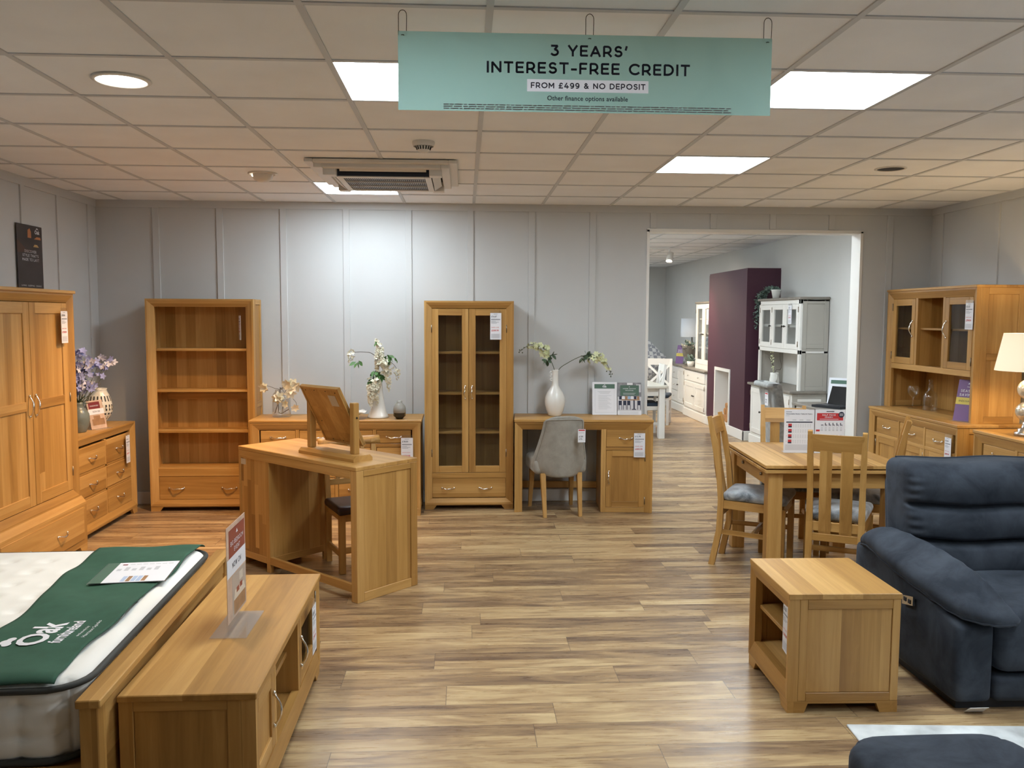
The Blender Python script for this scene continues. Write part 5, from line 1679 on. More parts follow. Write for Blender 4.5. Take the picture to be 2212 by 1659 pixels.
# ================================================================== navy recliner, footstool, rug
RX, RY = 2.56, 3.33
t = thing('recliner', 'dark navy suede recliner armchair with padded arms at the right edge', 'armchair', (RX, RY, 0))
def sweep(mb, rows, seg=20, m=0, p_=2.6):
    """rows: (centre, lateral half vector, vertical half vector)"""
    rings = []
    for c, a, b in rows:
        c, a, b = Vector(c), Vector(a), Vector(b)
        ring = []
        for k in range(seg):
            q = 2*PI*k/seg; co, si = math.cos(q), math.sin(q)
            ring.append(mb.bm.verts.new(c + a*math.copysign(abs(co)**(2/p_), co) + b*math.copysign(abs(si)**(2/p_), si)))
        rings.append(ring)
    for A, B in zip(rings, rings[1:]):
        for k in range(seg):
            f = mb.bm.faces.new((A[k], B[k], B[(k+1) % seg], A[(k+1) % seg])); f.smooth = True; f.material_index = m
    for r in (rings[0], rings[-1]):
        f = mb.bm.faces.new(r); f.smooth = True; f.material_index = m
    bmesh.ops.recalc_face_normals(mb.bm, faces=mb.bm.faces[:])
def smoothrows(keys, n):
    out = []
    for i in range(n+1):
        q = i/n*(len(keys)-1); k = min(int(q), len(keys)-2); f = q-k
        def cr(j):
            P = [Vector(keys[min(max(k+d, 0), len(keys)-1)][j]) for d in (-1, 0, 1, 2)]
            return 0.5*((2*P[1]) + (P[2]-P[0])*f + (2*P[0]-5*P[1]+4*P[2]-P[3])*f*f + (-P[0]+3*P[1]-3*P[2]+P[3])*f**3)
        out.append((cr(0), cr(1), cr(2)))
    return out
for s in (-1, 1):
    mb = MB()
    def armf(p, nr, s=s):
        p = Vector(p)
        yy = p.y/0.88
        top = 0.375 + 0.135*min(1, max(0, yy*1.6))
        p.z = 0.035 + (p.z-0.035)*(top-0.035)/0.5
        if (p.x*s) > 0.42:
            p.x += s*(-0.01 + 0.035*math.sin(min(1, p.z/0.5)*PI*0.6)*yy)
        return p
    x0, x1 = (-0.51, -0.33) if s < 0 else (0.33, 0.51)
    mb.rbox(x0, x1, 0.0, 0.88, 0.035, 0.535, 0.035, (4, 12, 8), armf)
    mb.make('arm', M['navy'], t)
    mb = MB()
    keys = [((-0.49, 0.80, 0.535), (0.050, 0.0, 0.02), (-0.01, 0.0, 0.035)),
            ((-0.480, 0.70, 0.560), (0.074, 0.0, 0.028), (-0.018, 0.0, 0.048)),
            ((-0.463, 0.48, 0.540), (0.088, 0.0, 0.050), (-0.026, 0.0, 0.050)),
            ((-0.432, 0.24, 0.505), (0.092, 0.02, 0.058), (-0.026, 0.0, 0.050)),
            ((-0.390, 0.07, 0.462), (0.088, 0.045, 0.048), (-0.016, -0.012, 0.046)),
            ((-0.325, -0.02, 0.420), (0.062, 0.045, 0.012), (-0.006, -0.012, 0.034)),
            ((-0.262, -0.035, 0.397), (0.020, 0.015, 0.0), (0.0, -0.004, 0.014))]
    if s > 0:
        keys = [tuple((-v[0], v[1], v[2]) for v in k) for k in keys]
    rows = smoothrows(keys, 40)
    rows = [(c, a*(1+0.018*math.sin(i*1.9)), b*(1+0.05*math.sin(i*1.9)+0.03*math.sin(i*3.1))) for i, (c, a, b) in enumerate(rows)]
    sweep(mb, rows, 22)
    pad = mb.make('arm_pad', M['navy'], t)
    mb = MB(); mb.tube([c - a*1.0*(1) - b*0.25 for c, a, b in rows], 0.005, 6); mb.make('piping', M['navyseam'], pad)
    if s < 0:
        mb = MB(); mb.obox((-0.528, 0.345, 0.368), (0.004, 0, 0), (0, 0.046, -0.010), (0, 0, 0.021)); cp = mb.make('control_panel', M['steel'], t)
        mb = MB()
        for y in (0.327, 0.365):
            mb.obox((-0.5325, y, 0.368), (0.002, 0, 0), (0, 0.010, 0), (0, 0, 0.009))
        mb.make('button', M['black'], cp)
def creases(p, nr):
    p = Vector(p)
    d = 0
    for zc in (0.755, 0.585):
        zz = zc - 0.016*(1-(p.x/0.42)**2)
        d -= 0.055*math.exp(-((p.z-zz)/0.013)**2)*min(1, (0.415-abs(p.x))/0.05+0.25)
    f = max(0.0, -nr.y)
    p.y -= f*d*1.0
    p.y -= f*(0.030*math.sin(PI*min(1, max(0, (p.z-0.755)/0.20))) + 0.022*math.sin(PI*min(1, max(0, (p.z-0.585)/0.17))) + 0.02*math.sin(PI*min(1, max(0, (p.z-0.40)/0.185))))
    e = math.exp(-((abs(p.x)-0.40)/0.035)**2)
    p.y += f*0.006*e*math.sin(p.z*150)
    p.y += 0.13*max(0, p.z-0.45)
    p.z += 0.004*math.sin(p.x*14)
    return p
mb = MB(); mb.rbox(-0.415, 0.415, 0.545, 0.80, 0.37, 0.950, 0.055, (44, 5, 90), creases)
bc = mb.make('back_cushion', M['navy'], t)
mb = MB(); mb.tube([(x/20*0.37-0.0, 0.745+0.065, 0.951+0.004*math.sin(x/20*0.37*14)) for x in range(-20, 21)], 0.005, 6); mb.make('piping', M['navyseam'], bc)
mb = MB(); mb.rbox(-0.36, 0.36, 0.72, 0.92, 0.05, 0.845, 0.045, (8, 3, 8), lambda p, n: Vector((p.x, p.y+0.10*max(0, p.z-0.4), p.z))); mb.make('back_shell', M['navy'], t)
mb = MB(); mb.rbox(-0.325, 0.325, -0.012, 0.66, 0.155, 0.425, 0.07, (14, 14, 5), lambda p, n: Vector((p.x, p.y, p.z+(0.02*(1-(p.x/0.33)**2) if n.z > 0.3 else 0)))); mb.make('seat_cushion', M['navy'], t)
mb = MB(); mb.rbox(-0.325, 0.325, 0.0, 0.10, 0.035, 0.150, 0.03, (10, 3, 3)); mb.make('footrest', M['navy'], t)
mb = MB(); mb.box(-0.47, 0.47, 0.04, 0.80, 0.0, 0.05); mb.make('base', M['black'], t)
mb = MB(); mb.obox((-0.415, -0.020, 0.020), (0.04, 0.0, 0), (0, 0.020, -0.018), (0, 0.0006, 0.0006)); mb.make('care_label', M['paper'], t)

t = thing('rug', 'pale marbled rug on the floor in front of the navy recliner', 'rug', (1.553, 3.238, 0), math.radians(-4))
mb = MB(); mb.box(0, 2.3, -1.6, 0, 0.0005, 0.008, 0, 0.003); mb.make('pile', M['rug'], t)

t = thing('footstool', 'navy suede footstool at the lower right corner', 'footstool', (1.375, 2.04, 0.0))
def dome(p, nr):
    p = Vector(p)
    if nr.z > 0.2:
        p.z += 0.02*(1-(p.x/0.27)**2)*(1-(p.y/0.35)**2)
    d = Vector((max(0, abs(p.x)-0.15), max(0, abs(p.y)-0.22)))
    m_, l = max(d.x, d.y), d.length
    if l > 1e-6:
        d *= m_/l
        if abs(p.x) > 0.15: p.x = math.copysign(0.15+d.x, p.x)
        if abs(p.y) > 0.22: p.y = math.copysign(0.22+d.y, p.y)
    return p
mb = MB(); mb.rbox(-0.268, 0.268, -0.34, 0.34, 0.25, 0.421, 0.045, (16, 18, 4), dome); mb.make('cushion', M['navy'], t)
mb = MB(); mb.rbox(-0.258, 0.258, -0.33, 0.33, 0.04, 0.265, 0.03, (12, 14, 4), dome); mb.make('base', M['navy'], t)
for sx in (-1, 1):
    for sy in (-1, 1):
        mb = MB(); mb.lathe([(0, 0.009 if sx > 0 else 0), (0.02, 0.009 if sx > 0 else 0), (0.026, 0.05)], 12, (sx*0.17, sy*0.24, 0)); mb.make('foot', M['black'], t)

# ================================================================== white price leaflet on the dining table
t = thing('price_board', 'white two page price board standing upright on the dining table', 'sign', (2.336, 5.48, 0.7525), math.radians(-4))
t.scale = (1.034, 1.034, 1.034)
mb = MB(); mb.box(-0.19, 0.19, -0.004, 0.075, 0, 0.003); mb.make('foot', M['acrylic_foot'], t)
for s, nm in ((-1, 'page'), (1, 'page')):
    mb = MB()
    x0, x1 = (-0.197, -0.004) if s < 0 else (0.0, 0.193)
    mb.box(x0, x1, -0.002, 0.002, 0.003, 0.284); pg = mb.make(nm, M['paper'], t)
    mb = MB(); Y = -0.0026
    if s < 0:
        mb.text('Extendable Dining Table & Chairs', -0.102, 0.255, 0.165, Y, m=0, bold=0.02, h=0.0085)
        mb.rect(-0.188, -0.15, 0.267, 0.271, Y, 1); mb.rect(-0.188, -0.165, 0.242, 0.245, Y, 3)
        mb.rect(-0.185, -0.016, 0.199, 0.206, Y, 0)
        for x in (-0.145, -0.10, -0.055):
            mb.rect(x, x+0.025, 0.214, 0.219, Y, 3)
        for k in range(4):
            z = 0.192-0.0345*k
            mb.rect(-0.171, -0.148, z-0.024, z, Y, 2); mb.rect(-0.171, -0.148, z-0.024, z-0.015, Y-0.0003, 0)
            mb.rect(-0.184, -0.178, z-0.012, z-0.008, Y, 3)
            for r in range(3):
                for c in range(8):
                    mb.rect(-0.142+0.0155*c, -0.133+0.0155*c, z-0.006-0.008*r, z-0.0035-0.008*r, Y, 3)
        for k in range(8):
            mb.rect(-0.188, -0.02-0.01*(k % 3), 0.054-0.0048*k, 0.0565-0.0048*k, Y, 3)
    else:
        mb.rect(0.012, 0.180, 0.215, 0.262, Y, 2)
        caps(mb, 'HALF PRICE', 0.088, 0.250, 0.085, 0.010, Y-0.0004, 4, 0.2); caps(mb, 'CHAIRS', 0.088, 0.236, 0.052, 0.010, Y-0.0004, 4, 0.2)
        mb.rect(0.03, 0.15, 0.221, 0.224, Y-0.0004, 4)
        mb.rect(0.072, 0.122, 0.270, 0.275, Y, 0)
        vs = [mb.bm.verts.new((0.168+0.019*math.cos(2*PI*k/20), Y-0.0006, 0.252-0.019*math.sin(-2*PI*k/20))) for k in range(20)]
        f = mb.bm.faces.new(vs); f.material_index = 0
        for k in range(3):
            mb.rect(0.156, 0.180, 0.245+0.006*k, 0.248+0.006*k, Y-0.0009, 3)
        for k in range(6):
            x = 0.040+0.0245*k
            mb.rect(x, x+0.014, 0.183, 0.187, Y, 0)
            if k: mb.rect(x, x+0.005, 0.187, 0.199, Y, 0)
            mb.rect(x+0.001, x+0.003, 0.177, 0.183, Y, 0); mb.rect(x+0.011, x+0.013, 0.177, 0.183, Y, 0)
            for r in range(4):
                mb.rect(x-0.001, x+0.012, 0.168-0.006*r, 0.1705-0.006*r, Y, 3)
        for k in range(4):
            z = 0.155-0.03*k
            mb.rect(0.008, 0.032, z-0.012, z, Y, 2)
            for c in range(6):
                mb.rect(0.040+0.0245*c, 0.052+0.0245*c, z-0.008, z-0.005, Y, 3)
    mb.make('printing', [M['ink'], M['grey_ink'], M['red'], M['pale_ink'], M['paper']], pg)
mb = MB(); mb.box(-0.0035, -0.0005, -0.0025, 0.006, 0.003, 0.287); mb.make('spine', M['iron'], t)

# ================================================================== ornaments
def stem_tube(mb, pts, r0, r1, m=0, sub=5):
    P = [Vector(p) for p in pts]
    out = []
    for i in range(len(P)-1):
        a, b, c, d = P[max(i-1, 0)], P[i], P[i+1], P[min(i+2, len(P)-1)]
        for k in range(sub):
            f = k/sub
            out.append(0.5*((2*b)+(c-a)*f+(2*a-5*b+4*c-d)*f*f+(-a+3*b-3*c+d)*f**3))
    out.append(P[-1])
    n = len(out)
    mb.tube(out, [r0+(r1-r0)*i/(n-1) for i in range(n)], 6, m)
    return out
def bloom(mb, c, nrm, r, n=5, m=0, cup=0.5):
    nrm = Vector(nrm).normalized(); a = nrm.orthogonal().normalized(); b = nrm.cross(a)
    ph = random.random()*6
    for k in range(n):
        q = ph+2*PI*k/n
        d = a*math.cos(q)+b*math.sin(q)
        mb.leaf(Vector(c), d+nrm*cup, nrm, r, r*0.66, m, 0.1)
def rv(s=1.0):
    return Vector((random.uniform(-s, s), random.uniform(-s, s), random.uniform(-s, s)))
def raceme(mb, pts, r, n, size, m=0):
    """hanging cluster: dense blossoms along a path, shrinking to buds at the tip"""
    P = [Vector(p) for p in pts]
    for i in range(n):
        q = i/(n-1)
        s = q*(len(P)-1); k = min(int(s), len(P)-2); f = s-k
        c = P[k]*(1-f)+P[k+1]*f
        g = (1-q)**0.7
        rr = rv(1); rr.normalize()
        bloom(mb, c+rr*r*(0.15+g*0.85), rr+Vector((0, -0.2, 0)), size*(0.35+0.65*g), 4, m, 0.6)

# --- on the sideboard
ZS = 0.8035
# white vase with wisteria
vx, vy = -0.728, 7.13
t = thing('white_vase', 'tall flared white ceramic vase in the middle of the long sideboard', 'vase', (vx, vy, ZS))
mb = MB(); mb.lathe([(0, 0), (0.086, 0), (0.090, 0.006), (0.084, 0.020), (0.068, 0.055), (0.056, 0.11), (0.046, 0.18), (0.038, 0.25), (0.034, 0.32), (0.036, 0.345), (0.032, 0.345), (0.030, 0.32), (0.034, 0.25), (0, 0.24)], 32); mb.make('body', M['ceramic'], t)
k_ = 0.00388
P = lambda u, v, dy=0.0: Vector(((u-817)*k_, dy, (902-v)*k_))
t = thing('wisteria_spray', 'spray of hanging white wisteria in the tall white vase', 'flowers', (vx, vy, ZS+0.0))
mb = MB()
stem_tube(mb, [(0, 0, 0.245), P(818, 800, -0.01), P(817, 775), P(814, 735)], 0.004, 0.002)
stem_tube(mb, [(0.005, 0, 0.25), P(818, 780, -0.01), P(805, 763, -0.01), P(790, 760), P(772, 760), P(762, 764), P(758, 775)], 0.003, 0.0015)
stem_tube(mb, [(-0.005, 0, 0.25), P(822, 780, -0.02), P(835, 775, -0.02), P(848, 783, -0.02), P(858, 797), P(860, 818)], 0.003, 0.0012)
stem_tube(mb, [(0.0, -0.005, 0.25), P(815, 800, -0.04), P(808, 815, -0.07), P(803, 850, -0.07), P(802, 874, -0.06)], 0.003, 0.001)
mb.make('stems', M['twig'], t)
mb = MB()
raceme(mb, [P(826, 796, -0.02), P(820, 772, -0.02), P(822, 750), P(814, 733)], 0.040, 120, 0.030)
raceme(mb, [P(832, 778, -0.03), P(838, 792, -0.04), P(840, 815, -0.04), P(842, 844, -0.03)], 0.038, 100, 0.028)
raceme(mb, [P(806, 822, -0.07), P(806, 840, -0.08), P(804, 858, -0.08), P(803, 877, -0.07)], 0.038, 100, 0.028)
raceme(mb, [P(816, 822, -0.075), P(815, 842, -0.08), P(817, 872, -0.075)], 0.032, 70, 0.026)
raceme(mb, [P(760, 763), P(759, 772), P(757, 788)], 0.028, 26, 0.022)
raceme(mb, [P(857, 797, -0.01), P(860, 806), P(859, 820)], 0.024, 24, 0.022)
mb.make('blossom', M['petalw'], t)
mb = MB()
for u, v, n, s in ((775, 780, 4, 0.05), (840, 768, 7, 0.055), (812, 802, 9, 0.06), (806, 815, 6, 0.055), (823, 806, 6, 0.055), (812, 738, 3, 0.03), (855, 774, 3, 0.03)):
    for k in range(n):
        d = rv(1); d.z = -abs(d.z)-0.2
        mb.leaf(P(u, v, -0.03)+rv(0.012), d, rv(1)+Vector((0, -1, 0.5)), s*random.uniform(0.9, 1.5), s*0.62)
mb.make('leaves', M['leaf'], t)

# small grey vase
t = thing('bud_vase', 'small grey glazed bottle vase with dark base at the right end of the sideboard', 'vase', (-0.541, 7.03, ZS))
mb = MB(); mb.lathe([(0, 0), (0.026, 0), (0.036, 0.014), (0.051, 0.026), (0.051, 0.052), (0.052, 0.053), (0.052, 0.085), (0.047, 0.106), (0.030, 0.128), (0.023, 0.136), (0.024, 0.152), (0.020, 0.152), (0.019, 0.13), (0, 0.12)], 30, mats=[1, 1, 1, 1, 1, 0, 0, 0, 0, 0, 0, 0, 0]); mb.make('body', [M['greycer'], M['darkcer']], t)
# dish
t = thing('serving_dish', 'shallow white scalloped dish half hidden behind the tilting mirror', 'dish', (-0.968, 7.06, ZS))
mb = MB()
prof = [(0, 0), (0.05, 0), (0.055, 0.012), (0.115, 0.045), (0.155, 0.058), (0.153, 0.062), (0.112, 0.051), (0.05, 0.018), (0, 0.016)]
mb.lathe(prof, 40)
for v in mb.bm.verts:
    r = math.hypot(v.co.x, v.co.y)
    if r > 0.11:
        v.co.z += 0.006*math.cos(8*math.atan2(v.co.y, v.co.x))
mb.make('body', M['ceramic'], t)
# glass vase with magnolia
gx, gy = -1.545, 7.20
t = thing('glass_vase', 'clear glass cylinder vase at the left end of the sideboard, beside the bookcase', 'vase', (gx, gy, ZS))
mb = MB(); mb.lathe([(0, 0.0), (0.072, 0.0), (0.077, 0.008), (0.077, 0.165), (0.070, 0.195), (0.052, 0.215), (0.050, 0.23)], 30); mb.lathe([(0, 0.014), (0.070, 0.014), (0.073, 0.02), (0.073, 0.16), (0.066, 0.19), (0.049, 0.213), (0.050, 0.23)], 30); mb.make('body', M['clear'], t)
t = thing('magnolia_branch', 'white magnolia blossom on dark twigs in the clear glass vase', 'flowers', (gx, gy, ZS+0.0))
k_ = 0.00388; P = lambda u, v, dy=0.0: Vector(((u-609)*k_, dy, (900-v)*k_))
mb = MB()
stem_tube(mb, [P(594, 893), P(600, 875), P(604, 858), P(606, 842), P(595, 838), P(585, 834), P(576, 832)], 0.003, 0.0015)
stem_tube(mb, [P(624, 884), P(606, 893), P(602, 880), P(604, 855), P(607, 840), P(617, 836), P(630, 838), P(640, 835)], 0.003, 0.002)
stem_tube(mb, [P(607, 840), P(608, 836, -0.02), P(622, 842, -0.03), P(622, 862, -0.03)], 0.0025, 0.0015)
stem_tube(mb, [P(607, 838), P(618, 848, -0.03), P(616, 862, -0.04), P(617, 870, -0.04)], 0.002, 0.0012)
stem_tube(mb, [P(630, 838), P(634, 858, -0.02), P(641, 868, -0.02), P(642, 878, -0.02)], 0.002, 0.0012)
mb.make('twigs', M['twig'], t)
mb = MB()
for u, v, r, n in ((577, 832, 0.05, 2), (627, 829, 0.055, 2), (632, 843, 0.06, 2), (641, 829, 0.06, 3), (624, 833, 0.05, 1), (603, 855, 0.055, 2), (618, 869, 0.042, 1), (641, 880, 0.042, 1), (610, 857, 0.045, 1)):
    for k in range(n):
        bloom(mb, P(u, v, -0.035)+rv(0.018), Vector((random.uniform(-.7, .7), -1, random.uniform(-.8, .5))), r, 6, 0, 0.45)
mb.make('blossom', M['petalw'], t)

# --- on the desk
ZD = 0.7955
dx, dy_ = 0.787, 7.30
t = thing('bottle_vase', 'white glazed bottle vase with ringed neck on the oak desk', 'vase', (dx, dy_, ZD))
mb = MB(); mb.lathe([(0, 0), (0.052, 0), (0.058, 0.006), (0.074, 0.045), (0.087, 0.095), (0.090, 0.128), (0.085, 0.165), (0.068, 0.205), (0.046, 0.238), (0.031, 0.265), (0.028, 0.30), (0.027, 0.36), (0.029, 0.392), (0.033, 0.398), (0.029, 0.402), (0.024, 0.39), (0.023, 0.3), (0, 0.28)], 36); mb.make('body', M['ceramic'], t)
for z in (0.315, 0.347, 0.376):
    mb = MB(); mb.tube([(-0.026, -0.004, z+0.008), (-0.039, -0.004, z+0.010), (-0.046, -0.004, z), (-0.039, -0.004, z-0.010), (-0.026, -0.004, z-0.008)], 0.0065, 8); mb.make('lug', M['ceramic'], t)
k_ = 0.000578; P = lambda u, v, d=0.0: Vector(((u-655)*k_, d, (1230-v)*k_))
def delph(name, label, stem, spray, leaves, tip):
    t = thing(name, label, 'flowers', (dx, dy_, ZD), 0)
    mb = MB(); stem_tube(mb, stem, 0.0035, 0.0018)
    for q in tip:
        mb.ball(q, 0.006, 6)
    mb.make('stem', M['stemg'], t)
    mb = MB()
    n = 46
    for i in range(n):
        q = i/(n-1); s = q*(len(spray)-1); k = min(int(s), len(spray)-2); f = s-k
        c = Vector(spray[k])*(1-f)+Vector(spray[k+1])*f
        rr = rv(1).normalized()
        g = 1-0.55*q
        bloom(mb, c+rr*0.032*g, rr+Vector((0, -0.6, 0)), 0.034*g, 5, 0, 0.4)
    mb.make('blossom', M['petalg'], t)
    mb = MB()
    for c, m_ in leaves:
        for k in range(m_):
            d = rv(1); d.z -= 0.4
            mb.leaf(Vector(c)+rv(0.008), d, rv(1), 0.06, 0.026)
    mb.make('leaves', M['leafd'], t)
delph('delphinium', 'pale green delphinium arching left in the white bottle vase', [(0, 0, 0.285), P(640, 535), P(580, 380), P(520, 250), P(400, 180), P(280, 160), P(180, 215), P(105, 275)],
      [P(500, 290), P(500, 210), P(400, 190), P(300, 165), P(240, 190)], [(P(530, 390), 10), (P(610, 310), 8)], [P(120, 240), P(110, 275), P(160, 280), P(185, 205), P(150, 235)])
delph('delphinium', 'pale green delphinium arching right in the white bottle vase', [(0, 0, 0.285), P(710, 535), P(850, 430), P(1030, 340), P(1200, 305), P(1330, 320), P(1430, 440), P(1480, 540), P(1505, 650)],
      [P(1210, 380), P(1300, 330), P(1360, 350), P(1420, 440), P(1470, 530)], [(P(1130, 320), 14), (P(1180, 330), 8), (P(1060, 350), 4)], [P(1520, 600), P(1480, 605), P(1500, 640), P(1435, 560), P(1500, 565)])
t = thing('notice_card', 'white framed notice with green header standing on the desk beside the vase', 'sign', (1.233, 7.345, ZD), math.radians(-4))
tl = Matrix.Rotation(math.radians(-10), 4, 'X')
def leaned(mb): bmesh.ops.transform(mb.bm, matrix=tl, verts=mb.bm.verts[:])
mb = MB(); mb.box(-0.108, 0.108, -0.003, 0.003, 0, 0.29); leaned(mb); c_ = mb.make('card', M['paper'], t)
mb = MB(); mb.obox((0, 0.056, 0.100), (0.03, 0, 0), (0, 0.022, -0.10), (0, 0.001, 0.0002)); mb.make('strut', M['acrylic'], t)
mb = MB(); mb.rect(-0.09, 0.09, 0.232, 0.272, -0.0035, 0)
mb.text('Oak', 0, 0.250, 0.038, -0.0042, m=1, bold=0.04); mb.prism([(-0.01, 0.261), (0, 0.268), (0.01, 0.261)], 'xz', -0.0042, -0.004, 1)
for k in range(3): mb.rect(-0.06+0.01*k, 0.055-0.008*k, 0.205-0.009*k, 0.208-0.009*k, -0.0035, 2)
for k in range(14): mb.rect(-0.055, 0.06-0.012*((k*7) % 4), 0.168-0.009*k, 0.1705-0.009*k, -0.0035, 2)
for x0, x1, z0, z1 in ((-0.085, 0.085, 0.021, 0.0225), (-0.085, -0.0835, 0.021, 0.225), (0.0835, 0.085, 0.021, 0.225)): mb.rect(x0, x1, z0, z1, -0.0035, 2)
leaned(mb); mb.make('printing', [M['dkgreen'], M['paper'], M['pale_ink']], c_)
t = thing('promise_card', 'dining room photo leaflet with green panel at the right end of the desk', 'sign', (1.452, 7.335, ZD), math.radians(-4))
mb = MB(); mb.box(-0.105, 0.105, -0.003, 0.003, 0, 0.285); leaned(mb); c_ = mb.make('card', M['paper'], t)
mb = MB(); mb.obox((0, 0.056, 0.100), (0.03, 0, 0), (0, 0.022, -0.10), (0, 0.001, 0.0002)); mb.make('strut', M['acrylic'], t)
mb = MB(); Y = -0.0036
mb.rect(-0.105, 0.105, 0.16, 0.285, Y, 2); mb.rect(-0.02, 0.03, 0.265, 0.283, Y-0.0003, 1); mb.rect(0.06, 0.10, 0.20, 0.27, Y-0.0003, 5)
mb.rect(-0.105, 0.105, 0.035, 0.16, Y, 5)
for k, m_ in enumerate((3, 1, 4, 6, 1, 3, 4)): mb.rect(-0.09+0.026*k, -0.068+0.026*k, 0.135, 0.165, Y-0.0003, m_)
mb.rect(-0.07, 0.09, 0.128, 0.138, Y-0.0006, 4); mb.rect(0.035, 0.047, 0.045, 0.13, Y-0.0006, 3); mb.rect(0.02, 0.06, 0.045, 0.052, Y-0.0006, 3)
for x in (-0.095, -0.055, -0.02, 0.07):
    mb.rect(x, x+0.028, 0.085, 0.125, Y-0.0005, 3); mb.rect(x, x+0.005, 0.045, 0.085, Y-0.0005, 3); mb.rect(x+0.025, x+0.03, 0.045, 0.085, Y-0.0005, 3)
mb.rect(-0.08, 0.085, 0.17, 0.262, Y-0.0008, 0)
mb.text('HOME ADVICE', 0, 0.232, 0.112, Y-0.0014, m=1, spacing=1.2, h=0.0095); mb.text('PROMISE', 0, 0.216, 0.07, Y-0.0014, m=1, spacing=1.2, h=0.0095)
mb.prism([(-0.006, 0.246), (0, 0.252), (0.006, 0.246)], 'xz', Y-0.0014, Y-0.001, 1)
for k in range(2): mb.rect(-0.055, 0.055-0.01*k, 0.190-0.010*k, 0.193-0.010*k, Y-0.0014, 7)
for k in range(3): mb.rect(-0.09, 0.08, 0.008+0.008*k, 0.011+0.008*k, Y, 7)
leaned(mb); mb.make('picture', [M['dkgreen'], M['paper'], plain('dusk_print', (0.22, 0.22, 0.24), 0.5, noise=0.4, scale=25), M['ink'], M['brownprint'], plain('pale_room_print', (0.60, 0.60, 0.64), 0.5), plain('sky_print', (0.30, 0.45, 0.65), 0.5), M['pale_ink']], c_)

# --- on the chest of drawers
ZC = 0.7725
cx, cy = -2.905, 6.50
t = thing('glazed_vase', 'dark blue grey glazed round vase holding blue flowers on the chest of drawers', 'vase', (cx, cy, ZC))
mb = MB(); mb.lathe([(0, 0), (0.045, 0), (0.05, 0.006), (0.068, 0.05), (0.076, 0.10), (0.072, 0.14), (0.052, 0.175), (0.042, 0.185), (0.040, 0.21), (0.047, 0.228), (0.043, 0.228), (0.036, 0.2), (0, 0.19)], 30); mb.make('body', M['slate_cer'], t)
t = thing('delphinium_bunch', 'bunch of lavender blue delphiniums in the dark vase beside the wardrobe', 'flowers', (cx, cy, ZC))
k_ = 0.0035; P = lambda u, v, d=0.0: Vector((0.62*(u-184)*k_ + d, (u-184)*k_*0.80, (932-v)*k_))
mb = MB()
ends = [(192, 752, 0.0), (197, 760, 0.02), (182, 770, -0.02), (176, 762, 0.03), (206, 775, 0.01), (230, 790, 0.0), (247, 772, 0.02), (262, 785, 0.0), (205, 820, 0.03), (222, 830, 0.04), (190, 800, 0.05), (172, 800, 0.06)]
for u, v, d in ends:
    stem_tube(mb, [(0, 0, 0.195), P(186+(u-186)*0.25, 860, d*0.3), P(186+(u-186)*0.7, 860-(860-v)*0.6, d), P(u, v, d)], 0.003, 0.001)
mb.make('stems', M['stemg'], t)
mb = MB()
for u, v, n, r in ((192, 765, 9, 9), (176, 790, 10, 9), (186, 795, 14, 12), (195, 800, 10, 9), (180, 815, 10, 10), (190, 825, 10, 10), (178, 835, 7, 9), (214, 778, 4, 5), (222, 793, 6, 6), (233, 793, 5, 5), (245, 773, 4, 3), (262, 784, 2, 2), (254, 787, 2, 2), (242, 789, 3, 3), (229, 813, 3, 3), (222, 831, 5, 4), (200, 836, 6, 5), (202, 803, 4, 4), (207, 785, 3, 3), (192, 847, 4, 4)):
    for k in range(n):
        bloom(mb, P(u+random.uniform(-r, r), v+random.uniform(-r, r), random.uniform(-0.04, 0.04)), Vector((1, -0.8, 0))+rv(0.8), 0.030, 5, 1 if (u > 240 and k % 2 == 0) or random.random() < 0.15 else 0, 0.35)
mb.make('blossom', [M['petalb'], plain('white_lilac_petal', (0.72, 0.70, 0.80), 0.6)], t)
mb = MB()
for k in range(26):
    q = random.random()*6.28
    mb.leaf(Vector((0, 0, 0.215))+rv(0.015), Vector((math.cos(q), math.sin(q), random.uniform(0.1, 1.0))), (0, 0, 1), random.uniform(0.06, 0.12), 0.022)
mb.make('leaves', M['leafd'], t)
t = thing('lattice_lantern', 'white ceramic lantern vase pierced with slots at the far end of the chest', 'lantern', (-2.93, 6.915, ZC))
prof = [(0, 0.0), (0.050, 0.0), (0.050, 0.030), (0.054, 0.038), (0.082, 0.070), (0.100, 0.115), (0.102, 0.145), (0.094, 0.195), (0.078, 0.245), (0.064, 0.270), (0.060, 0.285), (0.066, 0.298), (0.060, 0.298), (0.055, 0.285)]
mb = MB(); mb.lathe(prof, 40); mb.make('body', M['cream_cer'], t)
mb = MB()
for z0, z1, w, n in ((0.052, 0.078, 0.30, 18), (0.090, 0.104, 0.5, 18), (0.122, 0.170, 0.42, 20), (0.196, 0.240, 0.36, 20)):
    for k in range(n):
        a = 2*PI*k/n; da = PI/n*w
        def rad(z):
            for (r0, a0), (r1, a1) in zip(prof, prof[1:]):
                if a0 <= z <= a1 and a1 > a0:
                    return r0+(r1-r0)*(z-a0)/(a1-a0)
            return 0.1
        vs = [mb.bm.verts.new(((rad(z)+0.0012)*math.cos(b), (rad(z)+0.0012)*math.sin(b), z)) for b, z in ((a-da, z0), (a+da, z0), (a+da, (z0+z1)/2), (a+da, z1), (a-da, z1), (a-da, (z0+z1)/2))]
        mb.bm.faces.new(vs)
mb.make('slots', M['dark'], t)
t = thing('acrylic_sign', 'small acrylic event sign with maroon top between the vases on the chest', 'sign', (-2.84, 6.70, ZC), math.radians(72))
mb = MB(); mb.box(-0.085, 0.085, -0.05, 0.05, 0, 0.003); mb.make('foot', M['acrylic_foot'], t)
tl = Matrix.Rotation(math.radians(-12), 4, 'X')
mb = MB(); mb.box(-0.082, 0.082, -0.002, 0.002, 0.003, 0.225); leaned(mb); c_ = mb.make('poster', M['peach'], t)
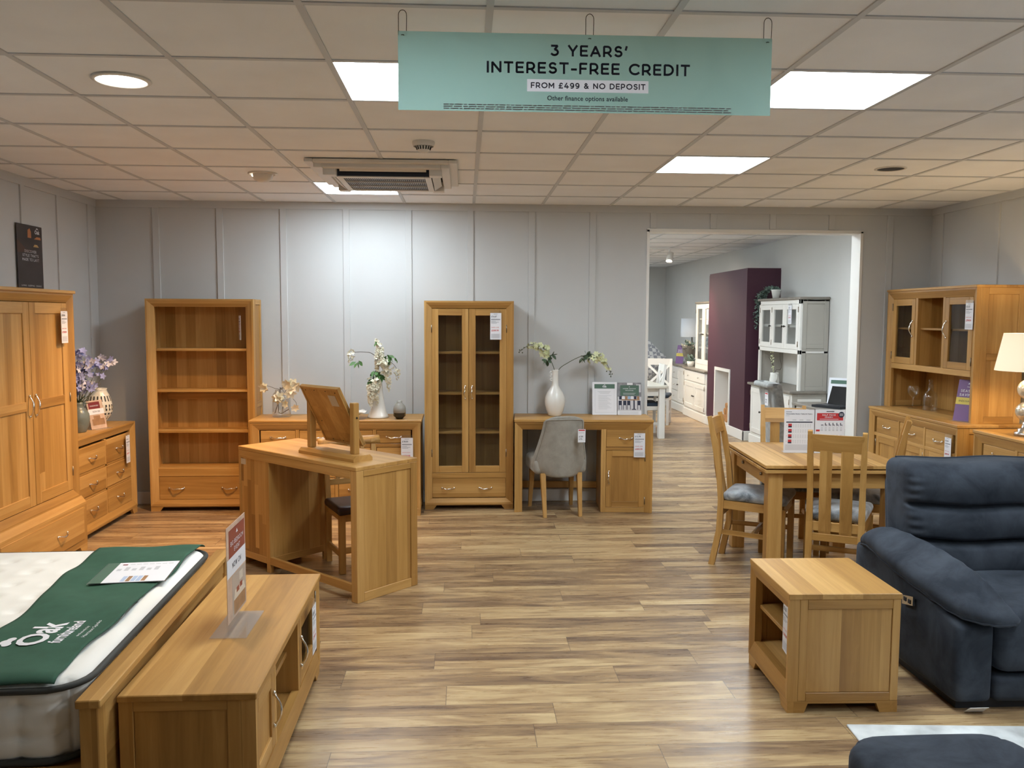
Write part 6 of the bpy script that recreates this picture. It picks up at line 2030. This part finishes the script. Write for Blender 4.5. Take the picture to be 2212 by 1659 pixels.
mb = MB(); mb.rect(-0.07, 0.05, 0.160, 0.213, -0.0026, 0); mb.rect(-0.082, 0.082, 0.115, 0.158, -0.0026, 1); mb.text('BIG BEDROOM EVENT', -0.01, 0.183, 0.09, -0.0032, m=1, h=0.010); mb.text('NOW ON', 0.0, 0.137, 0.075, -0.0032, m=2, h=0.013); mb.rect(-0.06, 0.07, 0.03, 0.08, -0.0026, 3); mb.rect(-0.04, 0.03, 0.05, 0.105, -0.003, 3)
leaned(mb); mb.make('picture', [M['maroon'], M['paper'], M['ink'], M['brownprint']], c_)

# ================================================================== price tags
price_tag('white price tag hanging on the right door of the wardrobe', (-2.692, 5.862, 1.682), PI/2, '£33.31', 'SAVE £200', '£799.99', 0.09, 0.215)
price_tag('white price tag hanging on the top right drawer of the chest by the wardrobe', (-2.752, 7.015, 0.676), PI/2, '£16.66', 'NOW ONLY', '£599.99', 0.075, 0.225)
price_tag('white price tag seen edge-on inside the top of the bookcase', (-1.895, 7.262, 1.655), math.radians(-66), '£14.49', 'SAVE £100', '£399.99', 0.085, 0.205)
price_tag('white price tag hanging on the right glass door of the display cabinet', (0.2645, 7.183, 1.686), 0, '£16.67', 'SAVE £100', '£599.99')
price_tag('white price tag hanging on the right drawers of the long sideboard', (-0.475, 6.947, 0.655), 0, '£18.05', 'NOW ONLY', '£650.00', 0.098, 0.225)
price_tag('white price tag hanging over the drawer of the desk pedestal', (1.472, 6.985, 0.681), math.radians(-3.6), '£12.78', 'SAVE £50', '£459.99', 0.094, 0.205)
price_tag('small price tag with red band on the back of the taupe desk chair', (0.951, 6.772, 0.746), math.radians(4), '£130', '£95', '', 0.062, 0.108, 0.0, True)
price_tag('white price tag hanging on the near glass door of the oak hutch', (3.793, 6.175, 1.773), R90, '£22.22', 'SAVE £150', '£799.99', 0.098, 0.20)
price_tag('white price tag hanging on the near drawer below the oak hutch', (3.645, 6.128, 0.758), R90, '£25.00', 'NOW ONLY', '£899.99', 0.085, 0.19)
price_tag('white price tag hanging inside the open front of the side table', (1.368, 3.437, 0.446), math.radians(-97), '£5.55', 'NOW ONLY', '£199.99', 0.092, 0.215)
price_tag('white price tag hanging on the far door of the television bench', (-0.650, 3.60, 0.412), math.radians(90), '£8.33', 'SAVE £50', '£299.99', 0.09, 0.205)
# ================================================================== the next room, through the opening
WH = [M['whitefur']]*3
def cap(t, W, D, z, th=0.03, ov=0.025, name='top'):
    mb = MB(); mb.box(-W/2-ov, W/2+ov, -ov, D, z, z+th, 0, 0.006); return mb.make(name, M['greytop'], t)
# plum chimney breast with a white lined fireplace opening
mb = MB()
X0, X1, Y0, Y1, HT = 3.75, XR, 11.10, 12.84, 2.285
FY0, FY1, FZ0, FZ1 = 11.76, 12.40, 0.13, 0.875
e_ = 0.02
mb.box(X0, X1, Y0, FY0-e_, 0, HT); mb.box(X0, X1, FY1+e_, Y1, 0, HT); mb.box(X0, X1, FY0-e_, FY1+e_, FZ1+e_, HT); mb.box(X0, X1, FY0-e_, FY1+e_, 0, FZ0-0.01)
mb.box(X0+0.005, X1, Y0+0.005, Y1, HT, HT+0.025)
struct('wall_chimney', mb, M['plum'])
mb = MB()
mb.box(X0-0.012, X0+0.42, FY0-0.045, FY0, FZ0, FZ1+0.045); mb.box(X0-0.012, X0+0.42, FY1, FY1+0.045, FZ0, FZ1+0.045)
mb.box(X0-0.012, X0+0.42, FY0, FY1, FZ1, FZ1+0.045); mb.box(X0-0.012, X0+0.42, FY0, FY1, FZ0-0.02, FZ0); mb.box(X0+0.40, X0+0.42, FY0, FY1, FZ0, FZ1)
struct('trim_2', mb, M['trimw'])
mb = MB()
mb.box(X0-0.02, X0, Y0-0.02, Y1, 0, 0.13, 0, 0.004); mb.box(X0-0.02, XR-0.012, Y0-0.02, Y0, 0, 0.13, 0, 0.004)
struct('baseboard_chimney', mb, M['trimw'])
# fox-brown basket ornament in the fireplace
t = thing('log_ornament', 'brown wooden log ornament standing in the white fireplace', 'ornament', (3.93, 12.02, FZ0))
for k, (y, z, r) in enumerate(((-0.10, 0.06, 0.055), (0.02, 0.06, 0.06), (0.13, 0.055, 0.05), (-0.04, 0.16, 0.055), (0.08, 0.155, 0.05), (0.02, 0.24, 0.045))):
    mb = MB(); mb.tube([(-0.13, y, z), (0.13, y, z)], r, 12); mb.make('log', M['wicker'], t)

# white dresser: base and hutch
t = thing('white_sideboard', 'white painted sideboard with grey top below the white glazed hutch, in the next room', 'sideboard', (3.765, 10.235, 0), R90)
W, D, H = 1.42, 0.42, 0.775
mb = MB(); mb.box(-W/2, W/2, 0.02, D, 0.12, H, 0, 0.003); mb.box(-W/2-0.012, W/2+0.012, 0.005, D, 0, 0.12, 0, 0.006); mb.make('body', M['whitefur'], t)
mb = MB(); framed(mb, 'x', W/2+0.002, 1, 0.02, D, 0.12, H, 0.06, 0.012, 0.005); mb.make('side_panel', M['greige'], t)
cap(t, W, D, H)
for k, (x0, x1) in enumerate(((-0.66, -0.23), (0.23, 0.66))):
    door(t, x0, x1, 0.16, 0.745, 0.0, False, 1 if k == 0 else -1, -1 if k == 0 else 1, mats=WH, kn=M['iron'], st=0.06)
for z0, z1 in ((0.16, 0.345), (0.355, 0.54), (0.55, 0.745)):
    drawer(t, -0.215, 0.215, z0, z1, 0.0, (0,), mats=WH, kn=M['iron'])
t = thing('white_hutch', 'white painted glazed hutch with grey cornice in front of the plum chimney breast', 'hutch', (3.86, 10.235, 0.8055), R90)
W, D, H = 1.36, 0.34, 1.06
w2 = W/2
mb = MB()
mb.box(-w2, -w2+0.05, 0, 0.03, 0, H, 1, 0.003); mb.box(w2-0.05, w2, 0, 0.03, 0, H, 1, 0.003); mb.box(-w2, w2, 0, 0.03, H-0.05, H, 0, 0.003); mb.box(-w2, w2, 0, 0.03, 0.425, 0.475, 0, 0.003)
mb.box(-w2, w2, 0.03, D, 0.44, 0.46); mb.box(-w2+0.02, w2-0.02, D-0.012, D, 0, H); mb.box(-w2, w2, 0.03, D, H-0.02, H)
mb.make('body', M['whitefur'], t)
for s in (-1, 1):
    mb = MB(); framed(mb, 'x', s*w2, s, 0.03, D, 0, H, 0.05, 0.02, 0.005, mid=0.52); mb.make('side_panel', M['greige'], t)
cap(t, W, D, H, 0.03, 0.02, 'cornice')
mb = MB(); mb.box(-w2+0.02, w2-0.02, 0.04, D-0.012, 0.735, 0.765); mb.make('shelf', M['whitefur'], t)
for k, (x0, x1) in enumerate(((-0.63, -0.21), (-0.21, 0.21), (0.21, 0.63))):
    door(t, x0, x1, 0.475, H-0.05, -0.004, True, (1, 1, -1)[k], (-1, -1, 1)[k], mats=WH, kn=M['iron'], st=0.062, hz=0.745, pm=M['clear'])
t = thing('milk_jug', 'white jug holding bare twigs on the white dresser', 'jug', (3.90, 10.42, 0.8055))
mb = MB(); mb.lathe([(0, 0), (0.058, 0), (0.062, 0.01), (0.060, 0.07), (0.050, 0.13), (0.052, 0.158), (0.047, 0.158), (0.045, 0.13), (0.055, 0.07), (0, 0.012)], 26); mb.make('body', M['ceramic'], t)
mb = MB(); mb.tube([(0.0, -0.05, 0.14), (0.0, -0.085, 0.13), (0.0, -0.092, 0.09), (0.0, -0.06, 0.045)], 0.007, 8); mb.make('handle', M['ceramic'], t)
t = thing('twig_spray', 'bare twigs with small buds in the white jug', 'twigs', (3.90, 10.42, 0.8055))
mb = MB()
stem_tube(mb, [(0, 0, 0.015), (0, 0.02, 0.16), (0, 0.05, 0.24), (-0.01, 0.09, 0.34), (-0.01, 0.12, 0.42)], 0.004, 0.0015)
stem_tube(mb, [(0, 0, 0.015), (0, -0.02, 0.16), (-0.01, -0.10, 0.20), (-0.02, -0.24, 0.21), (-0.02, -0.28, 0.26), (-0.03, -0.26, 0.34), (-0.02, -0.22, 0.42)], 0.004, 0.0015)
stem_tube(mb, [(0, 0.05, 0.24), (0, 0.14, 0.30), (0, 0.26, 0.36), (0, 0.34, 0.37)], 0.003, 0.001)
mb.make('twig', M['twig'], t)
mb = MB()
for k in range(24):
    q = random.random(); mb.ball((random.uniform(-.02, .02), 0.02+0.10*q+random.uniform(-.02, .02), 0.17+0.25*q), 0.008, 6)
mb.make('buds', M['petalg'], t)
t = thing('hanging_plant', 'trailing blue green plant on the white hutch, spilling over its left end', 'plant', (3.99, 10.68, 0.8055+1.0905))
mb = MB()
for k in range(46):
    x0 = random.uniform(-0.16, 0.06); y0 = random.uniform(0.0, 0.06)
    drop = random.uniform(0.03, 0.42) if k > 14 else 0.02
    p = [Vector((0.03, 0.0, 0.12)), Vector((-0.03+x0*0.3, 0.12, 0.15)), Vector((x0*0.5-0.05, 0.28+y0, 0.06)), Vector((x0*0.5-0.06, 0.325+y0, -drop*0.6)), Vector((x0*0.5-0.06, 0.325+y0+random.uniform(-.02, .04), -drop))]
    for i in range(26):
        q = i/25*(len(p)-1); j = min(int(q), len(p)-2); f = q-j
        c = p[j]*(1-f)+p[j+1]*f
        mb.leaf(c+rv(0.012), rv(1)+Vector((0, 0, -0.3)), rv(1), 0.028, 0.02)
mb.make('foliage', M['leafb'], t)
mb = MB(); mb.lathe([(0, 0), (0.042, 0), (0.060, 0.10), (0.064, 0.115), (0.058, 0.115), (0.05, 0.09), (0, 0.085)], 24); mb.make('pot', M['ceramic'], t)

price_tag('white price tag hanging on the nearest door of the white hutch', (3.845, 9.83, 1.80), R90, '£30.55', 'SAVE £200', '£999.99', 0.10, 0.22)

# low unit with tablet and notice, just beyond the opening
t = thing('white_media_unit', 'low white media unit with grey top just beyond the right side of the doorway', 'media unit', (3.62, 8.36, 0), R90)
W, D, H = 1.36, 0.46, 0.70
mb = MB(); mb.box(-W/2, W/2, D-0.02, D, 0.05, H); mb.box(-W/2, -W/2+0.045, 0, D, 0, H, 0, 0.003); mb.box(W/2-0.045, W/2, 0, D, 0, H, 0, 0.003); mb.box(-W/2, W/2, 0, D, H-0.045, H, 0, 0.003); mb.box(-W/2, W/2, 0, D, 0.06, 0.10, 0, 0.003); mb.make('body', M['whitefur'], t)
cap(t, W, D, H, 0.032)
for k in range(3):
    x0 = -W/2+0.05+k*0.42
    door(t, x0, x0+0.42, 0.11, H-0.05, 0.004, True, -1 if k else 1, None, mats=WH, kn=M['iron'], st=0.05)
t = thing('tablet_stand', 'black tablet and keyboard tray lying on the white media unit', 'tablet', (3.80, 8.48, 0.7325), math.radians(-60))
mb = MB(); mb.obox((0, 0, 0.012), (0.17, 0, 0), (0, 0.12, 0), (0, 0, 0.011)); mb.make('tray', M['black'], t)
mb = MB(); mb.obox((0.02, 0.075, 0.12), (0.11, 0, 0), (0, 0.035, 0.09), (0, 0.006, -0.002)); mb.make('screen', plain('dark_glass', (0.01, 0.01, 0.012), 0.1), t)
mb = MB(); mb.box(-0.13, 0.13, -0.10, 0.02, 0.0235, 0.027); mb.make('keys', plain('key_grey', (0.04, 0.04, 0.045), 0.4), t)
t = thing('notice_card', 'leaning white notice with green header on the white media unit', 'sign', (3.92, 8.64, 0.7325), math.radians(-38))
tl = Matrix.Rotation(math.radians(-16), 4, 'X')
mb = MB(); mb.box(-0.11, 0.11, -0.003, 0.003, 0, 0.30); leaned(mb); c_ = mb.make('card', M['paper'], t)
mb = MB(); mb.rect(-0.09, 0.09, 0.235, 0.275, -0.0035, 0)
for k in range(16): mb.rect(-0.065, 0.07-0.02*(k % 3), 0.205-0.011*k, 0.2085-0.011*k, -0.0035, 1)
leaned(mb); mb.make('printing', [M['dkgreen'], M['pale_ink']], c_)

# scroll back chair just behind the dining table
t = thing('scroll_chair', 'grey velvet scroll back chair standing beyond the dining table in the doorway', 'chair', (3.25, 8.08, 0), math.radians(88))
def scb(u, v, w):
    s = 2*u-1
    z = 0.40+0.60*min(v/0.86, 1.0)
    y = 0.20+0.10*v
    if v > 0.86:
        a = (v-0.86)/0.14*PI*1.2
        y = 0.286+0.028*(1-math.cos(a))*0.9; z = 1.0+0.028*math.sin(a)
    th = 0.085*(1-w)
    return (s*0.225, y-th+0.02, z)
mb = MB(); mb.shell(scb, 10, 34); mb.make('backrest', M['greyvel'], t)
mb = MB(); mb.rbox(-0.235, 0.235, -0.25, 0.20, 0.34, 0.48, 0.04, (8, 8, 3)); mb.make('seat', M['greyvel'], t)
for sx in (-1, 1):
    mb = MB(); mb.beam((sx*0.19, -0.21, 0), (sx*0.19, -0.21, 0.35), 0.03, 0.03, w2=0.045, d2=0.045); mb.make('leg', M['iron'], t)
    mb = MB(); mb.beam((sx*0.19, 0.24, 0), (sx*0.19, 0.18, 0.36), 0.03, 0.03, w2=0.045, d2=0.045); mb.make('leg', M['iron'], t)
price_tag('small price tag with red band on the grey scroll back chair', (2.93, 8.02, 0.93), math.radians(-88), '£150', '£99', '', 0.075, 0.125, 0.0, True)

# far white cabinet with glazed top
t = thing('white_cabinet', 'white painted cupboard with grey top beyond the plum chimney breast', 'cabinet', (3.72, 13.50, 0), R90)
W, D, H = 1.30, 0.46, 0.79
mb = MB(); mb.box(-W/2, W/2, 0.02, D, 0.13, H, 0, 0.003); mb.box(-W/2-0.012, W/2+0.012, 0, D, 0, 0.13, 0, 0.006); mb.make('body', M['whitefur'], t)
cap(t, W, D, H)
drawer(t, -0.60, 0.60, 0.61, 0.775, 0.0, (-0.3, 0.3), mats=WH, kn=M['chrome'])
for k, (x0, x1) in enumerate(((-0.60, 0.0), (0.0, 0.60))):
    door(t, x0, x1, 0.16, 0.59, 0.0, False, 1 if k == 0 else -1, -1 if k == 0 else 1, mats=WH, kn=M['iron'], st=0.07)
t = thing('white_glazed_cabinet', 'narrow white glazed cabinet top beyond the plum chimney breast', 'hutch', (3.80, 13.30, 0.8205), R90)
W, D, H = 0.86, 0.33, 1.05
mb = MB(); mb.box(-W/2, W/2, D-0.015, D, 0, H); mb.box(-W/2, -W/2+0.04, 0.022, D, 0, H); mb.box(W/2-0.04, W/2, 0.022, D, 0, H); mb.box(-W/2, W/2, 0.022, D, H-0.04, H); mb.box(-W/2, W/2, 0.0, D, 0, 0.08); mb.make('body', M['whitefur'], t)
cap(t, W, D, H, 0.03, 0.02, 'cornice')
for z in (0.33, 0.56, 0.79):
    mb = MB(); mb.box(-W/2+0.04, W/2-0.04, 0.04, D-0.015, z, z+0.03); mb.make('shelf', M['whitefur'], t)
for k, (x0, x1) in enumerate(((-W/2, 0), (0, W/2))):
    door(t, x0, x1, 0.08, H-0.005, 0.0, True, 1 if k == 0 else -1, -1 if k == 0 else 1, mats=WH, kn=M['iron'], st=0.075, pm=M['clear'])
for i, (y, z, c) in enumerate(((13.48, 0.361, 'navy'), (13.10, 0.361, 'pale'))):
    lathe_thing('jar', 'pale glass jar behind the left door of the far white cabinet' if i == 0 else 'blue jar behind the right door of the far white cabinet', 'jar', (3.95, y, 0.8205+z), [(0, 0), (0.05, 0), (0.06, 0.06), (0.04, 0.13), (0.045, 0.16), (0, 0.16)], plain('jar_'+c, (0.25, 0.32, 0.36) if i == 0 else (0.06, 0.10, 0.16), 0.2))
price_tag('white price tag hanging on the far white glazed cabinet', (3.795, 13.06, 1.78), R90, '£27.77', 'SAVE £150', '£899.99', 0.11, 0.24)

t = thing('white_drawer_chest', 'far white chest with drawers and doors at the end of the next room', 'chest of drawers', (3.765, 14.93, 0), R90)
W, D, H = 1.30, 0.42, 0.80
mb = MB(); mb.box(-W/2, W/2, 0.02, D, 0.13, H, 0, 0.003); mb.box(-W/2-0.012, W/2+0.012, 0, D, 0, 0.13, 0, 0.006); mb.make('body', M['whitefur'], t)
cap(t, W, D, H)
for z0, z1 in ((0.16, 0.35), (0.36, 0.56), (0.57, 0.775)):
    drawer(t, -0.2, 0.2, z0, z1, 0.0, (0,), mats=WH, kn=M['chrome'])
for k, (x0, x1) in enumerate(((-0.62, -0.22), (0.22, 0.62))):
    door(t, x0, x1, 0.16, 0.775, 0.0, False, 1 if k == 0 else -1, -1 if k == 0 else 1, mats=WH, kn=M['iron'], st=0.06)

ZW = 0.8305
t = thing('far_table_lamp', 'table lamp with plain white drum shade at the end of the next room', 'lamp', (3.98, 14.62, ZW))
mb = MB(); mb.lathe([(0, 0), (0.09, 0), (0.09, 0.02), (0.03, 0.03), (0.06, 0.15), (0.07, 0.25), (0.03, 0.38), (0.015, 0.40), (0.012, 0.50)], 24); mb.make('base', M['greycer'], t)
mb = MB(); mb.lathe([(0.20, 0.48), (0.19, 0.80), (0.188, 0.80), (0.198, 0.48), (0.20, 0.48)], 32); mb.make('shade', M['shade_off'], t)
t = thing('stone_urn', 'grey stone urn with leaves beside the far white glazed cabinet', 'urn', (3.86, 14.42, ZW))
mb = MB(); mb.lathe([(0, 0), (0.06, 0), (0.06, 0.02), (0.03, 0.05), (0.05, 0.10), (0.085, 0.17), (0.10, 0.30), (0.105, 0.33), (0.095, 0.33), (0.09, 0.28), (0, 0.27)], 24); mb.make('body', M['stone'], t)
mb = MB()
for k in range(60):
    mb.leaf(Vector((0, 0, 0.31))+rv(0.07), rv(1)+Vector((0, 0, 0.7)), rv(1), 0.09, 0.04, k % 2)
mb.make('foliage', [M['leafb'], M['petalw']], t)
t = thing('potted_plant', 'small leafy plant in white pot in front of the stone urn', 'plant', (3.83, 14.12, 0.8205))
mb = MB(); mb.lathe([(0, 0), (0.05, 0), (0.065, 0.09), (0.06, 0.09), (0, 0.08)], 20); mb.make('pot', M['ceramic'], t)
mb = MB()
for k in range(70):
    mb.leaf(Vector((0, 0.03, 0.11))+rv(0.06), rv(1)+Vector((0, 0.3, 0.3)), rv(1), 0.06, 0.035)
mb.make('foliage', M['leafb'], t)
t = thing('season_sign', 'leaning purple card with yellow band far off in the next room', 'sign', (3.82, 14.86, ZW), math.radians(-50))
tl = Matrix.Rotation(math.radians(-12), 4, 'X')
mb = MB(); mb.box(-0.08, 0.08, -0.002, 0.002, 0, 0.33); leaned(mb); c_ = mb.make('card', M['purple'], t)
mb = MB(); mb.rect(-0.08, 0.08, 0.13, 0.185, -0.0025, 0); mb.text('SEASON', 0.0, 0.238, 0.115, -0.003, m=1, bold=0.015); mb.text('SAVINGS', 0.0, 0.206, 0.125, -0.003, m=1, bold=0.015); mb.text('ENDS SUNDAY', 0, 0.157, 0.12, -0.003, m=2); leaned(mb); mb.make('lettering', [M['yellow'], M['paper'], M['ink']], c_)

# white dining set at the left of the opening
t = thing('white_dining_table', 'cream painted table with square legs at the left of the doorway', 'dining table', (2.22, 11.75, 0), math.radians(3))
mb = MB(); mb.box(-0.50, 0.52, -0.50, 0.50, 0.69, 0.72, 0, 0.003); mb.make('top', plain('cream_top', (0.62, 0.58, 0.50), 0.5), t)
mb = MB()
for s in (-1, 1):
    mb.box(-0.40, 0.42, s*0.40, s*0.42, 0.58, 0.69); mb.box(-0.42+0.01, -0.40, -0.4, 0.4, 0.58, 0.69); mb.box(0.43, 0.45, -0.4, 0.4, 0.58, 0.69)
mb.make('apron', M['whitefur'], t)
for sx in (-0.42, 0.44):
    for sy in (-0.44, 0.44):
        mb = MB(); mb.box(sx-0.04, sx+0.04, sy-0.04, sy+0.04, 0, 0.69, 0, 0.003); mb.make('leg', M['whitefur'], t)
def cross_chair(label, loc, rz, first=None):
    if first:
        return dup(first, loc, rz, label)
    t = thing('white_dining_chair', label, 'chair', loc, rz, 'white cross back chairs in the next room')
    for s in (-1, 1):
        mb = MB(); mb.box(s*0.20-0.02, s*0.20+0.02, -0.21, -0.17, 0, 0.43, 0, 0.003); mb.make('leg', M['whitefur'], t)
        mb = MB(); mb.beam((s*0.19, 0.20, 0), (s*0.19, 0.20, 0.45), 0.04, 0.04); mb.beam((s*0.19, 0.20, 0.45), (s*0.19, 0.28, 1.0), 0.04, 0.035); mb.make('leg', M['whitefur'], t)
    mb = MB(); mb.box(-0.2, 0.2, -0.20, -0.18, 0.37, 0.43); mb.box(-0.2, 0.2, 0.18, 0.2, 0.37, 0.43)
    for s in (-1, 1):
        mb.box(s*0.19, s*0.21, -0.18, 0.19, 0.37, 0.43); mb.box(s*0.19-0.01, s*0.19+0.01, -0.18, 0.19, 0.16, 0.20)
    mb.make('seat_frame', M['whitefur'], t)
    mb = MB(); mb.rbox(-0.22, 0.22, -0.23, 0.19, 0.42, 0.475, 0.025, (6, 6, 2)); mb.make('seat', M['seatblue'], t)
    mb = MB(); mb.beam((-0.19, 0.272, 0.95), (0.19, 0.272, 0.95), 0.10, 0.022, (0, 0, 1)); mb.make('top_rail', M['whitefur'], t)
    mb = MB(); mb.beam((-0.19, 0.22, 0.56), (0.19, 0.22, 0.56), 0.05, 0.02, (0, 0, 1)); mb.make('lower_rail', M['whitefur'], t)
    mb = MB(); mb.beam((-0.18, 0.225, 0.58), (0.18, 0.265, 0.91), 0.035, 0.018); mb.beam((0.18, 0.225, 0.58), (-0.18, 0.265, 0.91), 0.035, 0.018); mb.make('cross', M['whitefur'], t)
    return t
wc = cross_chair('white chair with navy seat tucked under the cream table in the doorway', (2.50, 11.70, 0), math.radians(-93))
cross_chair('white cross back chair beyond the cream table, nearer to the far white chest', (2.98, 12.95, 0), math.radians(-20), wc)
cross_chair('white cross back chair beyond the cream table, half hidden by the door lining', (2.42, 13.05, 0), math.radians(-10), wc)
price_tag('small price tag with red band at the left side of the doorway', (2.25, 10.95, 0.90), 0, '£145', '£99', '', 0.12, 0.20, 0.0, True)
t = thing('far_sofa', 'pale sofa against the far end of the next room', 'sofa', (2.85, 16.2, 0))
mb = MB(); mb.rbox(-0.95, 0.95, -0.35, 0.45, 0.08, 0.46, 0.06, (8, 6, 3)); mb.make('seat', M['cushion'], t)
mb = MB(); mb.rbox(-0.95, 0.95, 0.28, 0.55, 0.3, 0.90, 0.08, (8, 3, 5)); mb.make('backrest', M['cushion'], t)
mb = MB(); mb.box(-0.9, 0.9, -0.3, 0.5, 0.0, 0.09); mb.make('base', M['dark'], t)
def cushion(label, loc, rz, mat, s=0.24, tilt=-0.35, roll=0.0):
    t = thing('cushion', label, 'cushion', loc, 0)
    t.rotation_euler = (tilt, roll, rz)
    mb = MB()
    mb.rbox(-s, s, -0.075, 0.075, -s, s, 0.07, (8, 2, 8), lambda p, n: Vector((p.x, p.y*(1.1-0.8*max(abs(p.x), abs(p.z))**2/(s*s)), p.z)))
    mb.make('cover', mat, t)
cushion('grey lattice patterned cushion leaning on another at the end of the sofa', (2.82, 16.24, 0.95), 0.2, M['lattice'], 0.33, -0.3, 0.5)
cushion('grey lattice patterned cushion nearest the far white chest', (3.46, 15.98, 0.86), -0.3, M['lattice'], 0.32, -0.5, 0.75)
cushion('cream cushion at the near left of the far sofa', (2.70, 15.78, 0.76), 0.25, M['cushion'], 0.26, -0.3, 0.2)
cushion('charcoal cushion beside the cream one on the far sofa', (3.08, 15.70, 0.74), 0.1, M['darkcushion'], 0.24, -0.3, -0.3)
# track spot
t = thing('track_spotlight', 'white track spotlight on the ceiling of the next room', 'spotlight', (3.0, 12.6, FC-0.005))
mb = MB(); mb.box(-0.5, 0.25, -0.018, 0.018, -0.025, 0, 0, 0.003); mb.make('track', M['trimw'], t)
mb = MB(); mb.tube([(0.06, 0, -0.02), (0.06, 0, -0.09)], 0.010, 8); mb.make('stalk', M['trimw'], t)
mb = MB(); mb.tube([(0.085, 0.02, -0.075), (0.05, -0.04, -0.20)], [0.045, 0.05], 18); mb.make('lamp_head', M['trimw'], t)
mb = MB(); mb.tube([(0.05, -0.04, -0.2005), (0.0495, -0.041, -0.204)], 0.042, 16); mb.make('lens', M['spotface'], t)
spot_lamp(t, (3.05, 12.54, FC-0.23), (3.75, 13.4, 0.6), 60, (1.0, 0.80, 0.55), 90, 0.8)
t = thing('track_spotlight', 'unseen white track spotlight added left of the doorway to light the next room', 'spotlight', (1.9, 14.2, FC-0.005))
mb = MB(); mb.box(-0.3, 0.3, -0.018, 0.018, -0.025, 0, 0, 0.003); mb.make('track', M['trimw'], t)
mb = MB(); mb.tube([(0.0, 0.02, -0.03), (0.02, -0.04, -0.20)], [0.045, 0.05], 18); mb.make('lamp_head', M['trimw'], t)
spot_lamp(t, (1.95, 14.1, FC-0.23), (3.75, 13.0, 0.9), 90, (1.0, 0.80, 0.55), 80, 0.8)  # added spot, out of view, giving the next room more light
